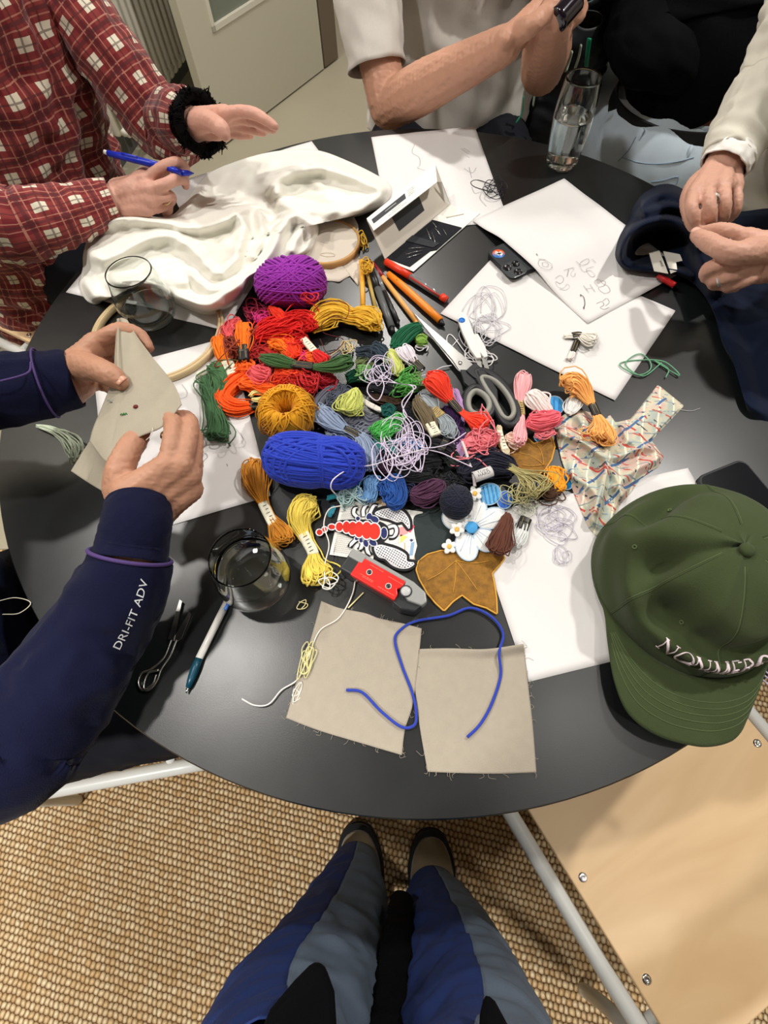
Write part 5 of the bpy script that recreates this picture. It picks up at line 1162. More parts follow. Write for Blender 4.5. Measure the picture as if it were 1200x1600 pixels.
tc = nd(t, 'ShaderNodeTexCoord'); mp = nd(t, 'ShaderNodeMapping'); mp.inputs['Rotation'].default_value = (0, 0, -.25); t.links.new(tc.outputs['Object'], mp.inputs[0]); sx = nd(t, 'ShaderNodeSeparateXYZ'); t.links.new(mp.outputs[0], sx.inputs[0])
rw = mth(t, 'FLOOR', mth(t, 'DIVIDE', sx.outputs['Y'], .0022)); xx = mth(t, 'ADD', mth(t, 'DIVIDE', sx.outputs['X'], .0040), mth(t, 'MULTIPLY', rw, .5))
dk = mth(t, 'LESS_THAN', mth(t, 'ADD', mth(t, 'MULTIPLY', mth(t, 'ABSOLUTE', mth(t, 'SUBTRACT', mth(t, 'FRACT', xx), .5)), 1.2), mth(t, 'ABSOLUTE', mth(t, 'SUBTRACT', mth(t, 'FRACT', mth(t, 'DIVIDE', sx.outputs['Y'], .0022)), .5))), .42)
mx = nd(t, 'ShaderNodeMix', data_type='RGBA'); mx.inputs[6].default_value = rgb(232, 232, 234); mx.inputs[7].default_value = rgb(26, 26, 34); t.links.new(dk, mx.inputs[0]); t.links.new(mx.outputs[2], b.inputs['Base Color'])
zs_ = .0042
scp = thing('scorpion_patch', at(*zc_(500, 380), T), 'embroidered red scorpion patch with black and white hatched claws', 'patch')
def zplate(pts, z, th, nm, m, parent=scp, sm=True, grow=0):
    P_ = catmull([(x, y, 0) for x, y in pts], 48, True)[:, :2] if sm else np.array(pts, float)
    if grow:
        tn = np.roll(P_, -1, 0) - np.roll(P_, 1, 0); tn /= np.linalg.norm(tn, axis=1, keepdims=True); nn = np.stack([tn[:, 1], -tn[:, 0]], 1)
        if np.sum((P_ - P_.mean(0)) * nn) < 0: nn = -nn
        P_ = P_ + nn * grow
    return plate([zc_(*q) for q in P_], T + z, th).build(nm, m, parent, smooth=False)
def zel(cx, cy, rx, ry, ro, z, th, nm, m, grow=0): return zplate(disc_px(cx, cy, rx + grow, ry + grow, ro), z, th, nm, m, sm=False)
claw1 = [(578, 232), (620, 205), (690, 190), (760, 192), (825, 225), (868, 290), (872, 362), (848, 340), (812, 300), (765, 306), (700, 280), (630, 262)]
claw2 = [(572, 525), (620, 500), (690, 515), (770, 540), (842, 585), (850, 640), (915, 655), (868, 694), (800, 700), (725, 672), (665, 618), (605, 600)]
bk = [zplate([(72, 385), (120, 345), (200, 315), (290, 292), (420, 285), (560, 290), (640, 310), (690, 350), (700, 420), (660, 470), (600, 505), (480, 480), (380, 440), (270, 395), (180, 385), (110, 430)], zs_ - .0010, .0016, 'backing', m_eb)]
for c_, nm in ((claw1, 'claw'), (claw2, 'claw')):
    zplate(c_, zs_ - .0010, .0015, nm + '_backing', m_eb, grow=25)
    zplate(c_, zs_ + .0004, .0006, nm + '_outline', m_ew, grow=2)
    zplate(c_, zs_ + .0008, .0008, nm, m_ch, grow=-7)
for k, (cx, cy, rx, ry) in enumerate(((105, 392, 24, 22), (148, 368, 18, 20), (210, 346, 28, 20), (275, 345, 30, 37), (335, 348, 32, 48), (388, 360, 38, 56), (442, 368, 40, 66), (508, 376, 45, 72), (572, 385, 50, 68))):
    z = zs_ + .0005 + k * .00028
    zel(cx, cy, rx, ry, 0, z, .0005, 'segment_outline', m_ew, 10); zel(cx, cy, rx, ry, 0, z + .0003, .0006, 'segment', m_er)
for cx, cy, rx, ry, ro in ((655, 398, 26, 46, 0), (575, 282, 36, 25, 30), (527, 256, 20, 28, 30), (432, 275, 16, 16, 0), (560, 482, 34, 22, 30), (500, 487, 20, 30, -20), (458, 462, 14, 18, 0), (420, 447, 15, 13, 0)):
    zel(cx, cy, rx, ry, ro, zs_ + .0004, .0006, 'body_spot_outline', m_ew, 7); zel(cx, cy, rx, ry, ro, zs_ + .0007, .0008, 'body_spot', m_en)
for pts in ([(430, 265), (398, 232), (405, 190), (432, 182)], [(480, 258), (478, 205), (500, 168), (524, 162)], [(532, 240), (548, 200), (572, 165), (600, 168)], [(420, 452), (380, 490), (362, 520)], [(470, 480), (462, 520), (440, 545)], [(510, 500), (512, 550), (540, 590)], [(690, 350), (745, 340), (762, 385), (738, 430), (695, 435)]):
    P_ = [at(*zc_(*q), T + zs_) for q in pts]
    MB().tubes(catmull(P_, 20), .0036, 10, flat=.22).build('leg_backing', m_eb, scp); MB().tubes(catmull([p + [0, 0, .0006] for p in P_], 20), [.0022] * 14 + [.0019, .0016, .0013, .001, .0008, .0006], 10, flat=.3).build('leg', m_ew, scp)
# ------------------------------------------------------------------ red dispenser
rdm, gym, bkm = plastic('dispenser_red', (226, 30, 22)), plastic('dispenser_grey', (150, 152, 150)), plastic('dispenser_black', (40, 43, 46))
dd = thing('tape_dispenser', at(612, 915, T), 'red, grey and black plastic dispenser with a round grey button', 'dispenser')
zt = .027
tl, tr, br, bl = [at(*zc_(*q), T + zt) for q in ((385, 520), (880, 800), (845, 985), (330, 660))]
du_ = unit(tr - tl); dv_ = unit((bl - tl) - du_ * ((bl - tl) @ du_)); L_ = np.linalg.norm(tr - tl); W_ = .030
dp = lambda a, b_, z: tl * [1, 1, 0] + du_ * a + dv_ * b_ + [0, 0, T + z]
def dslab(pts, z0, z1, nm, m, bv=.0012): return bevel(MB().prism([dp(a, b_, z0) for a, b_ in pts], (0, 0, z1 - z0)).build(nm, m, dd, smooth=False), bv, 3)
Lr = L_ + .0
dslab([(0, .001), (.020, .001), (.020, W_), (0, W_)], .0015, .0255, 'end_block', bkm, .003)
dslab([(.001, 0), (.021, 0), (.021, .012), (.001, .012)], .020, .0272, 'end_cap', gym, .002)
dslab([(.018, .003), (Lr + .002, .003), (Lr + .002, W_ - .001), (.018, W_ - .001)], .0015, .020, 'smoked_body', mat('smoked_red', rgb(96, 22, 24), .15, spec=.6), .0015)
dslab([(.016, .004), (Lr - .004, .004), (Lr - .004, .012), (Lr - .008, .017), (Lr - .004, .022), (Lr - .004, W_), (.016, W_)], .020, .0268, 'red_label', rdm, .0012)
dslab([(.012, -.001), (Lr + .004, -.001), (Lr + .022, .003), (Lr + .029, .012), (Lr + .026, .019), (Lr + .010, .022), (Lr - .002, .018), (Lr - .004, .0045), (.012, .0045)], .012, .0262, 'grey_housing', gym, .002)
dslab([(Lr - .006, .014), (Lr + .010, .018), (Lr + .027, .016), (Lr + .022, .028), (Lr + .006, .034), (Lr - .006, .032)], .0015, .022, 'black_jaw', bkm, .002)
MB().lathe([(.0001, .0008), (.0052, .0008), (.0058, 0), (.0058, -.003)], dp(Lr + .002, .014, .0270), 28).build('round_button', plastic('button_grey', (186, 188, 188)), dd)
MB().lathe([(.0050, .0), (.0072, .0), (.0072, .0006), (.0050, .0006), (.0050, 0)], dp(Lr + .002, .014, .0266), 28).build('button_ring', bkm, dd)
for a, b_ in ((.034, .016), (.062, .019)):
    MB().lathe([(.0001, .0004), (.0030, .0004), (.0034, 0)], dp(a, b_, .0266), 20).build('round_mark', pK, dd)
    MB().lathe([(.0030, .0), (.0036, .0), (.0036, .0005), (.0030, .0005), (.0030, 0)], dp(a, b_, .0266), 20).build('mark_ring', m_card, dd)
mb = MB(); rr = random.Random(8)
for b_, a0, a1 in ((.0075, .030, .048), (.009, .056, .076), (.023, .026, .044), (.0246, .030, .044), (.0255, .052, .074)):
    x = a0
    while x < a1: q = min(a1, x + rr.uniform(.001, .003)); mb.tubes(np.array([dp(x, b_, .0269), dp(q, b_, .0269)]), .00022, 4); x = q + .0008
mb.build('label_print', mat('pale_print', rgb(240, 190, 160), .6), dd)
# ------------------------------------------------------------------ green baseball cap
m_cap = mat('olive_cotton', rgb(63, 74, 46), .9, spec=.12, sheen=.08, bump=.25, bscale=900, var=.08, vscale=50)
m_capst = mat('olive_stitch', rgb(88, 104, 66), .8); m_capw = mat('pale_pink_embroidery', rgb(232, 214, 220), .7)
cf, cbk, cle = at(1090, 1056, T + .022), at(1068, 768, T + .035), at(944, 905, T + .045)
cap_c = np.array([(cf[0] + cbk[0]) / 2 + .004, (cf[1] + cbk[1]) / 2, T + .004]); cy_ = unit((cf - cbk) * [1, 1, 0]); cx_ = np.array([-cy_[1], cy_[0], 0])
if cx_[0] < 0: cx_ = -cx_
RYc = np.linalg.norm((cf - cbk)[:2]) / 2; RXc = abs((cle - cap_c) @ cx_); HC = .122
def cap_pt(th, v):
    """th 0 = front (brim), growing towards +x; v 0 base .. 1 top"""
    th = np.asarray(th, float); v = np.asarray(v, float)
    r = np.power(np.clip(1 - np.power(v, 2.5), 0, 1), 1 / 2.1)
    r = r * (1 + .03 * np.cos(3 * th) * (1 - v))
    lx, ly = RXc * r * np.sin(th), RYc * r * np.cos(th)
    z = HC * v
    # soft dents of an empty crown
    def g(a, b_, sa, sb): return np.exp(-((np.angle(np.exp(1j * (th - a)))) / sa) ** 2 - ((v - b_) / sb) ** 2)
    dent = .030 * g(-.75, .66, .26, .12) + .020 * g(.40, .58, .40, .09) + .030 * g(-2.4, .68, .50, .11) + .022 * g(-1.30, .80, .22, .15) + .018 * g(1.3, .62, .4, .12) - .008 * g(-.35, .76, .16, .2) - .010 * g(-1.75, .62, .22, .3) - .009 * g(-.2, .42, .6, .07) - .008 * g(-1.05, .52, .16, .12) + .014 * g(-.30, .63, .16, .10) + .012 * g(2.6, .6, .3, .15)
    dent = dent + .0045 * np.sin(5 * th + 9 * v) * np.sin(6 * v + 2 * th + 1) * np.clip(v * 3, 0, 1) * np.clip((1 - v) * 4, 0, 1)
    dent = dent * 1.25
    k = 1 - dent / RXc * .55
    z = z - dent * .72
    return cap_c + (lx * k)[..., None] * cx_ + (ly * k)[..., None] * cy_ + z[..., None] * np.array([0, 0, 1.0])
cap = thing('baseball_cap', cap_c, 'olive green baseball cap with pale embroidered capitals, brim towards the viewer', 'cap')
TH = np.linspace(0, 2 * np.pi, 161)[:-1]; VV = np.r_[np.linspace(0, .9, 46), np.linspace(.9, 1, 14)[1:] ** 1.0]
rings = cap_pt(TH[None, :] + 0 * VV[:, None], VV[:, None] + 0 * TH[None, :])
o = MB().loft(rings, cap=False).build('crown', m_cap, cap); s_ = o.modifiers.new('thick', 'SOLIDIFY'); s_.thickness = .0012
top = cap_pt(np.array([0.0]), np.array([1.0]))[0]
MB().sphere(cap_pt(np.array([0.0]), np.array([.999]))[0] + [0, 0, .002], (.0072, .0072, .0048), 12).build('top_button', m_cap, cap)
for k in range(6):
    a = k * math.pi / 3
    vs = np.linspace(.03, .985, 60)
    for off in (-.02, .02):
        q = cap_pt(a + off / np.maximum(.08, (1 - vs ** 2.5) ** .476), vs)
        if off < 0: MB().tubes(q + np.array([0, 0, .0001]), .0004, 5).build('seam', m_capst, cap)
    q = cap_pt(np.full(60, a), vs); MB().tubes(q, .0006, 5).build('panel_seam', m_cap, cap)
    e0_ = cap_pt(np.array([a + .52, a + .54]), np.array([.66, .66])); e1_ = cap_pt(np.array([a + .52]), np.array([.68]))[0]
    nn = unit(np.cross(e0_[1] - e0_[0], e1_ - e0_[0])); 
    if nn[2] < 0: nn = -nn
    MB().lathe([(.0011, .0002), (.0022, .0002), (.0026, .0008), (.0022, .0013), (.0011, .0008), (.0011, .0002)], e0_[0] + nn * .0003, 18, ax=nn).build('eyelet', m_capst, cap)
# brim: from the crown's front arc out to its rounded edge, bowed in the middle
inner_th = np.linspace(-1.42, 1.42, 61)
ipts = cap_pt(inner_th, np.full(61, .02))
oz = lambda s_: T + .004 + .020 * (1 - np.abs(s_) ** 2.2)
op = catmull([(946, 936, 0), (950, 1000, 0), (960, 1066, 0), (982, 1116, 0), (1024, 1148, 0), (1076, 1164, 0), (1112, 1166, 0), (1146, 1154, 0), (1164, 1122, 0), (1170, 1070, 0), (1176, 1010, 0)], 61)
sgn = np.linspace(-1, 1, 61)
opts = at_arr(op[:, 0], op[:, 1], oz(sgn))
if np.linalg.norm(ipts[0] - opts[0]) > np.linalg.norm(ipts[-1] - opts[0]): ipts = ipts[::-1]
def brim_pt(u_, v_):
    i = np.clip(u_, 0, 1) * 60; i0 = np.minimum(i.astype(int), 59); f = (i - i0)[..., None]
    A = ipts[i0] * (1 - f) + ipts[i0 + 1] * f; B = opts[i0] * (1 - f) + opts[i0 + 1] * f
    s_ = v_[..., None]; P_ = A * (1 - s_) + B * s_
    lift = .006 * np.sin(np.pi * v_) * (1 - (2 * u_ - 1) ** 2); base = T + .006 + .018 * (1 - np.abs(2 * u_ - 1) ** 2.2)
    P_[..., 2] = base * (1 - .0) + lift
    return P_
UU, V2 = np.meshgrid(np.linspace(0, 1, 81), np.linspace(0, 1, 20))
o = MB().grid(brim_pt(UU, V2)).build('brim', m_cap, cap); s_ = o.modifiers.new('thick', 'SOLIDIFY'); s_.thickness = .0032; s_.offset = 0
for v_ in (.38, .48, .58, .68, .79):
    lo = .10 + .1 * (1 - v_); uu = np.linspace(lo, 1 - lo, 60); MB().tubes(brim_pt(uu, np.full(60, v_)) + np.array([0, 0, .0019]), .00045, 4).build('brim_stitch', m_capst, cap)
MB().tubes(ipts + np.array([0, 0, .003]), .0018, 6).build('sweatband_piping', m_cap, cap)
# embroidered capitals drawn as serifed strokes, wrapped on the crown
GL = {'N': ([(.1, 0, .1, 1, .07), (.1, 1, .8, 0, .16), (.8, 0, .8, 1, .07)], [(.1, 0), (.1, 1), (.8, 1)], .95),
      'O': ('ring', [], 1.0), 'M': ([(.1, 0, .14, 1, .07), (.14, 1, .52, 0, .14), (.52, 0, .92, 1, .07), (.92, 1, .96, 0, .15)], [(.1, 0), (.14, 1), (.92, 1), (.96, 0)], 1.15),
      'E': ([(.15, 0, .15, 1, .15), (.15, 1, .65, 1, .07), (.15, .52, .55, .52, .07), (.15, 0, .68, 0, .07)], [(.65, .92), (.68, .08)], .82),
      'R': ([(.15, 0, .15, 1, .15), (.15, 1, .5, 1, .07), (.5, 1, .66, .76, .14), (.66, .76, .5, .5, .12), (.5, .5, .15, .5, .07), (.42, .5, .82, 0, .15)], [(.15, 0), (.82, 0)], .92),
      'C': ('arc', [], .92), 'I': ([(.2, 0, .2, 1, .15)], [(.2, 0), (.2, 1)], .48)}
def glyph(ch):
    """list of thick strokes: centre points and widths"""
    st, ser, adv = GL[ch]; out = []
    if st == 'ring':
        a = np.linspace(0, 2 * np.pi, 25); out.append((np.stack([.5 + .40 * np.cos(a), .5 + .5 * np.sin(a)], 1), .05 + .05 * np.abs(np.cos(a))))
    elif st == 'arc':
        a = np.linspace(.7, 2 * np.pi - .7, 20); out.append((np.stack([.5 + .40 * np.cos(a), .5 + .5 * np.sin(a)], 1), .05 + .05 * np.abs(np.cos(a))))
    else:
        for x0, y0, x1, y1, w in st: out.append((np.array([(x0 + (x1 - x0) * k, y0 + (y1 - y0) * k) for k in np.linspace(0, 1, 8)]), np.full(8, w / 2)))
    for x, y in ser: out.append((np.array([(x - .13, y), (x, y), (x + .13, y)]), np.full(3, .035)))
    return out, adv
word = 'NON MERCI'; hgt_ = .0185; xs_ = 0; items = []
for ch in word:
    if ch == ' ': xs_ += .12; continue
    g_, adv = glyph(ch); items.append((xs_, g_, ch)); xs_ += adv
tot = xs_; sign = 1.0
tp = cap_pt(np.array([.3]), np.array([.2]))[0]; sign = 1.0 if (tp - cap_c) @ _x * 1 > 0 else -1.0
th_w = hgt_ / ((RXc + RYc) / 2) * .92
for x0, g_, ch in items:
    mb = MB()
    for P_, w_ in g_:
        thv = sign * ((x0 + P_[:, 0] - tot / 2) * th_w + .02); vv = .33 + P_[:, 1] * hgt_ / HC
        Q = cap_pt(thv, vv); dq = cap_pt(thv, vv + .02) - Q; outw = unit((Q.mean(0) - cap_c) * [1, 1, 0]) * .0006
        mb.tubes(Q + outw + np.array([0, 0, .0003]), np.maximum(w_ * hgt_, .0005), 8, flat=.45)
    mb.build('embroidered_letter', m_capw, cap)
v, f = text_geo('caron de beaumarchais', .0105)
thv = math.pi + sign * (-(v[:, 0]) / RXc) * -1.0 * -1.0
Q = cap_pt(thv, .30 + v[:, 1] / HC); nq = (Q - cap_c) * [1, 1, 0.3]; nq /= np.linalg.norm(nq, axis=1, keepdims=True)
mb = MB(); mb.add(Q + nq * .0008, f); mb.build('back_lettering', m_capw, cap, smooth=False)
# adjusting strap end at the side
bevel(MB().prism([at(943, 872, T + .002), at(962, 846, T + .002), at(966, 868, T + .002), at(952, 892, T + .002)], (0, 0, .012)).build('strap_end', m_cap, cap, smooth=False), .002)
# ------------------------------------------------------------------ navy garment
m_navy = mat('navy_jersey', rgb(13, 23, 44), .9, spec=.12, sheen=.06, bump=.2, bscale=900)
nv_out = [(958, 402), (962, 374), (982, 334), (1004, 300), (1042, 287), (1076, 300), (1104, 320), (1150, 330), (1240, 340), (1260, 500), (1240, 660), (1174, 653), (1164, 602), (1132, 546), (1116, 492), (1090, 452), (1060, 432), (1000, 424), (970, 420)]
nv_f = [([(964, 398), (978, 370), (1008, 350), (1045, 344), (1085, 360)], .060, 12), ([(1000, 318), (1036, 300), (1080, 316)], .046, 22), ([(1010, 332), (1050, 322), (1085, 335)], .052, 16), ([(966, 410), (1000, 417), (1050, 421), (1080, 430)], .020, 9), ([(1085, 360), (1098, 398), (1120, 440)], .052, 22),
        ([(1130, 470), (1180, 500), (1230, 510)], .014, 30), ([(1118, 460), (1148, 550), (1180, 640)], .010, 22), ([(1190, 470), (1215, 600)], .012, 26)]
nv = spread(nv_out, (1105, 425), lambda px, py, e: T + .003 + (fold_z(nv_f, px, py) + .006) * smoothstep(0, .10, e) - .006, 220, 60).build('navy_garment', m_navy, loc=at(1105, 425, T))
tag(nv, 'navy blue garment being sewn at the right rim of the table', 'garment')
m_tagw = mat('woven_label', rgb(222, 218, 206), .8)
for k, (pts, txt) in enumerate((([(1014, 396), (1030, 392), (1044, 428), (1022, 424)], 'SIAM'), ([(1036, 393), (1062, 398), (1066, 408), (1056, 410), (1058, 424), (1048, 428)], None))):
    o = MB().prism([at(x, y, T + .024 - .002 * k) for x, y in pts], (0, 0, .0008)).build('care_label', m_tagw, nv, smooth=False)
    o['label'] = ('wide white woven label', 'folded white woven label')[k]
    if txt:
        v, f = text_geo(txt, .0062); p0 = at(1034, 412, T + .0252); u_ = unit(at(1030, 400, T) - at(1038, 424, T)); w_ = np.array([-u_[1], u_[0], 0])
        mb = MB(); mb.add(p0 + v[:, :1] * u_ + v[:, 1:2] * w_ + [0, 0, .0], f); mb.build('label_letters', m_ink, o, smooth=False)
MB().tubes(catmull([at(1028, 430, T + .014), at(1040, 438, T + .012), at(1054, 446, T + .010)], 12), [.004] * 4 + [.0046] * 4 + [.005] * 4, 8).build('red_zip_pull', plastic('red_pull', (190, 26, 30)), nv)
# ------------------------------------------------------------------ people
def W_(p): return at(p[0], p[1], p[2]) if len(p) == 3 else np.array(p[:3], float)
def limb(mb, pts, radii, n=14, k=24):
    P_ = np.array(pts, float); R_ = np.asarray(radii, float)
    c = catmull(np.c_[P_, R_], k); mb.tubes(c[:, :3], np.maximum(c[:, 3], .003), n)
    mb.sphere(c[0, :3], c[0, 3] * .97, 8); mb.sphere(c[-1, :3], c[-1, 3] * .97, 8)
def skin_mat(name, col):
    m = mat(name, col, .5, spec=.35, var=.10, vscale=45, bump=.12, bscale=330)
    b = m.node_tree.nodes['Principled BSDF']; b.inputs['Subsurface Weight'].default_value = .12; b.inputs['Subsurface Radius'].default_value = (.01, .004, .002); b.inputs['Subsurface Scale'].default_value = .5
    return m
def hand(mb, wrist, fingers, thumb, wr=.026, fr=.0088, web=.0125):
    """wrist point, four finger chains (knuckle to tip) and a thumb chain, in world space"""
    w = W_(wrist)
    kn = []
    for i, f in enumerate(fingers):
        P_ = [W_(q) for q in f]; s = fr * (1.0, 1.04, .98, .86)[i] if len(fingers) == 4 else fr
        r = np.interp(np.linspace(0, 1, len(P_)), [0, .35, .5, .75, 1], [1.16, .98, 1.04, .90, .76]) * s
        limb(mb, P_, r, 12, 26); kn.append(P_[0])
    side = unit(kn[-1] - kn[0])
    for i, k_ in enumerate(kn):
        o = side * (i - (len(kn) - 1) / 2) * wr * .42
        limb(mb, [w + o, w + (k_ - w) * .5 + o * .45, k_], [wr * .62, web * 1.1, web * .98], 12, 12)
        if i: limb(mb, [w + (kn[i - 1] - w) * .4, (kn[i - 1] + k_) / 2 * .94 + w * .06], [web, web * .9], 10, 8)
    T_ = [W_(q) for q in thumb]; r = np.interp(np.linspace(0, 1, len(T_)), [0, .4, .7, .9, 1], [.0165, .0128, .0120, .0112, .0085])
    limb(mb, T_, r * fr / .0088, 12, 26); limb(mb, [w, T_[0], T_[min(1, len(T_) - 1)]], [wr * .7, .017 * fr / .0088, .0145 * fr / .0088], 12, 10)
    return T_, [[W_(q) for q in f] for f in fingers]
def nail(tip, prev, up, r, parent, m):
    d_ = unit(tip - prev); up = unit(np.asarray(up) - d_ * (np.asarray(up) @ d_)); sd = np.cross(d_, up); G = []
    for a in np.linspace(-.85, .85, 9): G.append([tip + d_ * (r * (.55 - 1.25 * t_) * (1 - .18 * (a / .85) ** 2 * (1 - t_))) + up * (r * .93 * math.cos(a)) + sd * (r * .93 * math.sin(a)) for t_ in np.linspace(0, 1, 7)])
    o = MB().grid(np.array(G)).build('fingernail', m, parent); s_ = o.modifiers.new('thick', 'SOLIDIFY'); s_.thickness = .0012; s_.offset = 0
def finger_ring(p, q, t_, r, parent, m, w=.0028, label=None):
    c = p + (q - p) * t_; ax = unit(q - p); h = w / 2
    o = MB().lathe([(r, -h), (r + .0012, -h * .8), (r + .0013, h * .8), (r, h), (r, -h)], c, 36, ax=ax).build('finger_ring', m, parent)
    if label: o['label'] = label
def sleeve(pts, rx, n=64, k=70, ry=None, wr=.05, seed=0.0, scale=26, side=None, cap=True, hem=0.0):
    """cloth tube with folds; returns rings and uv"""
    P_ = np.array(pts, float); rx = np.asarray(rx, float); ry = rx if ry is None else np.asarray(ry, float)
    c = catmull(np.c_[P_, rx, ry], k); X = c[:, :3]; t_ = np.gradient(X, axis=0); t_ /= np.linalg.norm(t_, axis=1, keepdims=True)
    if side is None:
        a = unit(np.cross(t_[0], (0, 0, 1.0)))
    else: a = unit(np.asarray(side, float))
    A = []
    for i in range(k): a = a - t_[i] * (a @ t_[i]); a = a / np.linalg.norm(a); A.append(a)
    A = np.array(A); B = np.cross(t_, A)
    th = np.linspace(0, 2 * np.pi, n, endpoint=False); s_ = np.r_[0, np.cumsum(np.linalg.norm(np.diff(X, axis=0), axis=1))]
    base = X[:, None] + c[:, 3][:, None, None] * np.cos(th)[None, :, None] * A[:, None] + c[:, 4][:, None, None] * np.sin(th)[None, :, None] * B[:, None]
    f = wr * (ridges(base.reshape(-1, 3) * [1, 1, 1], scale, seed).reshape(k, n) - .45) + wr * .5 * wob(base.reshape(-1, 3), scale * 2.3, seed + 2).reshape(k, n)
    env = np.ones(k); env[0] *= .2
    out = X[:, None] + (base - X[:, None]) * (1 + f[..., None] * env[:, None, None])
    rm = (c[:, 3] + c[:, 4]) / 2
    uv = np.stack([np.broadcast_to(th[None, :], (k, n)) * rm.mean(), np.broadcast_to(s_[:, None], (k, n))], -1).reshape(-1, 2)
    return out, uv, (X, A, B, c[:, 3], c[:, 4])
def garment(name, m, parent, pts, rx, thick=.002, **kw):
    R_, uv, fr_ = sleeve(pts, rx, **kw)
    o = MB().loft(R_, cap=False, uv=uv).build(name, m, parent); s_ = o.modifiers.new('thick', 'SOLIDIFY'); s_.thickness = thick; s_.offset = -1
    return o, R_, fr_
def head(mb, neck, look, pitch=.45):
    """skull, jaw, brow, nose and ears grown on top of a neck point; returns the frame for hair and eyes"""
    f = unit(np.asarray(look, float) * [1, 1, 0]); f = unit(f * math.cos(pitch) + np.array([0, 0, -math.sin(pitch)])); s_ = unit(np.cross(f, (0, 0, 1.0))); u_ = np.cross(s_, f)
    R_ = np.stack([f, s_, u_], 1); c = np.asarray(neck, float) + [0, 0, .105] + f * .03
    L = lambda a, b_, h: c + f * a + s_ * b_ + u_ * h
    limb(mb, [np.asarray(neck, float) - [0, 0, .06], np.asarray(neck, float) + [0, 0, .02], L(-.025, 0, -.05)], [.06, .056, .058])
    mb.sphere(L(-.012, 0, .022), (.098, .076, .092), 16, rot=R_); mb.sphere(L(.020, 0, -.030), (.070, .062, .080), 14, rot=R_); mb.sphere(L(.052, 0, -.082), (.026, .028, .022), 10, rot=R_)
    limb(mb, [L(.078, 0, .008), L(.096, 0, -.018), L(.106, 0, -.030)], [.009, .010, .012], 10, 8); mb.sphere(L(.094, 0, -.032), (.013, .016, .009), 8, rot=R_)
    for q in (-1, 1):
        mb.sphere(L(-.012, q * .078, -.012), (.018, .008, .030), 10, rot=R_); mb.sphere(L(.066, q * .032, .016), (.018, .024, .008), 8, rot=R_); mb.sphere(L(.055, q * .038, -.028), (.022, .018, .020), 8, rot=R_)
    mb.sphere(L(.080, 0, -.060), (.012, .022, .006), 8, rot=R_); mb.sphere(L(.079, 0, -.068), (.011, .018, .006), 8, rot=R_)
    return L, R_
def head_parts(fr_, parent, hair, length=.0):
    L, R_ = fr_; m_h = mat('hair_%d' % int(hair[0]), rgb(*hair), .55, spec=.4, bump=.6, bscale=160, stretch=(1, 1, .15)); mh = MB()
    la = np.linspace(-.35, np.pi / 2 - .03, 18); lo = np.linspace(0, 2 * np.pi, 48, endpoint=False); rg_ = []
    for a in la:
        ring = []
        for b_ in lo:
            lift = .5 * max(0, math.cos(b_)) ** 2 if a < .55 else 0
            a2 = a + max(0, math.cos(b_)) * (.75 - a) * (1 if a < .75 else 0) - (length * max(0, -math.cos(b_)) if a < 0 else 0)
            k_ = 1.07 + .015 * math.sin(b_ * 9 + a * 7)
            ring.append(L(-.014 + .099 * k_ * math.cos(a2) * math.cos(b_), .080 * k_ * math.cos(a2) * math.sin(b_), .024 + .094 * k_ * math.sin(a2)))
        rg_.append(ring)
    o = mh.loft(np.array(rg_)).build('hair', m_h, parent)
    for q in (-1, 1):
        e_ = MB().sphere(L(.070, q * .031, .000), .0125, 10, rot=R_).build('eye', mat('eye_white', rgb(226, 222, 216), .2), parent)
        MB().sphere(L(.0795, q * .031, -.001), (.0035, .0058, .0058), 8, rot=R_).build('iris', mat('iris_brown', rgb(60, 42, 30), .2), e_)
    MB().tubes(catmull([L(.083, -.022, -.063), L(.093, 0, -.063), L(.083, .022, -.063)], 10), [.002] * 2 + [.0035] * 6 + [.002] * 2, 8).build('lips', mat('lips', rgb(176, 104, 96), .5), parent)
m_gold_ring = mat('gold_ring', (.83, .62, .32, 1), .25, metal=1.0); m_silver = mat('silver_ring', (.86, .86, .84, 1), .42, metal=.8)
# ================= person in the navy sweatshirt (left) =================
sE = skin_mat('skin_warm', rgb(186, 138, 112)); nE = mat('nail_warm', rgb(214, 158, 132), .3)
m_sw = mat('navy_sweatshirt', rgb(17, 20, 46), .9, spec=.10, sheen=.05, bump=.3, bscale=700); m_pu = mat('purple_seam', rgb(76, 56, 112), .8); m_dkt = mat('black_trousers', rgb(18, 20, 28), .85, spec=.2)
pE = thing('person', (-.62, .10, 0), 'person in a navy sweatshirt with purple seams, holding a piece of linen in both hands', 'person')
mb = MB()
thR, fR = hand(mb, (220, 790, .860), [
  [(262, 728, .884), (268, 690, .890), (270, 660, .884), (254, 654, .870), (238, 664, .862)],
  [(283, 728, .880), (293, 692, .882), (296, 662, .872), (284, 652, .856), (262, 660, .848)],
  [(295, 744, .868), (303, 712, .866), (303, 682, .856), (292, 668, .842), (276, 674, .836)],
  [(298, 764, .855), (305, 736, .848), (304, 712, .840), (292, 700, .832), (280, 702, .828)]],
  [(190, 768, .866), (187, 738, .878), (200, 706, .880), (212, 688, .874), (222, 676, .868)], wr=.030, fr=.0096, web=.0145)
limb(mb, [W_((220, 790, .860)), W_((205, 870, .852)), W_((150, 992, .806)), W_((42, 1136, .802)), W_((-36, 1182, .812))], [.029, .032, .036, .040, .040])
limb(mb, [W_((-36, 1182, .812)), np.array([-.63, -.07, .95]), np.array([-.635, -.03, 1.10])], [.040, .045, .055])
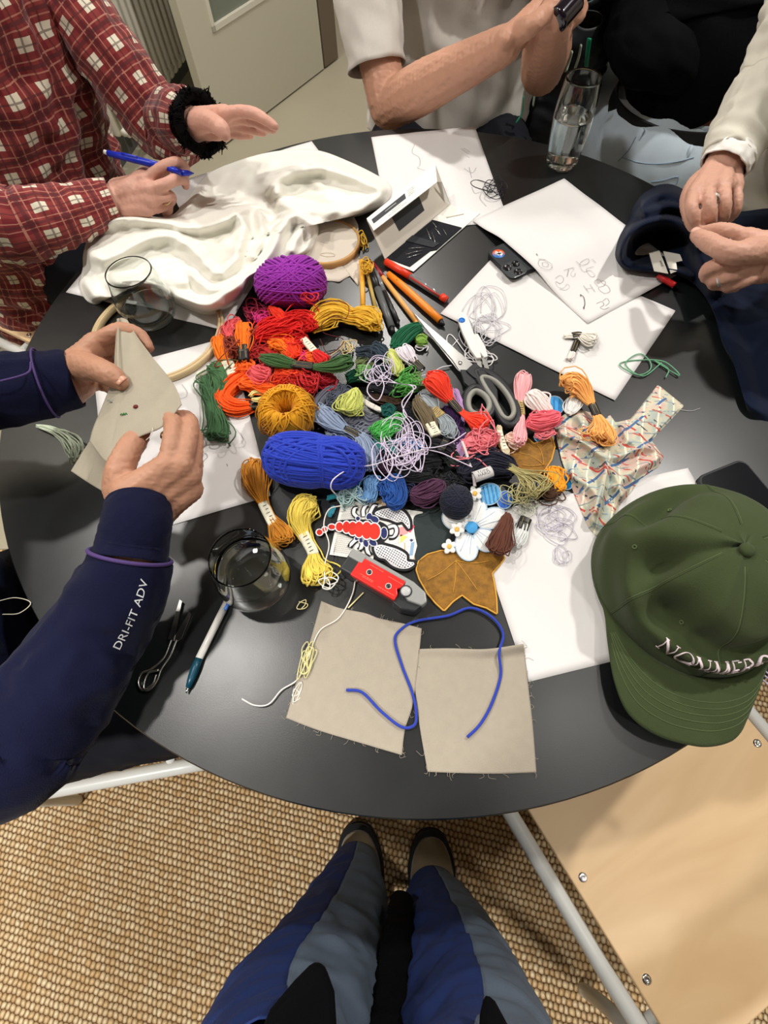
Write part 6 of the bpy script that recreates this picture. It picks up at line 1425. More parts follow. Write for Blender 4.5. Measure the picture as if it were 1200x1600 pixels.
thL, fL = hand(mb, (114, 592, .852), [
  [(150, 536, .872), (172, 522, .880), (192, 516, .880), (218, 524, .872), (232, 543, .864)],
  [(148, 550, .862), (176, 542, .860), (196, 540, .852), (214, 552, .846), (222, 568, .842)],
  [(142, 572, .850), (168, 572, .844), (184, 574, .838), (198, 584, .834), (204, 596, .832)],
  [(138, 596, .842), (156, 600, .836), (170, 604, .832), (180, 612, .828), (184, 622, .826)]],
  [(124, 572, .868), (144, 575, .886), (164, 582, .894), (178, 590, .893), (189, 598, .890)], wr=.030, fr=.0096, web=.0145)
limb(mb, [W_((114, 592, .852)), W_((50, 602, .86)), W_((-90, 620, .88)), np.array([-.60, .36, .90])], [.029, .033, .038, .042])
limb(mb, [np.array([-.60, .36, .90]), np.array([-.66, .32, 1.02]), np.array([-.66, .26, 1.12])], [.042, .05, .055])
limb(mb, [np.array([-.635, -.05, 1.10]), np.array([-.66, .09, 1.14]), np.array([-.66, .26, 1.12])], [.06, .07, .06])
limb(mb, [np.array([-.66, .09, 1.14]), np.array([-.66, .09, .85]), np.array([-.64, .10, .56])], [.11, .12, .13])
limb(mb, [np.array([-.66, .09, 1.16]), np.array([-.63, .10, 1.24])], [.055, .05])
hE = head(mb, (-.63, .10, 1.235), (.8, .35, 0)); bE = union(mb, 'body', sE, pE, .0021, 3); head_parts(hE, pE, (52, 38, 28))
displace(bE, lambda co: .0005 * wob(co, 260, 1.0) + .0004 * wob(co, 520, 3.0))
nail(thL[-1], thL[-2], (.5, -.2, .9), .0094, bE, nE)
finger_ring(fR[0][0], fR[0][2], .66, .0098, pE, m_gold_ring, label='thin gold ring')
# sleeves, cuffs, seams
garment('sleeve', m_sw, pE, [W_((205, 866, .854)), W_((203, 876, .851)), W_((192, 915, .838)), W_((154, 982, .810)), W_((104, 1062, .800)), W_((42, 1138, .800)), W_((-40, 1186, .812)), np.array([-.63, -.07, .95]), np.array([-.64, -.02, 1.10])], [.0372, .0400, .0450, .0505, .0555, .059, .062, .070, .078], k=110, wr=.06, seed=1.3, scale=30)
_, Rr, _ = garment('cuff', m_sw, pE, [W_((218, 792, .861)), W_((214, 820, .864)), W_((208, 850, .856)), W_((203, 876, .852))], [.0335, .034, .035, .0365], k=40, wr=.02, seed=2.0, scale=60)
Rs, _, _ = sleeve([W_((206, 862, .855)), W_((204.5, 869, .853)), W_((203, 876, .851))], [.0385, .0392, .0398], k=9, wr=0)
MB().tubes(Rs[4], .0021, 8, closed=True).build('cuff_seam', m_pu, pE)
garment('sleeve', m_sw, pE, [W_((118, 592, .853)), W_((96, 596, .856)), W_((50, 604, .862)), W_((-20, 614, .872)), W_((-90, 622, .882)), np.array([-.61, .37, .90]), np.array([-.66, .32, 1.04]), np.array([-.66, .25, 1.12])], [.034, .036, .041, .044, .048, .056, .07, .08], k=110, wr=.06, seed=4.2, scale=30)
cuffL = [W_((118, 592, .853)), W_((96, 596, .856)), W_((50, 604, .862))]
Rl, _, _ = sleeve([cuffL[1], cuffL[2], W_((-20, 614, .872))], [.0385, .0430, .0455], k=30, wr=.0)
MB().tubes(np.array([Rl[6, j % 64] + (0, 0, .001) for j in range(64)]), .0013, 6, closed=True).build('sleeve_seam', m_pu, pE)
MB().tubes(catmull([W_((48, 566, .905)), W_((46, 580, .9075)), W_((30, 588, .909)), W_((-10, 598, .913))], 30), .0012, 6).build('sleeve_seam', m_pu, pE)
garment('sweatshirt', m_sw, pE, [np.array([-.64, .10, .53]), np.array([-.65, .10, .60]), np.array([-.66, .09, .85]), np.array([-.66, .09, 1.05]), np.array([-.65, .09, 1.16]), np.array([-.64, .09, 1.21])], [.18, .185, .18, .2, .15, .065], ry=[.13, .135, .13, .13, .11, .065], k=90, wr=.05, seed=5, side=(0, 1, 0))
garment('shoulders', m_sw, pE, [np.array(q) for q in ((-.635, -.13, 1.08), (-.645, -.08, 1.12), (-.65, .09, 1.155), (-.66, .26, 1.12), (-.66, .31, 1.08))], [.05, .082, .10, .082, .05], k=60, wr=.04, seed=71)
for (hy, ky, kx) in ((.02, .09, -.20), (.19, .36, -.22)):
    garment('trouser_leg', m_dkt, pE, [np.array([-.70, hy, .535]), np.array([-.55, hy + (ky - hy) * .3, .555]), np.array([kx - .05, ky, .56]), np.array([kx + .03, ky, .48]), np.array([kx, ky, .25]), np.array([kx - .03, ky, .06])], [.09, .088, .072, .07, .062, .06], k=80, wr=.05, seed=hy * 30)
    MB().sphere((kx + .03, ky, .047), (.13, .048, .046), 12).build('shoe', m_blk, pE)
# wording down the sleeve
v, f = text_geo('DRI-FIT ADV', .0128)
v[:, 0] *= 1.12
def on_sleeve(u_, v_):
    a0, a1 = W_((184, 1012, .9175)), W_((222, 908, .9155)); mid = W_((209, 962, .9215))
    q = np.clip(u_, 0, 1)[:, None]; c = (1 - q) ** 2 * a0 + 2 * q * (1 - q) * (2 * mid - .5 * (a0 + a1)) + q ** 2 * a1
    d_ = unit(a1 - a0); n_ = unit(np.cross(d_, (0, 0, 1)))
    return c + n_ * -v_[:, None]
span = v[:, 0].max() - v[:, 0].min()
m_wpr = mat('white_transfer_print', rgb(226, 228, 232), .5)
# ------- linen being embroidered
m_lin3 = mat('held_linen', rgb(170, 162, 144), .85, bump=.3, bscale=1300, var=.05, vscale=80)
S = coons([[(183, 498), (191, 497), (199, 500)], [(199, 500), (216, 528), (240, 560), (272, 601), (284, 632)], [(140, 690), (166, 722), (180, 708), (216, 684), (255, 666), (284, 632)], [(183, 498), (180, 545), (176, 590), (160, 635), (146, 668), (140, 690)]], 70)
uu, vv = np.meshgrid(np.linspace(0, 1, 70), np.linspace(0, 1, 70))
Zl = T + .1415 + .012 * vv * (1 - vv) * 2 - .016 * (1 - uu) ** 2 * vv + .004 * np.sin(uu * 5 + vv * 3) * np.sin(vv * 6) + .006 * np.exp(-((uu - .12) / .12) ** 2) * (1 - vv) + .010 * smoothstep(.75, 1, vv) * uu
G = at_arr(S[..., 0], S[..., 1], Zl)
ln = thing('held_cloth', G[35, 35], 'piece of natural linen with tiny red and green stitches, held above the table', 'fabric')
o = MB().grid(G, flip=True).build('linen', m_lin3, ln); s_ = o.modifiers.new('thick', 'SOLIDIFY'); s_.thickness = .0008; s_.offset = 0
S2 = coons([[(140, 690), (152, 703), (166, 722)], [(166, 722), (172, 745), (168, 772)], [(111, 736), (138, 754), (168, 772)], [(140, 690), (126, 712), (111, 736)]], 30)
u2, v2 = np.meshgrid(np.linspace(0, 1, 30), np.linspace(0, 1, 30))
z0_ = Zl[-1, :][(u2 * 69 * .18).astype(int)]
G2 = at_arr(S2[..., 0], S2[..., 1], np.where(v2 < .02, z0_, z0_ - .030 * v2 ** .8 + .004 * np.sin(u2 * 6) * v2))
o = MB().grid(G2, flip=True).build('hanging_flap', m_lin3, ln); s_ = o.modifiers.new('thick', 'SOLIDIFY'); s_.thickness = .0008; s_.offset = 0
def on_linen(px, py):
    k = np.unravel_index(np.argmin((S[..., 0] - px) ** 2 + (S[..., 1] - py) ** 2), uu.shape); return G[k] + [0, 0, .0009]
MB().sphere(on_linen(212, 635), (.0028, .0026, .0016), 8).build('red_knot', mat('red_knot', rgb(104, 30, 22), .7), ln)
mb = MB(); c_ = on_linen(195, 647)
for a in (-.004, -.0015, .001): mb.tubes(np.array([c_ + [a, -.001, 0], c_ + [a + .0012, .0018 - abs(a) * .3, .0006], c_ + [a + .003, -.0008, 0]]), .0007, 5)
mb.build('green_stitches', yarn(60, 128, 62), ln)
mb = MB(); c_ = on_linen(175, 627)
for a in range(5): mb.tubes(np.array([c_ + [a * .002 - .005, .002 * math.sin(a * 3), 0], c_ + [a * .002 - .003, .0024 * math.cos(a * 2), .0006]]), .0006, 5)
mb.build('grey_stitches', yarn(140, 152, 148), ln)
MB().tubes(catmull([on_linen(240, 668), W_((238, 672, .893)), W_((236, 680, .891)), W_((228, 688, .888))], 12), .0004, 5).build('loose_thread_end', yarn(232, 228, 220), ln)
# ================= person in the red plaid shirt (top left) =================
m_pl = bpy.data.materials.new('red_plaid_flannel'); m_pl.use_nodes = True
t = m_pl.node_tree; b = t.nodes['Principled BSDF']; b.inputs['Roughness'].default_value = .9; b.inputs['Sheen Weight'].default_value = .2
tc = nd(t, 'ShaderNodeTexCoord'); sx = nd(t, 'ShaderNodeSeparateXYZ'); t.links.new(tc.outputs['UV'], sx.inputs[0])
def stripes(co, p):
    f_ = mth(t, 'FRACT', mth(t, 'DIVIDE', co, p))
    wide = mth(t, 'LESS_THAN', f_, .36)
    l1 = mth(t, 'LESS_THAN', mth(t, 'ABSOLUTE', mth(t, 'SUBTRACT', f_, .52)), .018); l2 = mth(t, 'LESS_THAN', mth(t, 'ABSOLUTE', mth(t, 'SUBTRACT', f_, .80)), .018)
    dk_ = mth(t, 'LESS_THAN', mth(t, 'ABSOLUTE', mth(t, 'SUBTRACT', f_, .15)), .025)
    dk2 = mth(t, 'LESS_THAN', mth(t, 'ABSOLUTE', mth(t, 'SUBTRACT', f_, .66)), .05)
    return wide, mth(t, 'MAXIMUM', l1, l2), mth(t, 'MAXIMUM', dk_, dk2)
wu, lu, du1 = stripes(sx.outputs['X'], .047); wv, lv_, dv1 = stripes(sx.outputs['Y'], .052)
def mixc(f_, a, bcol):
    mx = nd(t, 'ShaderNodeMix', data_type='RGBA')
    if isinstance(f_, float): mx.inputs[0].default_value = f_
    else: t.links.new(f_, mx.inputs[0])
    if isinstance(a, tuple): mx.inputs[6].default_value = a
    else: t.links.new(a, mx.inputs[6])
    mx.inputs[7].default_value = bcol; return mx.outputs[2]
c_ = mixc(mth(t, 'MULTIPLY', mth(t, 'ADD', wu, wv), .5), rgb(112, 16, 24), rgb(150, 58, 52))
c_ = mixc(mth(t, 'MULTIPLY', wu, wv), c_, rgb(226, 218, 196)); c_ = mixc(mth(t, 'MULTIPLY', mth(t, 'MAXIMUM', lu, lv_), .55), c_, rgb(206, 150, 126)); c_ = mixc(mth(t, 'MULTIPLY', mth(t, 'MAXIMUM', du1, dv1), .65), c_, rgb(66, 20, 26))
t.links.new(c_, b.inputs['Base Color'])
sA = skin_mat('skin_pink', rgb(206, 156, 138)); nA = mat('nail_pink', rgb(226, 172, 152), .3)
pA = thing('person', (-.74, 1.04, 0), 'person in a red plaid flannel shirt writing with a blue pen', 'person')
mb = MB()
tA, fA_ = hand(mb, (184, 312, .795), [
  [(228, 282, .822), (252, 262, .836), (276, 254, .836), (289, 262, .822), (291, 272, .808)],
  [(236, 296, .818), (258, 288, .824), (276, 280, .820), (288, 282, .806), (290, 290, .796)],
  [(236, 312, .806), (254, 308, .806), (266, 306, .800), (268, 314, .786), (262, 320, .780)],
  [(230, 326, .794), (246, 326, .790), (260, 322, .784), (264, 330, .774), (258, 334, .770)]],
  [(205, 296, .812), (228, 276, .820), (252, 268, .818), (268, 268, .812), (282, 272, .806)], wr=.026, fr=.0088, web=.0135)
limb(mb, [W_((184, 312, .795)), W_((120, 330, .80)), W_((40, 352, .81)), np.array([-.72, .80, .80])], [.025, .029, .036, .04])
shR, shL = np.array([-.88, .96, 1.05]), np.array([-.63, 1.17, 1.05])
limb(mb, [np.array([-.72, .80, .80]), np.array([-.82, .86, .92]), shR], [.042, .05, .055])
tL2, fL2 = hand(mb, (306, 194, .86), [
  [(352, 178, .892), (376, 174, .897), (398, 178, .896), (416, 188, .892), (430, 198, .886)],
  [(352, 186, .878), (376, 184, .882), (396, 188, .880), (412, 196, .876), (426, 202, .870)],
  [(348, 196, .866), (370, 196, .866), (388, 200, .864), (402, 204, .860), (412, 207, .856)],
  [(342, 206, .856), (360, 208, .854), (374, 210, .852), (384, 211, .849), (392, 212, .846)]],
  [(312, 190, .878), (326, 190, .896), (340, 196, .906), (348, 204, .906), (352, 212, .902)], wr=.026, fr=.0088, web=.0135)
elL = W_((268, 205, .80))
limb(mb, [W_((306, 194, .86)), (W_((306, 194, .86)) + elL) / 2, elL], [.025, .028, .032]); limb(mb, [elL, (elL + shL) / 2, shL], [.032, .034, .045])
limb(mb, [shR, (shR + shL) / 2 + [0, 0, .05], shL], [.06, .07, .06]); limb(mb, [(shR + shL) / 2 + [0, 0, .03], np.array([-.76, 1.08, .75]), np.array([-.80, 1.1, .52])], [.11, .12, .13]); limb(mb, [(shR + shL) / 2 + [0, 0, .04], (shR + shL) / 2 + [.02, -.02, .14]], [.055, .05])
hA_ = head(mb, (-.70, 1.03, 1.20), (.8, -.6, 0)); bA = union(mb, 'body', sA, pA, .0024, 3); head_parts(hA_, pA, (92, 62, 38), .35)
displace(bA, lambda co: .0005 * wob(co, 240, 1.0))
finger_ring(fA_[2][1], fA_[2][3], .3, .0092, pA, m_gold_ring)
sdA = unit(shL - shR)
tor = [(-.83, 1.10, .40), (-.80, 1.07, .52), (-.775, 1.06, .70), (-.74, 1.055, .90), (-.725, 1.05, 1.05), (-.72, 1.05, 1.11), (-.71, 1.04, 1.16)]
garment('shirt_body', m_pl, pA, [np.array(q) for q in tor], [.215, .20, .195, .205, .19, .14, .07], ry=[.165, .155, .15, .15, .13, .11, .07], k=110, n=96, wr=.075, seed=7, scale=14, side=sdA)
garment('sleeve', m_pl, pA, [W_((178, 313, .796)), W_((160, 318, .797)), W_((120, 331, .802)), W_((60, 346, .81)), W_((12, 352, .815)), np.array([-.755, .80, .84]), np.array([-.83, .87, .95]), shR + [0, 0, .0]], [.034, .036, .043, .050, .055, .062, .070, .080], k=110, wr=.10, seed=8.5, scale=24)
garment('sleeve', m_pl, pA, [W_((300, 192, .858)), W_((290, 190, .850)), W_((276, 190, .83)), elL + [-.01, 0, .0], (elL + shL) / 2 + [0, 0, 0], shL], [.040, .046, .050, .052, .056, .066], k=100, wr=.10, seed=9.1, scale=24)
garment('shoulders', m_pl, pA, [shR + (shR - shL) * .14 - [0, 0, .03], shR, (shR + shL) / 2 + [.02, 0, .055], shL, shL + (shL - shR) * .12 - [0, 0, .03]], [.05, .082, .10, .078, .045], k=60, wr=.04, seed=72)
mb = MB(); rg = np.random.default_rng(4); cA, ax_s = W_((312, 192, .862)), unit(W_((306, 194, .86)) - W_((330, 190, .875)))
a1 = unit(np.cross(ax_s, (0, 0, 1))); a2 = np.cross(ax_s, a1); pts = []
F_ = []
for k in range(700):
    a = rg.uniform(0, 6.283); r_ = .036 + .010 * math.sin(a * 7) * .4 + .004; q = cA + ax_s * rg.uniform(-.012, .012) + a1 * r_ * math.cos(a) + a2 * r_ * math.sin(a)
    d_ = unit(a1 * math.cos(a) + a2 * math.sin(a) + ax_s * rg.uniform(-1.2, 1.2) + rg.normal(size=3) * .5); F_.append([q - d_ * .004, q + d_ * .004, q + d_ * rg.uniform(.004, .009) + rg.normal(size=3) * .002])
mb.tubes(np.array(F_), [.0016, .0013, .0006], 4)
th_ = np.linspace(0, 2 * np.pi, 40, endpoint=False); mb.tubes(cA + a1 * .038 * np.cos(th_)[:, None] + a2 * .038 * np.sin(th_)[:, None], .009, 10, closed=True)
sc_o = mb.build('wrist_scrunchie', mat('black_fluff', rgb(12, 10, 11), .95, spec=.1), pA); sc_o['label'] = 'fluffy black wrist scrunchie'
m_skirt = m_dkt
for (hx, hy, kx, ky) in ((-.86, 1.04, -.52, .88), (-.72, 1.20, -.38, 1.02)):
    garment('trouser_leg', m_dkt, pA, [np.array([hx, hy, .54]), np.array([(hx + kx) / 2, (hy + ky) / 2, .56]), np.array([kx, ky, .565]), np.array([kx + .04, ky - .03, .48]), np.array([kx + .02, ky - .02, .25]), np.array([kx, ky, .06])], [.09, .085, .072, .07, .06, .055], k=70, wr=.05, seed=hx * 9)
    MB().sphere((kx + .04, ky - .02, .047), (.12, .048, .046), 12, rot=np.array([[.9, .43, 0], [-.43, .9, 0], [0, 0, 1]])).build('shoe', m_blk, pA)
pen = rod('blue pen held by the person in the plaid shirt', [('barrel', (168, 239), (262, 262), (8, 10, 10, 9), pBl, (.112, .096)), ('push_button', (163, 237), (168, 239), 6, pW, (.113, .112)), ('clip', (190, 240), (214, 246), 4, pBl, (.120, .116)), ('grip', (262, 262), (284, 270), 8.5, pBl, (.096, .088)), ('nib', (284, 270), (303, 271), (8, 8, 1.5), pBl, (.088, .080))])
# ================= person in the grey t-shirt (top middle) =================
m_tee = mat('grey_marl_jersey', rgb(206, 202, 194), .85, sheen=.1, bump=.15, bscale=600, var=.04, vscale=200)
sB = skin_mat('skin_ruddy', rgb(194, 146, 122)); 
pB = thing('person', (.12, 1.5, 0), 'person in a grey t-shirt with bare forearms, holding a small dark object', 'person')
mb = MB(); sR, sL_ = np.array([-.09, 1.50, 1.08]), np.array([.34, 1.50, 1.08]); eR, eL = W_((606, 172, .735)), W_((846, 112, .80))
wR, wL = W_((790, 70, .90)), W_((866, 30, .93))
limb(mb, [sR, (sR + eR) / 2 + [-.01, 0, 0], eR + [0, 0, .01]], [.058, .050, .040]); limb(mb, [eR + [0, 0, .005], eR * .65 + wR * .35 + [0, 0, .005], wR], [.040, .043, .028])
limb(mb, [sL_, (sL_ + eL) / 2, eL], [.058, .050, .038]); limb(mb, [eL, (eL + wL) / 2, wL], [.040, .042, .028])
tB, fB_ = hand(mb, (790, 70, .90), [
  [(840, 12, .935), (858, -8, .945), (876, -10, .94), (884, 4, .93)], [(848, 18, .92), (868, 0, .925), (884, 2, .92), (886, 14, .912)],
  [(846, 30, .905), (866, 18, .908), (880, 18, .90), (880, 28, .895)], [(838, 42, .892), (856, 34, .892), (868, 34, .888), (868, 42, .884)]],
  [(812, 50, .92), (828, 42, .935), (842, 30, .942), (852, 20, .942), (858, 12, .94)], wr=.028, fr=.0092, web=.014)
hand(mb, (866, 36, .92), [
  [(880, 0, .95), (886, -16, .955), (876, -24, .955), (866, -18, .95)], [(892, 4, .945), (900, -10, .95), (892, -20, .95), (880, -18, .945)],
  [(900, 12, .935), (908, 0, .94), (902, -10, .94), (892, -10, .935)], [(904, 22, .925), (912, 12, .93), (908, 4, .93), (900, 2, .925)]],
  [(860, 20, .94), (862, 4, .95), (868, -8, .952), (874, -14, .95)], wr=.026, fr=.0090, web=.013)
limb(mb, [sR, np.array([.125, 1.51, 1.12]), sL_], [.06, .075, .06]); limb(mb, [np.array([.125, 1.51, 1.1]), np.array([.125, 1.53, .8]), np.array([.125, 1.55, .52])], [.11, .125, .14]); limb(mb, [np.array([.125, 1.51, 1.12]), np.array([.125, 1.48, 1.24])], [.055, .05])
hB_ = head(mb, (.125, 1.48, 1.21), (.1, -1, 0)); bB = union(mb, 'body', sB, pB, .0026, 3); head_parts(hB_, pB, (70, 48, 30)); displace(bB, lambda co: .0007 * wob(co, 150, 1.0) + .0004 * wob(co, 420, 2))
garment('t_shirt', m_tee, pB, [np.array(q) for q in ((.122, 1.535, .575), (.123, 1.53, .63), (.125, 1.53, .80), (.125, 1.52, .98), (.125, 1.51, 1.10), (.125, 1.50, 1.16))], [.215, .205, .20, .215, .18, .075], ry=[.165, .155, .14, .14, .12, .075], k=100, n=110, wr=.08, seed=12, scale=10, side=(1, 0, 0))
garment('t_shirt_sleeve', m_tee, pB, [eR * .84 + sR * .16 + [-.012, 0, 0], eR * .76 + sR * .24 + [-.012, 0, 0], eR * .4 + sR * .6 + [-.01, 0, 0], sR + [.02, 0, 0]], [.060, .061, .070, .082], k=50, wr=.06, seed=13, scale=20)
garment('t_shirt_sleeve', m_tee, pB, [eL * .50 + sL_ * .50, eL * .42 + sL_ * .58, eL * .2 + sL_ * .8, sL_ + [-.02, 0, 0]], [.072, .072, .074, .078], k=50, wr=.06, seed=14, scale=20)
garment('shoulders', m_tee, pB, [sR + [-.06, 0, -.03], sR, np.array([.125, 1.505, 1.125]), sL_, sL_ + [.06, 0, -.03]], [.05, .085, .10, .085, .05], k=60, wr=.04, seed=73)
garment('waistband', m_dkt, pB, [np.array(q) for q in ((.12, 1.54, .50), (.12, 1.54, .56), (.122, 1.54, .61))], [.20, .20, .195], ry=[.155, .152, .148], k=20, wr=.02, seed=3, side=(1, 0, 0))
MB().box((.135, 1.388, .586), (.05, .006, .034)).build('belt_buckle', m_chr, pB, smooth=False)
for sx_ in (-1, 1):
    x = .122 + sx_ * .10
    garment('trouser_leg', m_dkt, pB, [np.array([x, 1.55, .53]), np.array([x + sx_ * .02, 1.34, .55]), np.array([x + sx_ * .03, 1.14, .555]), np.array([x + sx_ * .03, 1.10, .47]), np.array([x + sx_ * .02, 1.12, .25]), np.array([x + sx_ * .02, 1.15, .05])], [.095, .09, .075, .072, .06, .056], k=70, wr=.05, seed=15 + sx_)
    MB().sphere((x + sx_ * .02, 1.10, .047), (.048, .13, .046), 12).build('shoe', m_blk, pB)
ho = thing('handheld_object', W_((872, 20, .925)), 'small glossy dark object in the hands of the person in the grey t-shirt', 'object')
oa, ob_ = W_((900, -2, .95)), W_((868, 34, .935))
MB().tubes(catmull([oa, (oa + ob_) / 2, ob_], 16), [.008] + [.018] * 14 + [.012], 18).build('dark_shell', mat('glossy_black', rgb(22, 14, 26), .12, spec=.7), ho)
MB().tubes(catmull([W_((902, -8, .94)), W_((905, 10, .932)), W_((897, 24, .925))], 14), .008, 12, flat=.5).build('white_paper_strip', m_paper, ho)
# ================= jacket with green zips hanging on a chair (behind the tall glass) =================
m_jk = mat('black_shell_fabric', rgb(22, 25, 30), .55, bump=.1, bscale=60); m_jg = mat('dusty_teal_fabric', rgb(82, 96, 96), .8, bump=.2, bscale=200); m_zip = plastic('green_zip', (10, 130, 96)); m_zs = mat('sage_tape', rgb(164, 176, 158), .6)
jk = thing('jacket', W_((870, 120, .62)), 'dark jacket with green zips and sage tape hanging beside the grey t-shirt', 'jacket')
garment('jacket_body', m_jk, jk, [W_((858, 222, .50)), W_((866, 190, .56)), W_((884, 120, .66)), W_((910, 60, .76)), W_((922, 30, .80))], [.085, .095, .085, .065, .03], ry=[.05, .06, .055, .045, .02], k=70, wr=.12, seed=21, scale=22, side=(1, 0, 0))
garment('jacket_lining', m_jg, jk, [W_((890, 90, .64)), W_((905, 40, .72)), W_((915, 0, .78)), W_((920, -40, .84))], [.05, .075, .09, .09], ry=[.03, .04, .05, .05], k=50, wr=.12, seed=22, scale=22, side=(1, 0, 0))
for pts, m, r in (([(818, 150, .70), (816, 175, .67), (806, 192, .65)], m_zip, .004), ([(921, 60, .83), (918, 84, .80), (916, 104, .77)], m_zip, .0045), ([(836, 132, .74), (835, 150, .72), (833, 164, .70)], m_zs, .006), ([(908, 70, .81), (904, 90, .79), (898, 108, .77)], m_zs, .006), ([(894, 80, .81), (888, 100, .79), (884, 112, .78)], m_zs, .006), ([(800, 205, .63), (799, 214, .62)], m_zs, .005)):
    MB().tubes(catmull([W_(q) for q in pts], 14), r, 8, flat=.3).build('zip_tape', m, jk)
# ================= person in the black jumper and light jeans (top right) =================
m_bj = mat('black_knit', rgb(8, 8, 11), .95, spec=.08, sheen=.0, bump=.2, bscale=400)
m_dn = mat('light_denim', rgb(206, 222, 234), .85, bump=.25, bscale=900, var=.10, vscale=25)
m_dst = mat('denim_stitch', rgb(134, 156, 178), .8); sC = skin_mat('skin_tan', rgb(186, 118, 90))
pC = thing('person', (.72, 1.32, 0), 'person in a black jumper and light blue jeans with a black belt, turned away', 'person')
mb = MB()
limb(mb, [W_((1050, 240, .55)), W_((1074, 150, .67)), W_((1098, 56, .77)), W_((1118, -30, .84)), W_((1134, -120, .91))], [.122, .118, .12, .12, .06])
limb(mb, [W_((1050, 0, .82)), W_((985, 60, .80))], [.05, .042]); limb(mb, [W_((995, 66, .80)), W_((1050, 95, .78))], [.038, .03])
nkC = W_((1134, -120, .91)); hC_ = head(mb, nkC + [0, 0, .05], (-.3, 1, 0), .2); union(mb, 'body', sC, pC, .003, 3); head_parts(hC_, pC, (30, 24, 22), .3)
garment('jumper', m_bj, pC, [W_((1094, 92, .745)), W_((1095, 84, .755)), W_((1099, 60, .775)), W_((1104, 30, .80)), W_((1116, -20, .84)), W_((1128, -76, .88)), W_((1136, -130, .91))], [.147, .152, .172, .195, .21, .19, .09], ry=[.14, .145, .155, .16, .16, .14, .08], k=90, n=96, wr=.06, seed=31, scale=11, side=unit(_x))
garment('jumper_sleeve', m_bj, pC, [W_((1085, 110, .76)), W_((1040, 92, .785)), W_((1000, 72, .80)), W_((1006, 20, .82)), W_((1050, -30, .84))], [.045, .054, .06, .066, .085], k=70, wr=.09, seed=32, scale=20)
cw = W_((1071, 160, .655))
garment('jeans_hips', m_dn, pC, [W_((1046, 300, .44)), W_((1056, 255, .50)), cw + [-.01, -.02, -.09], cw + [0, -.005, -.04], cw + [0, 0, .012]], [.15, .172, .174, .164, .156], ry=[.14, .158, .160, .155, .147], k=60, n=96, wr=.03, seed=33, scale=11, side=(1, 0, 0))
garment('jeans_leg', m_dn, pC, [W_((1010, 270, .52)), W_((976, 220, .56)), W_((956, 150, .57)), W_((964, 90, .575)), W_((985, 40, .56)), W_((990, 20, .50)), np.array([.66, 1.75, .28]), np.array([.66, 1.75, .06])], [.12, .105, .09, .082, .075, .07, .06, .06], k=80, wr=.05, seed=34, scale=18)
garment('jeans_leg', m_dn, pC, [W_((1080, 230, .55)), W_((1060, 150, .56)), W_((1050, 80, .56)), W_((1050, 40, .50)), np.array([.86, 1.66, .28]), np.array([.86, 1.66, .06])], [.11, .095, .08, .072, .06, .06], k=70, wr=.05, seed=35, scale=18)
for q in ((.66, 1.78), (.86, 1.69)): MB().sphere((q[0], q[1], .047), (.05, .13, .046), 12).build('shoe', m_blk, pC)
cw = W_((1071, 160, .655))
Rb, _, frb = sleeve([cw + [0, 0, -.019], cw, cw + [0, 0, .018]], [.171, .169, .165], ry=[.162, .160, .156], k=12, n=96, wr=.0, side=(1, 0, 0))
ob = MB().loft(Rb, cap=False).build('belt', mat('black_leather', rgb(14, 14, 16), .5), pC); s_ = ob.modifiers.new('thick', 'SOLIDIFY'); s_.thickness = .003
def on_rings(R_, px, py):
    """nearest ring vertex, seen from the table side"""
    best = None
    for i in range(R_.shape[0]):
        for j in range(R_.shape[1]):
            p = R_[i, j]; v_ = p - [0, 0, CZ]; dz = v_ @ np.array([_x[2], _y[2], -_d[2]])
            cx_p = 600 + FPX * (v_ @ np.array([_x[0], _y[0], -_d[0]])) / dz; cy_p = 800 + FPX * (v_ @ np.array([_x[1], _y[1], -_d[1]])) / dz
            e = (cx_p - px) ** 2 + (cy_p - py) ** 2 + (dz * 60) ** 2 * .2
            if best is None or e < best[0]: best = (e, p)
    return best[1]
mb = MB()
for lx, ly in ((1001, 212), (1079, 246)):
    p = on_rings(Rb, lx, ly); o_ = unit(p - cw) * [1, 1, 0]
    MB().tubes(np.array([p + o_ * .004 + [0, 0, -.02], p + o_ * .007, p + o_ * .004 + [0, 0, .016]]), .005, 8, flat=.5).build('belt_loop', m_dn, pC)
hips = [o for o in pC.children if o.name.startswith('jeans_hips')][0]
bvh = BVHTree.FromPolygons([tuple(q.co) for q in hips.data.vertices], [tuple(p.vertices) for p in hips.data.polygons]); offh = Vector(hips.location); eye = Vector((0, 0, CZ))
def on_jeans(px, py):
    hit = bvh.ray_cast(eye - offh, (Vector(at(px, py, .3)) - eye).normalized()); return None if hit[0] is None else np.array(hit[0] + offh) + np.array(hit[1]) * .0012
for line in ([(994, 214), (984, 232), (972, 246), (966, 252)], [(972, 246), (1000, 254), (1030, 256), (1060, 252), (1084, 246)], [(1018, 284), (1034, 282), (1052, 277), (1060, 276)], [(1060, 276), (1056, 288), (1040, 296)]):
    P_ = [q for q in (on_jeans(*p) for p in line) if q is not None]
    if len(P_) > 1: MB().tubes(catmull(P_, 20), .0009, 6).build('jeans_stitching', m_dst, pC)
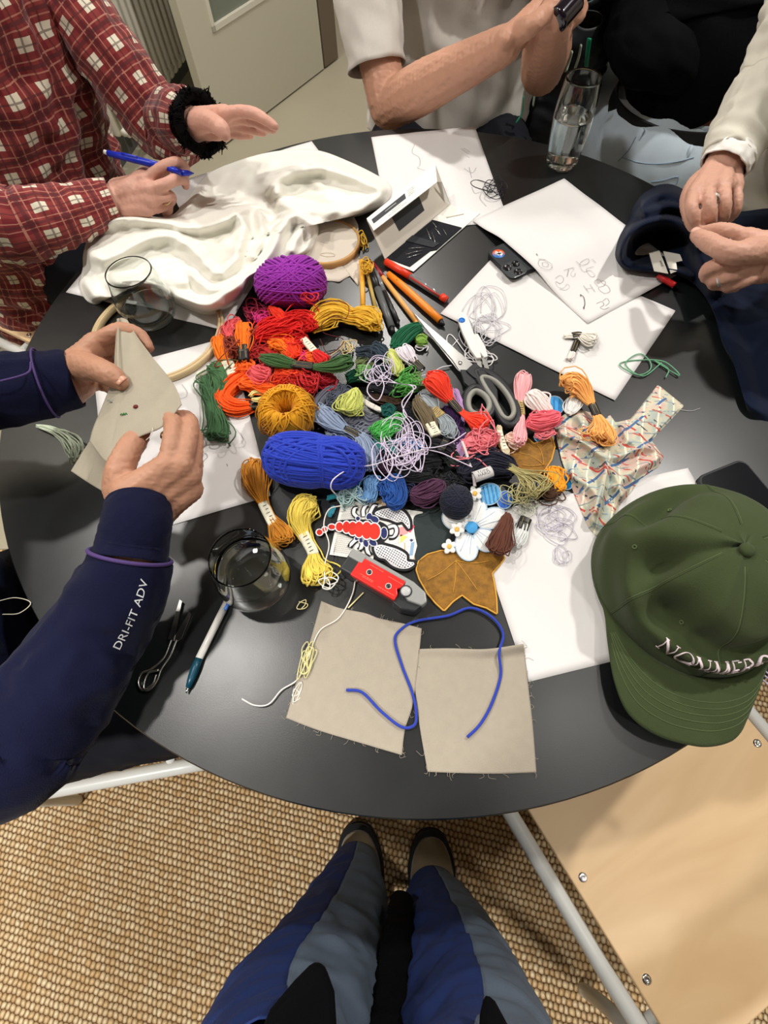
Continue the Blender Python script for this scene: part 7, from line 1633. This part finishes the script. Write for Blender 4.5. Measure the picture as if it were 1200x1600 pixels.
# ================= person in the off-white shirt (right) =================
m_ow = mat('off_white_cotton', rgb(204, 200, 186), .85, sheen=.15, bump=.15, bscale=700); m_owc = mat('white_cuff', rgb(236, 234, 228), .8)
sD = skin_mat('skin_rosy', rgb(198, 152, 132)); nD = mat('nail_rosy', rgb(222, 176, 160), .3)
pD = thing('person', (1.0, .72, 0), 'person in an off-white shirt wearing silver rings, sewing the navy garment', 'person')
mb = MB()
tD, fD = hand(mb, (1128, 262, .862), [
  [(1085, 304, .862), (1080, 322, .862), (1084, 338, .854), (1092, 352, .842), (1094, 358, .836)],
  [(1106, 296, .868), (1108, 316, .868), (1110, 334, .858), (1110, 348, .842), (1108, 354, .836)],
  [(1130, 290, .866), (1133, 312, .864), (1132, 330, .852), (1130, 342, .838), (1126, 348, .832)],
  [(1148, 292, .856), (1152, 310, .852), (1150, 326, .842), (1146, 336, .830), (1142, 342, .824)]],
  [(1090, 290, .852), (1078, 312, .846), (1080, 334, .840), (1086, 350, .836), (1090, 358, .834)], wr=.026, fr=.0086, web=.0125)
limb(mb, [W_((1128, 262, .862)), W_((1158, 215, .88)), W_((1215, 120, .92))], [.026, .030, .038])
tD2, fD2 = hand(mb, (1206, 402, .850), [
  [(1166, 372, .862), (1146, 362, .864), (1126, 359, .858), (1108, 360, .848), (1096, 361, .842)],
  [(1168, 402, .850), (1136, 412, .852), (1108, 420, .840), (1104, 432, .824), (1120, 436, .816)],
  [(1176, 418, .842), (1146, 430, .842), (1118, 436, .830), (1116, 444, .816), (1132, 446, .810)],
  [(1186, 428, .836), (1162, 440, .834), (1140, 446, .824), (1138, 450, .812), (1150, 450, .808)]],
  [(1182, 392, .864), (1156, 396, .872), (1130, 390, .870), (1106, 378, .860), (1088, 367, .850)], wr=.028, fr=.0092, web=.0140)
limb(mb, [W_((1206, 402, .850)), W_((1250, 396, .86)), W_((1340, 380, .90))], [.027, .031, .038])
dE1, dE2 = W_((1215, 120, .92)), W_((1340, 380, .90)); dS1, dS2 = np.array([.645, 1.11, 1.08]), np.array([.90, .86, 1.08])
limb(mb, [dE1, (dE1 + dS1) / 2, dS1], [.04, .048, .055]); limb(mb, [dE2, (dE2 + dS2) / 2, dS2], [.04, .048, .055]); limb(mb, [dS1, (dS1 + dS2) / 2 + [.02, 0, .04], dS2], [.06, .07, .06])
limb(mb, [(dS1 + dS2) / 2 + [.02, 0, .02], np.array([.77, .99, .75]), np.array([.76, .99, .52])], [.10, .11, .12]); limb(mb, [(dS1 + dS2) / 2 + [0, 0, .03], (dS1 + dS2) / 2 + [-.02, -.02, .14]], [.055, .05])
hD_ = head(mb, (.765, .97, 1.21), (-.8, -.5, 0)); bD = union(mb, 'body', sD, pD, .0021, 3); head_parts(hD_, pD, (38, 30, 26), .2); displace(bD, lambda co: .0005 * wob(co, 260, 1.0) + .0004 * wob(co, 520, 3.0))
nail(tD2[-1], tD2[-2], (-.2, -.3, .9), .0090, bD, nD)
finger_ring(fD[1][0], fD[1][2], .48, .0117, pD, m_silver, .006, 'wide silver ring'); finger_ring(fD2[0][0], fD2[0][2], .42, .0096, pD, m_silver, .0048, 'silver band'); finger_ring(fD2[2][1], fD2[2][2], .75, .0096, pD, m_silver, .004)
garment('sleeve', m_ow, pD, [W_((1136, 252, .868)), W_((1142, 240, .872)), W_((1160, 205, .884)), W_((1190, 160, .90)), W_((1225, 110, .925)), (dE1 * .4 + dS1 * .6), dS1], [.036, .037, .044, .050, .055, .066, .078], k=100, wr=.10, seed=41, scale=26)
garment('cuff', m_owc, pD, [W_((1131, 260, .864)), W_((1136, 252, .868)), W_((1139, 246, .870))], [.0335, .035, .0355], k=14, wr=.05, seed=42, scale=60)
garment('sleeve', m_ow, pD, [W_((1216, 400, .853)), W_((1230, 398, .856)), W_((1270, 392, .868)), W_((1345, 378, .90)), (dE2 + dS2) / 2, dS2], [.036, .038, .046, .058, .066, .078], k=80, wr=.08, seed=43, scale=26)
garment('shirt_body', m_ow, pD, [np.array(q) for q in ((.75, .99, .50), (.755, .99, .60), (.76, .99, .76), (.77, .985, .95), (.775, .985, 1.10), (.775, .98, 1.17))], [.19, .185, .18, .185, .16, .07], ry=[.15, .14, .135, .13, .11, .07], k=90, n=96, wr=.06, seed=44, scale=14, side=unit(dS1 - dS2))
garment('shoulders', m_ow, pD, [dS1 + (dS1 - dS2) * .14 - [0, 0, .03], dS1, (dS1 + dS2) / 2 + [0, 0, .05], dS2, dS2 + (dS2 - dS1) * .14 - [0, 0, .03]], [.05, .082, .10, .082, .05], k=60, wr=.04, seed=74)
for (hx, hy, kx, ky) in ((.70, 1.04, .40, .86), (.82, .92, .50, .70)):
    garment('trouser_leg', m_dkt, pD, [np.array([hx, hy, .54]), np.array([(hx + kx) / 2, (hy + ky) / 2, .555]), np.array([kx, ky, .56]), np.array([kx - .04, ky - .03, .48]), np.array([kx - .02, ky - .02, .25]), np.array([kx, ky, .06])], [.09, .085, .072, .07, .06, .056], k=70, wr=.05, seed=hy * 40)
    MB().sphere((kx - .04, ky - .02, .047), (.12, .048, .046), 12, rot=np.array([[.86, -.5, 0], [.5, .86, 0], [0, 0, 1]])).build('shoe', m_blk, pD)
# ================= photographer's legs (bottom) =================
m_jb = mat('cobalt_denim', rgb(20, 44, 100), .85, bump=.3, bscale=700, var=.10, vscale=30); m_jgy = mat('grey_denim', rgb(92, 106, 124), .85, bump=.3, bscale=700, var=.12, vscale=30)
m_jck = mat('black_wool', rgb(6, 6, 9), .95, spec=.1, sheen=0.0, bump=.3, bscale=300); m_suede = mat('tan_suede', rgb(122, 108, 84), .9, sheen=.3, bump=.2, bscale=500); m_rub = mat('dark_rubber', rgb(30, 32, 34), .6)
pF = thing('person', (.02, -.25, 0), 'standing person in two-tone blue and grey trousers and a black jacket, seen looking down', 'person')
def leg_two(pts, wpx, seam, seed, flip):
    P_ = [W_(q) for q in pts]; rx = [w * mpp(*q) / 2 for w, q in zip(wpx, pts)]
    R_, uv, _ = sleeve(P_, rx, ry=[r * .95 for r in rx], k=90, n=96, wr=.055, seed=seed, scale=18, side=(1, 0, 0))
    k, n, _ = R_.shape; cen = R_.mean(1)
    th = np.linspace(0, 2 * np.pi, n, endpoint=False)
    v_ = R_[0] - cen[0]
    # columns whose cloth faces left are cobalt, those facing right grey
    facing = R_[k // 2] - cen[k // 2]; left = facing[:, 0] < seam * np.abs(facing[:, 0]).max()
    for nm, sel, m in (('cobalt_panel', left, m_jb), ('grey_panel', ~left, m_jgy)):
        cols = np.where(sel)[0]; br_ = np.where(np.diff(cols) > 1)[0]
        if len(br_): cols = np.r_[cols[br_[0] + 1:], cols[:br_[0] + 1]]
        cols = np.r_[cols, (cols[-1] + 1) % n]
        o = MB().grid(R_[:, cols]).build(nm, m, pF); s_ = o.modifiers.new('thick', 'SOLIDIFY'); s_.thickness = .002; s_.offset = 0
        MB().tubes(R_[:, cols[0]] + np.array([0, 0, .0008]), .0011, 5).build('seam', m_jgy if m is m_jb else m_jb, pF)
leg_two([(556, 1352, .085), (548, 1395, .19), (524, 1470, .32), (492, 1548, .46), (462, 1610, .55), (425, 1690, .66), (420, 1800, .80)], [70, 108, 158, 205, 250, 270, 320], .14, 51, 0)
leg_two([(676, 1392, .085), (684, 1430, .17), (704, 1500, .32), (730, 1580, .48), (745, 1640, .58), (760, 1720, .70), (740, 1820, .82)], [74, 116, 168, 206, 240, 260, 320], .10, 52, 0)
mbf = MB()
limb(mbf, [W_((556, 1345, .08)), W_((520, 1480, .34)), W_((440, 1690, .66)), np.array([-.11, -.36, .86])], [.03, .035, .045, .06]); limb(mbf, [W_((676, 1390, .08)), W_((705, 1510, .34)), W_((758, 1720, .70)), np.array([.12, -.36, .86])], [.03, .035, .045, .06])
limb(mbf, [np.array([-.09, -.38, .86]), np.array([.10, -.38, .86])], [.08, .08]); limb(mbf, [np.array([0, -.40, .86]), np.array([0, -.42, 1.12]), np.array([0, -.42, 1.36])], [.10, .10, .09])
limb(mbf, [np.array([-.17, -.42, 1.38]), np.array([0, -.42, 1.41]), np.array([.17, -.42, 1.38])], [.05, .06, .05])
for q in (-1, 1):
    limb(mbf, [np.array([q * .17, -.42, 1.38]), np.array([q * .23, -.42, 1.24]), np.array([q * .25, -.40, 1.10])], [.045, .042, .038]); limb(mbf, [np.array([q * .25, -.40, 1.10]), np.array([q * .17, -.30, 1.15]), np.array([q * .10, -.22, 1.20])], [.038, .032, .024])
    fg = [[(q * (.06 - .012 * j), -.17 - .010 * j, 1.235 - .012 * j), (q * (.045 - .012 * j), -.145 - .010 * j, 1.240 - .012 * j), (q * (.028 - .010 * j), -.150 - .010 * j, 1.238 - .012 * j), (q * (.020 - .008 * j), -.165 - .010 * j, 1.230 - .012 * j)] for j in range(4)]
    W0, W_ = W_, (lambda p: np.array(p, float))
    hand(mbf, (q * .10, -.22, 1.20), fg, [(q * .085, -.185, 1.225), (q * .072, -.165, 1.250), (q * .060, -.150, 1.262), (q * .050, -.142, 1.268)], wr=.024, fr=.0086)
    W_ = W0
hF = head(mbf, (0, -.42, 1.47), (0, 1, 0), .8)
bF = union(mbf, 'body', sA, pF, .0032, 3); head_parts(hF, pF, (60, 44, 32), .3)
def shoe(toe, heel, w, nm):
    a, b_ = at(*toe, .03), at(*heel, .03); d_ = unit((a - b_) * [1, 1, 0]); s_ = np.array([-d_[1], d_[0], 0]); L = .275; c0 = a * [1, 1, 0]
    prof_ = [(0, .012), (.012, .030), (.04, .043), (.08, .050), (.13, .046), (.18, .036), (.23, .034), (.262, .028), (.275, .010)]
    def outline(k_): return [c0 - d_ * x + s_ * y * k_ for x, y in prof_] + [c0 - d_ * x - s_ * y * k_ for x, y in prof_[::-1]]
    o1 = catmull(outline(1.0), 60, True)
    rings = [o1 + [0, 0, .013], o1 + [0, 0, .036]]
    cen = o1.mean(0)
    MB().loft(np.array(rings)).build('sole', m_rub, pF)
    o2 = [cen + (o1 - cen) * [f, f, 1] + [0, 0, z] for f, z in ((.985, .034), (.97, .05))]
    MB().loft(np.array(o2)).build('rubber_rand', m_rub, pF)
    up = []
    for f, z, sh in ((.90, .048, 0), (.86, .058, 0), (.74, .070, -.012), (.56, .086, -.035), (.44, .10, -.06), (.40, .12, -.075)):
        up.append(cen + (o1 - cen) * f + d_ * sh + [0, 0, z])
    MB().loft(np.array(up)).build('suede_upper', m_suede, pF)
    MB().tubes(catmull([cen + d_ * .035 + [0, 0, .092], cen + d_ * .0 + [0, 0, .108], cen - d_ * .03 + [0, 0, .126]], 10), [.012] * 3 + [.016] * 4 + [.018] * 3, 12, flat=.5).build('tongue', m_rub, pF)
shoe((557, 1284), (566, 1400), 74, 'l'); shoe((672, 1294), (676, 1420), 74, 'r')
S3 = [[(395, 1640), (425, 1572), (462, 1528), (492, 1498), (510, 1506), (524, 1545), (530, 1640)], [(745, 1640), (748, 1580), (756, 1546), (772, 1560), (800, 1612), (815, 1640)]]
for k, out_ in enumerate(S3):
    P_ = np.array([at(x, y, .835 - (1640 - y) * .0003) for x, y in out_])
    o = MB().prism(P_, (0, 0, .012)).build('jacket_hem', m_jck, pF, smooth=False); bevel(o, .004, 2)
garment('jacket', m_jck, pF, [np.array([.0, -.40, .76]), np.array([0, -.41, .95]), np.array([0, -.42, 1.15]), np.array([0, -.42, 1.34]), np.array([0, -.42, 1.42]), np.array([0, -.42, 1.46])], [.20, .19, .20, .18, .12, .065], ry=[.165, .15, .14, .13, .10, .065], k=80, wr=.05, seed=60, side=(1, 0, 0))
garment('shoulders', m_jck, pF, [np.array(p) for p in ((-.22, -.42, 1.33), (-.17, -.42, 1.37), (0, -.42, 1.40), (.17, -.42, 1.37), (.22, -.42, 1.33))], [.05, .08, .09, .08, .05], k=50, wr=.03, seed=75)
garment('trousers_seat', m_jgy, pF, [np.array([0, -.37, .70]), np.array([0, -.38, .80]), np.array([0, -.40, .98])], [.19, .185, .16], ry=[.14, .15, .13], k=30, wr=.03, seed=76, side=(1, 0, 0))
for q in (-1, 1): garment('jacket_sleeve', m_jck, pF, [np.array(p) for p in ((q * .112, -.235, 1.192), (q * .18, -.31, 1.145), (q * .25, -.40, 1.10), (q * .24, -.42, 1.24), (q * .18, -.42, 1.36))], [.036, .046, .056, .062, .075], k=60, wr=.07, seed=77 + q)
garment('hanging_scarf_end', m_jck, pF, [W_((628, 1404, .30)), W_((624, 1450, .38)), W_((618, 1540, .50)), W_((612, 1640, .62))], [.018, .022, .028, .03], ry=[.012, .013, .014, .015], k=60, wr=.10, seed=61, scale=40)
# lettering printed on the navy sleeve, laid onto the cloth itself
slv = [o for o in pE.children if o.name.startswith('sleeve')][0]
bv = BVHTree.FromPolygons([tuple(q.co) for q in slv.data.vertices], [tuple(p.vertices) for p in slv.data.polygons])
off = Vector(slv.location)
a0, a1 = W_((184, 1016, .92)), W_((222, 906, .917)); d_ = unit((a1 - a0)); n_ = unit(np.cross((0, 0, 1), d_)); Lw = np.linalg.norm(a1 - a0)
V_ = []
eye = Vector((0, 0, CZ)); p0_, p1_ = np.array([182.0, 1013]), np.array([226.0, 906]); dd_ = p1_ - p0_; pl_ = np.linalg.norm(dd_); du2 = dd_ / pl_; dn2 = np.array([du2[1], -du2[0]])
for x, y, _z in v:
    s_ = (x - v[:, 0].min()) / span; q2 = p0_ + dd_ * s_ + dn2 * (y * 1350 - 9 * 4 * s_ * (1 - s_) * .5)
    fp_ = Vector(at(q2[0], q2[1], T)); hit = bv.ray_cast(eye - off, (fp_ - eye).normalized())
    V_.append(np.array(hit[0] + off) + np.array(hit[1]) * .0006 if hit[0] is not None else np.array(at(q2[0], q2[1], .90)))
mb = MB(); mb.add(V_, f); mb.build('sleeve_lettering', m_wpr, pE, smooth=False)
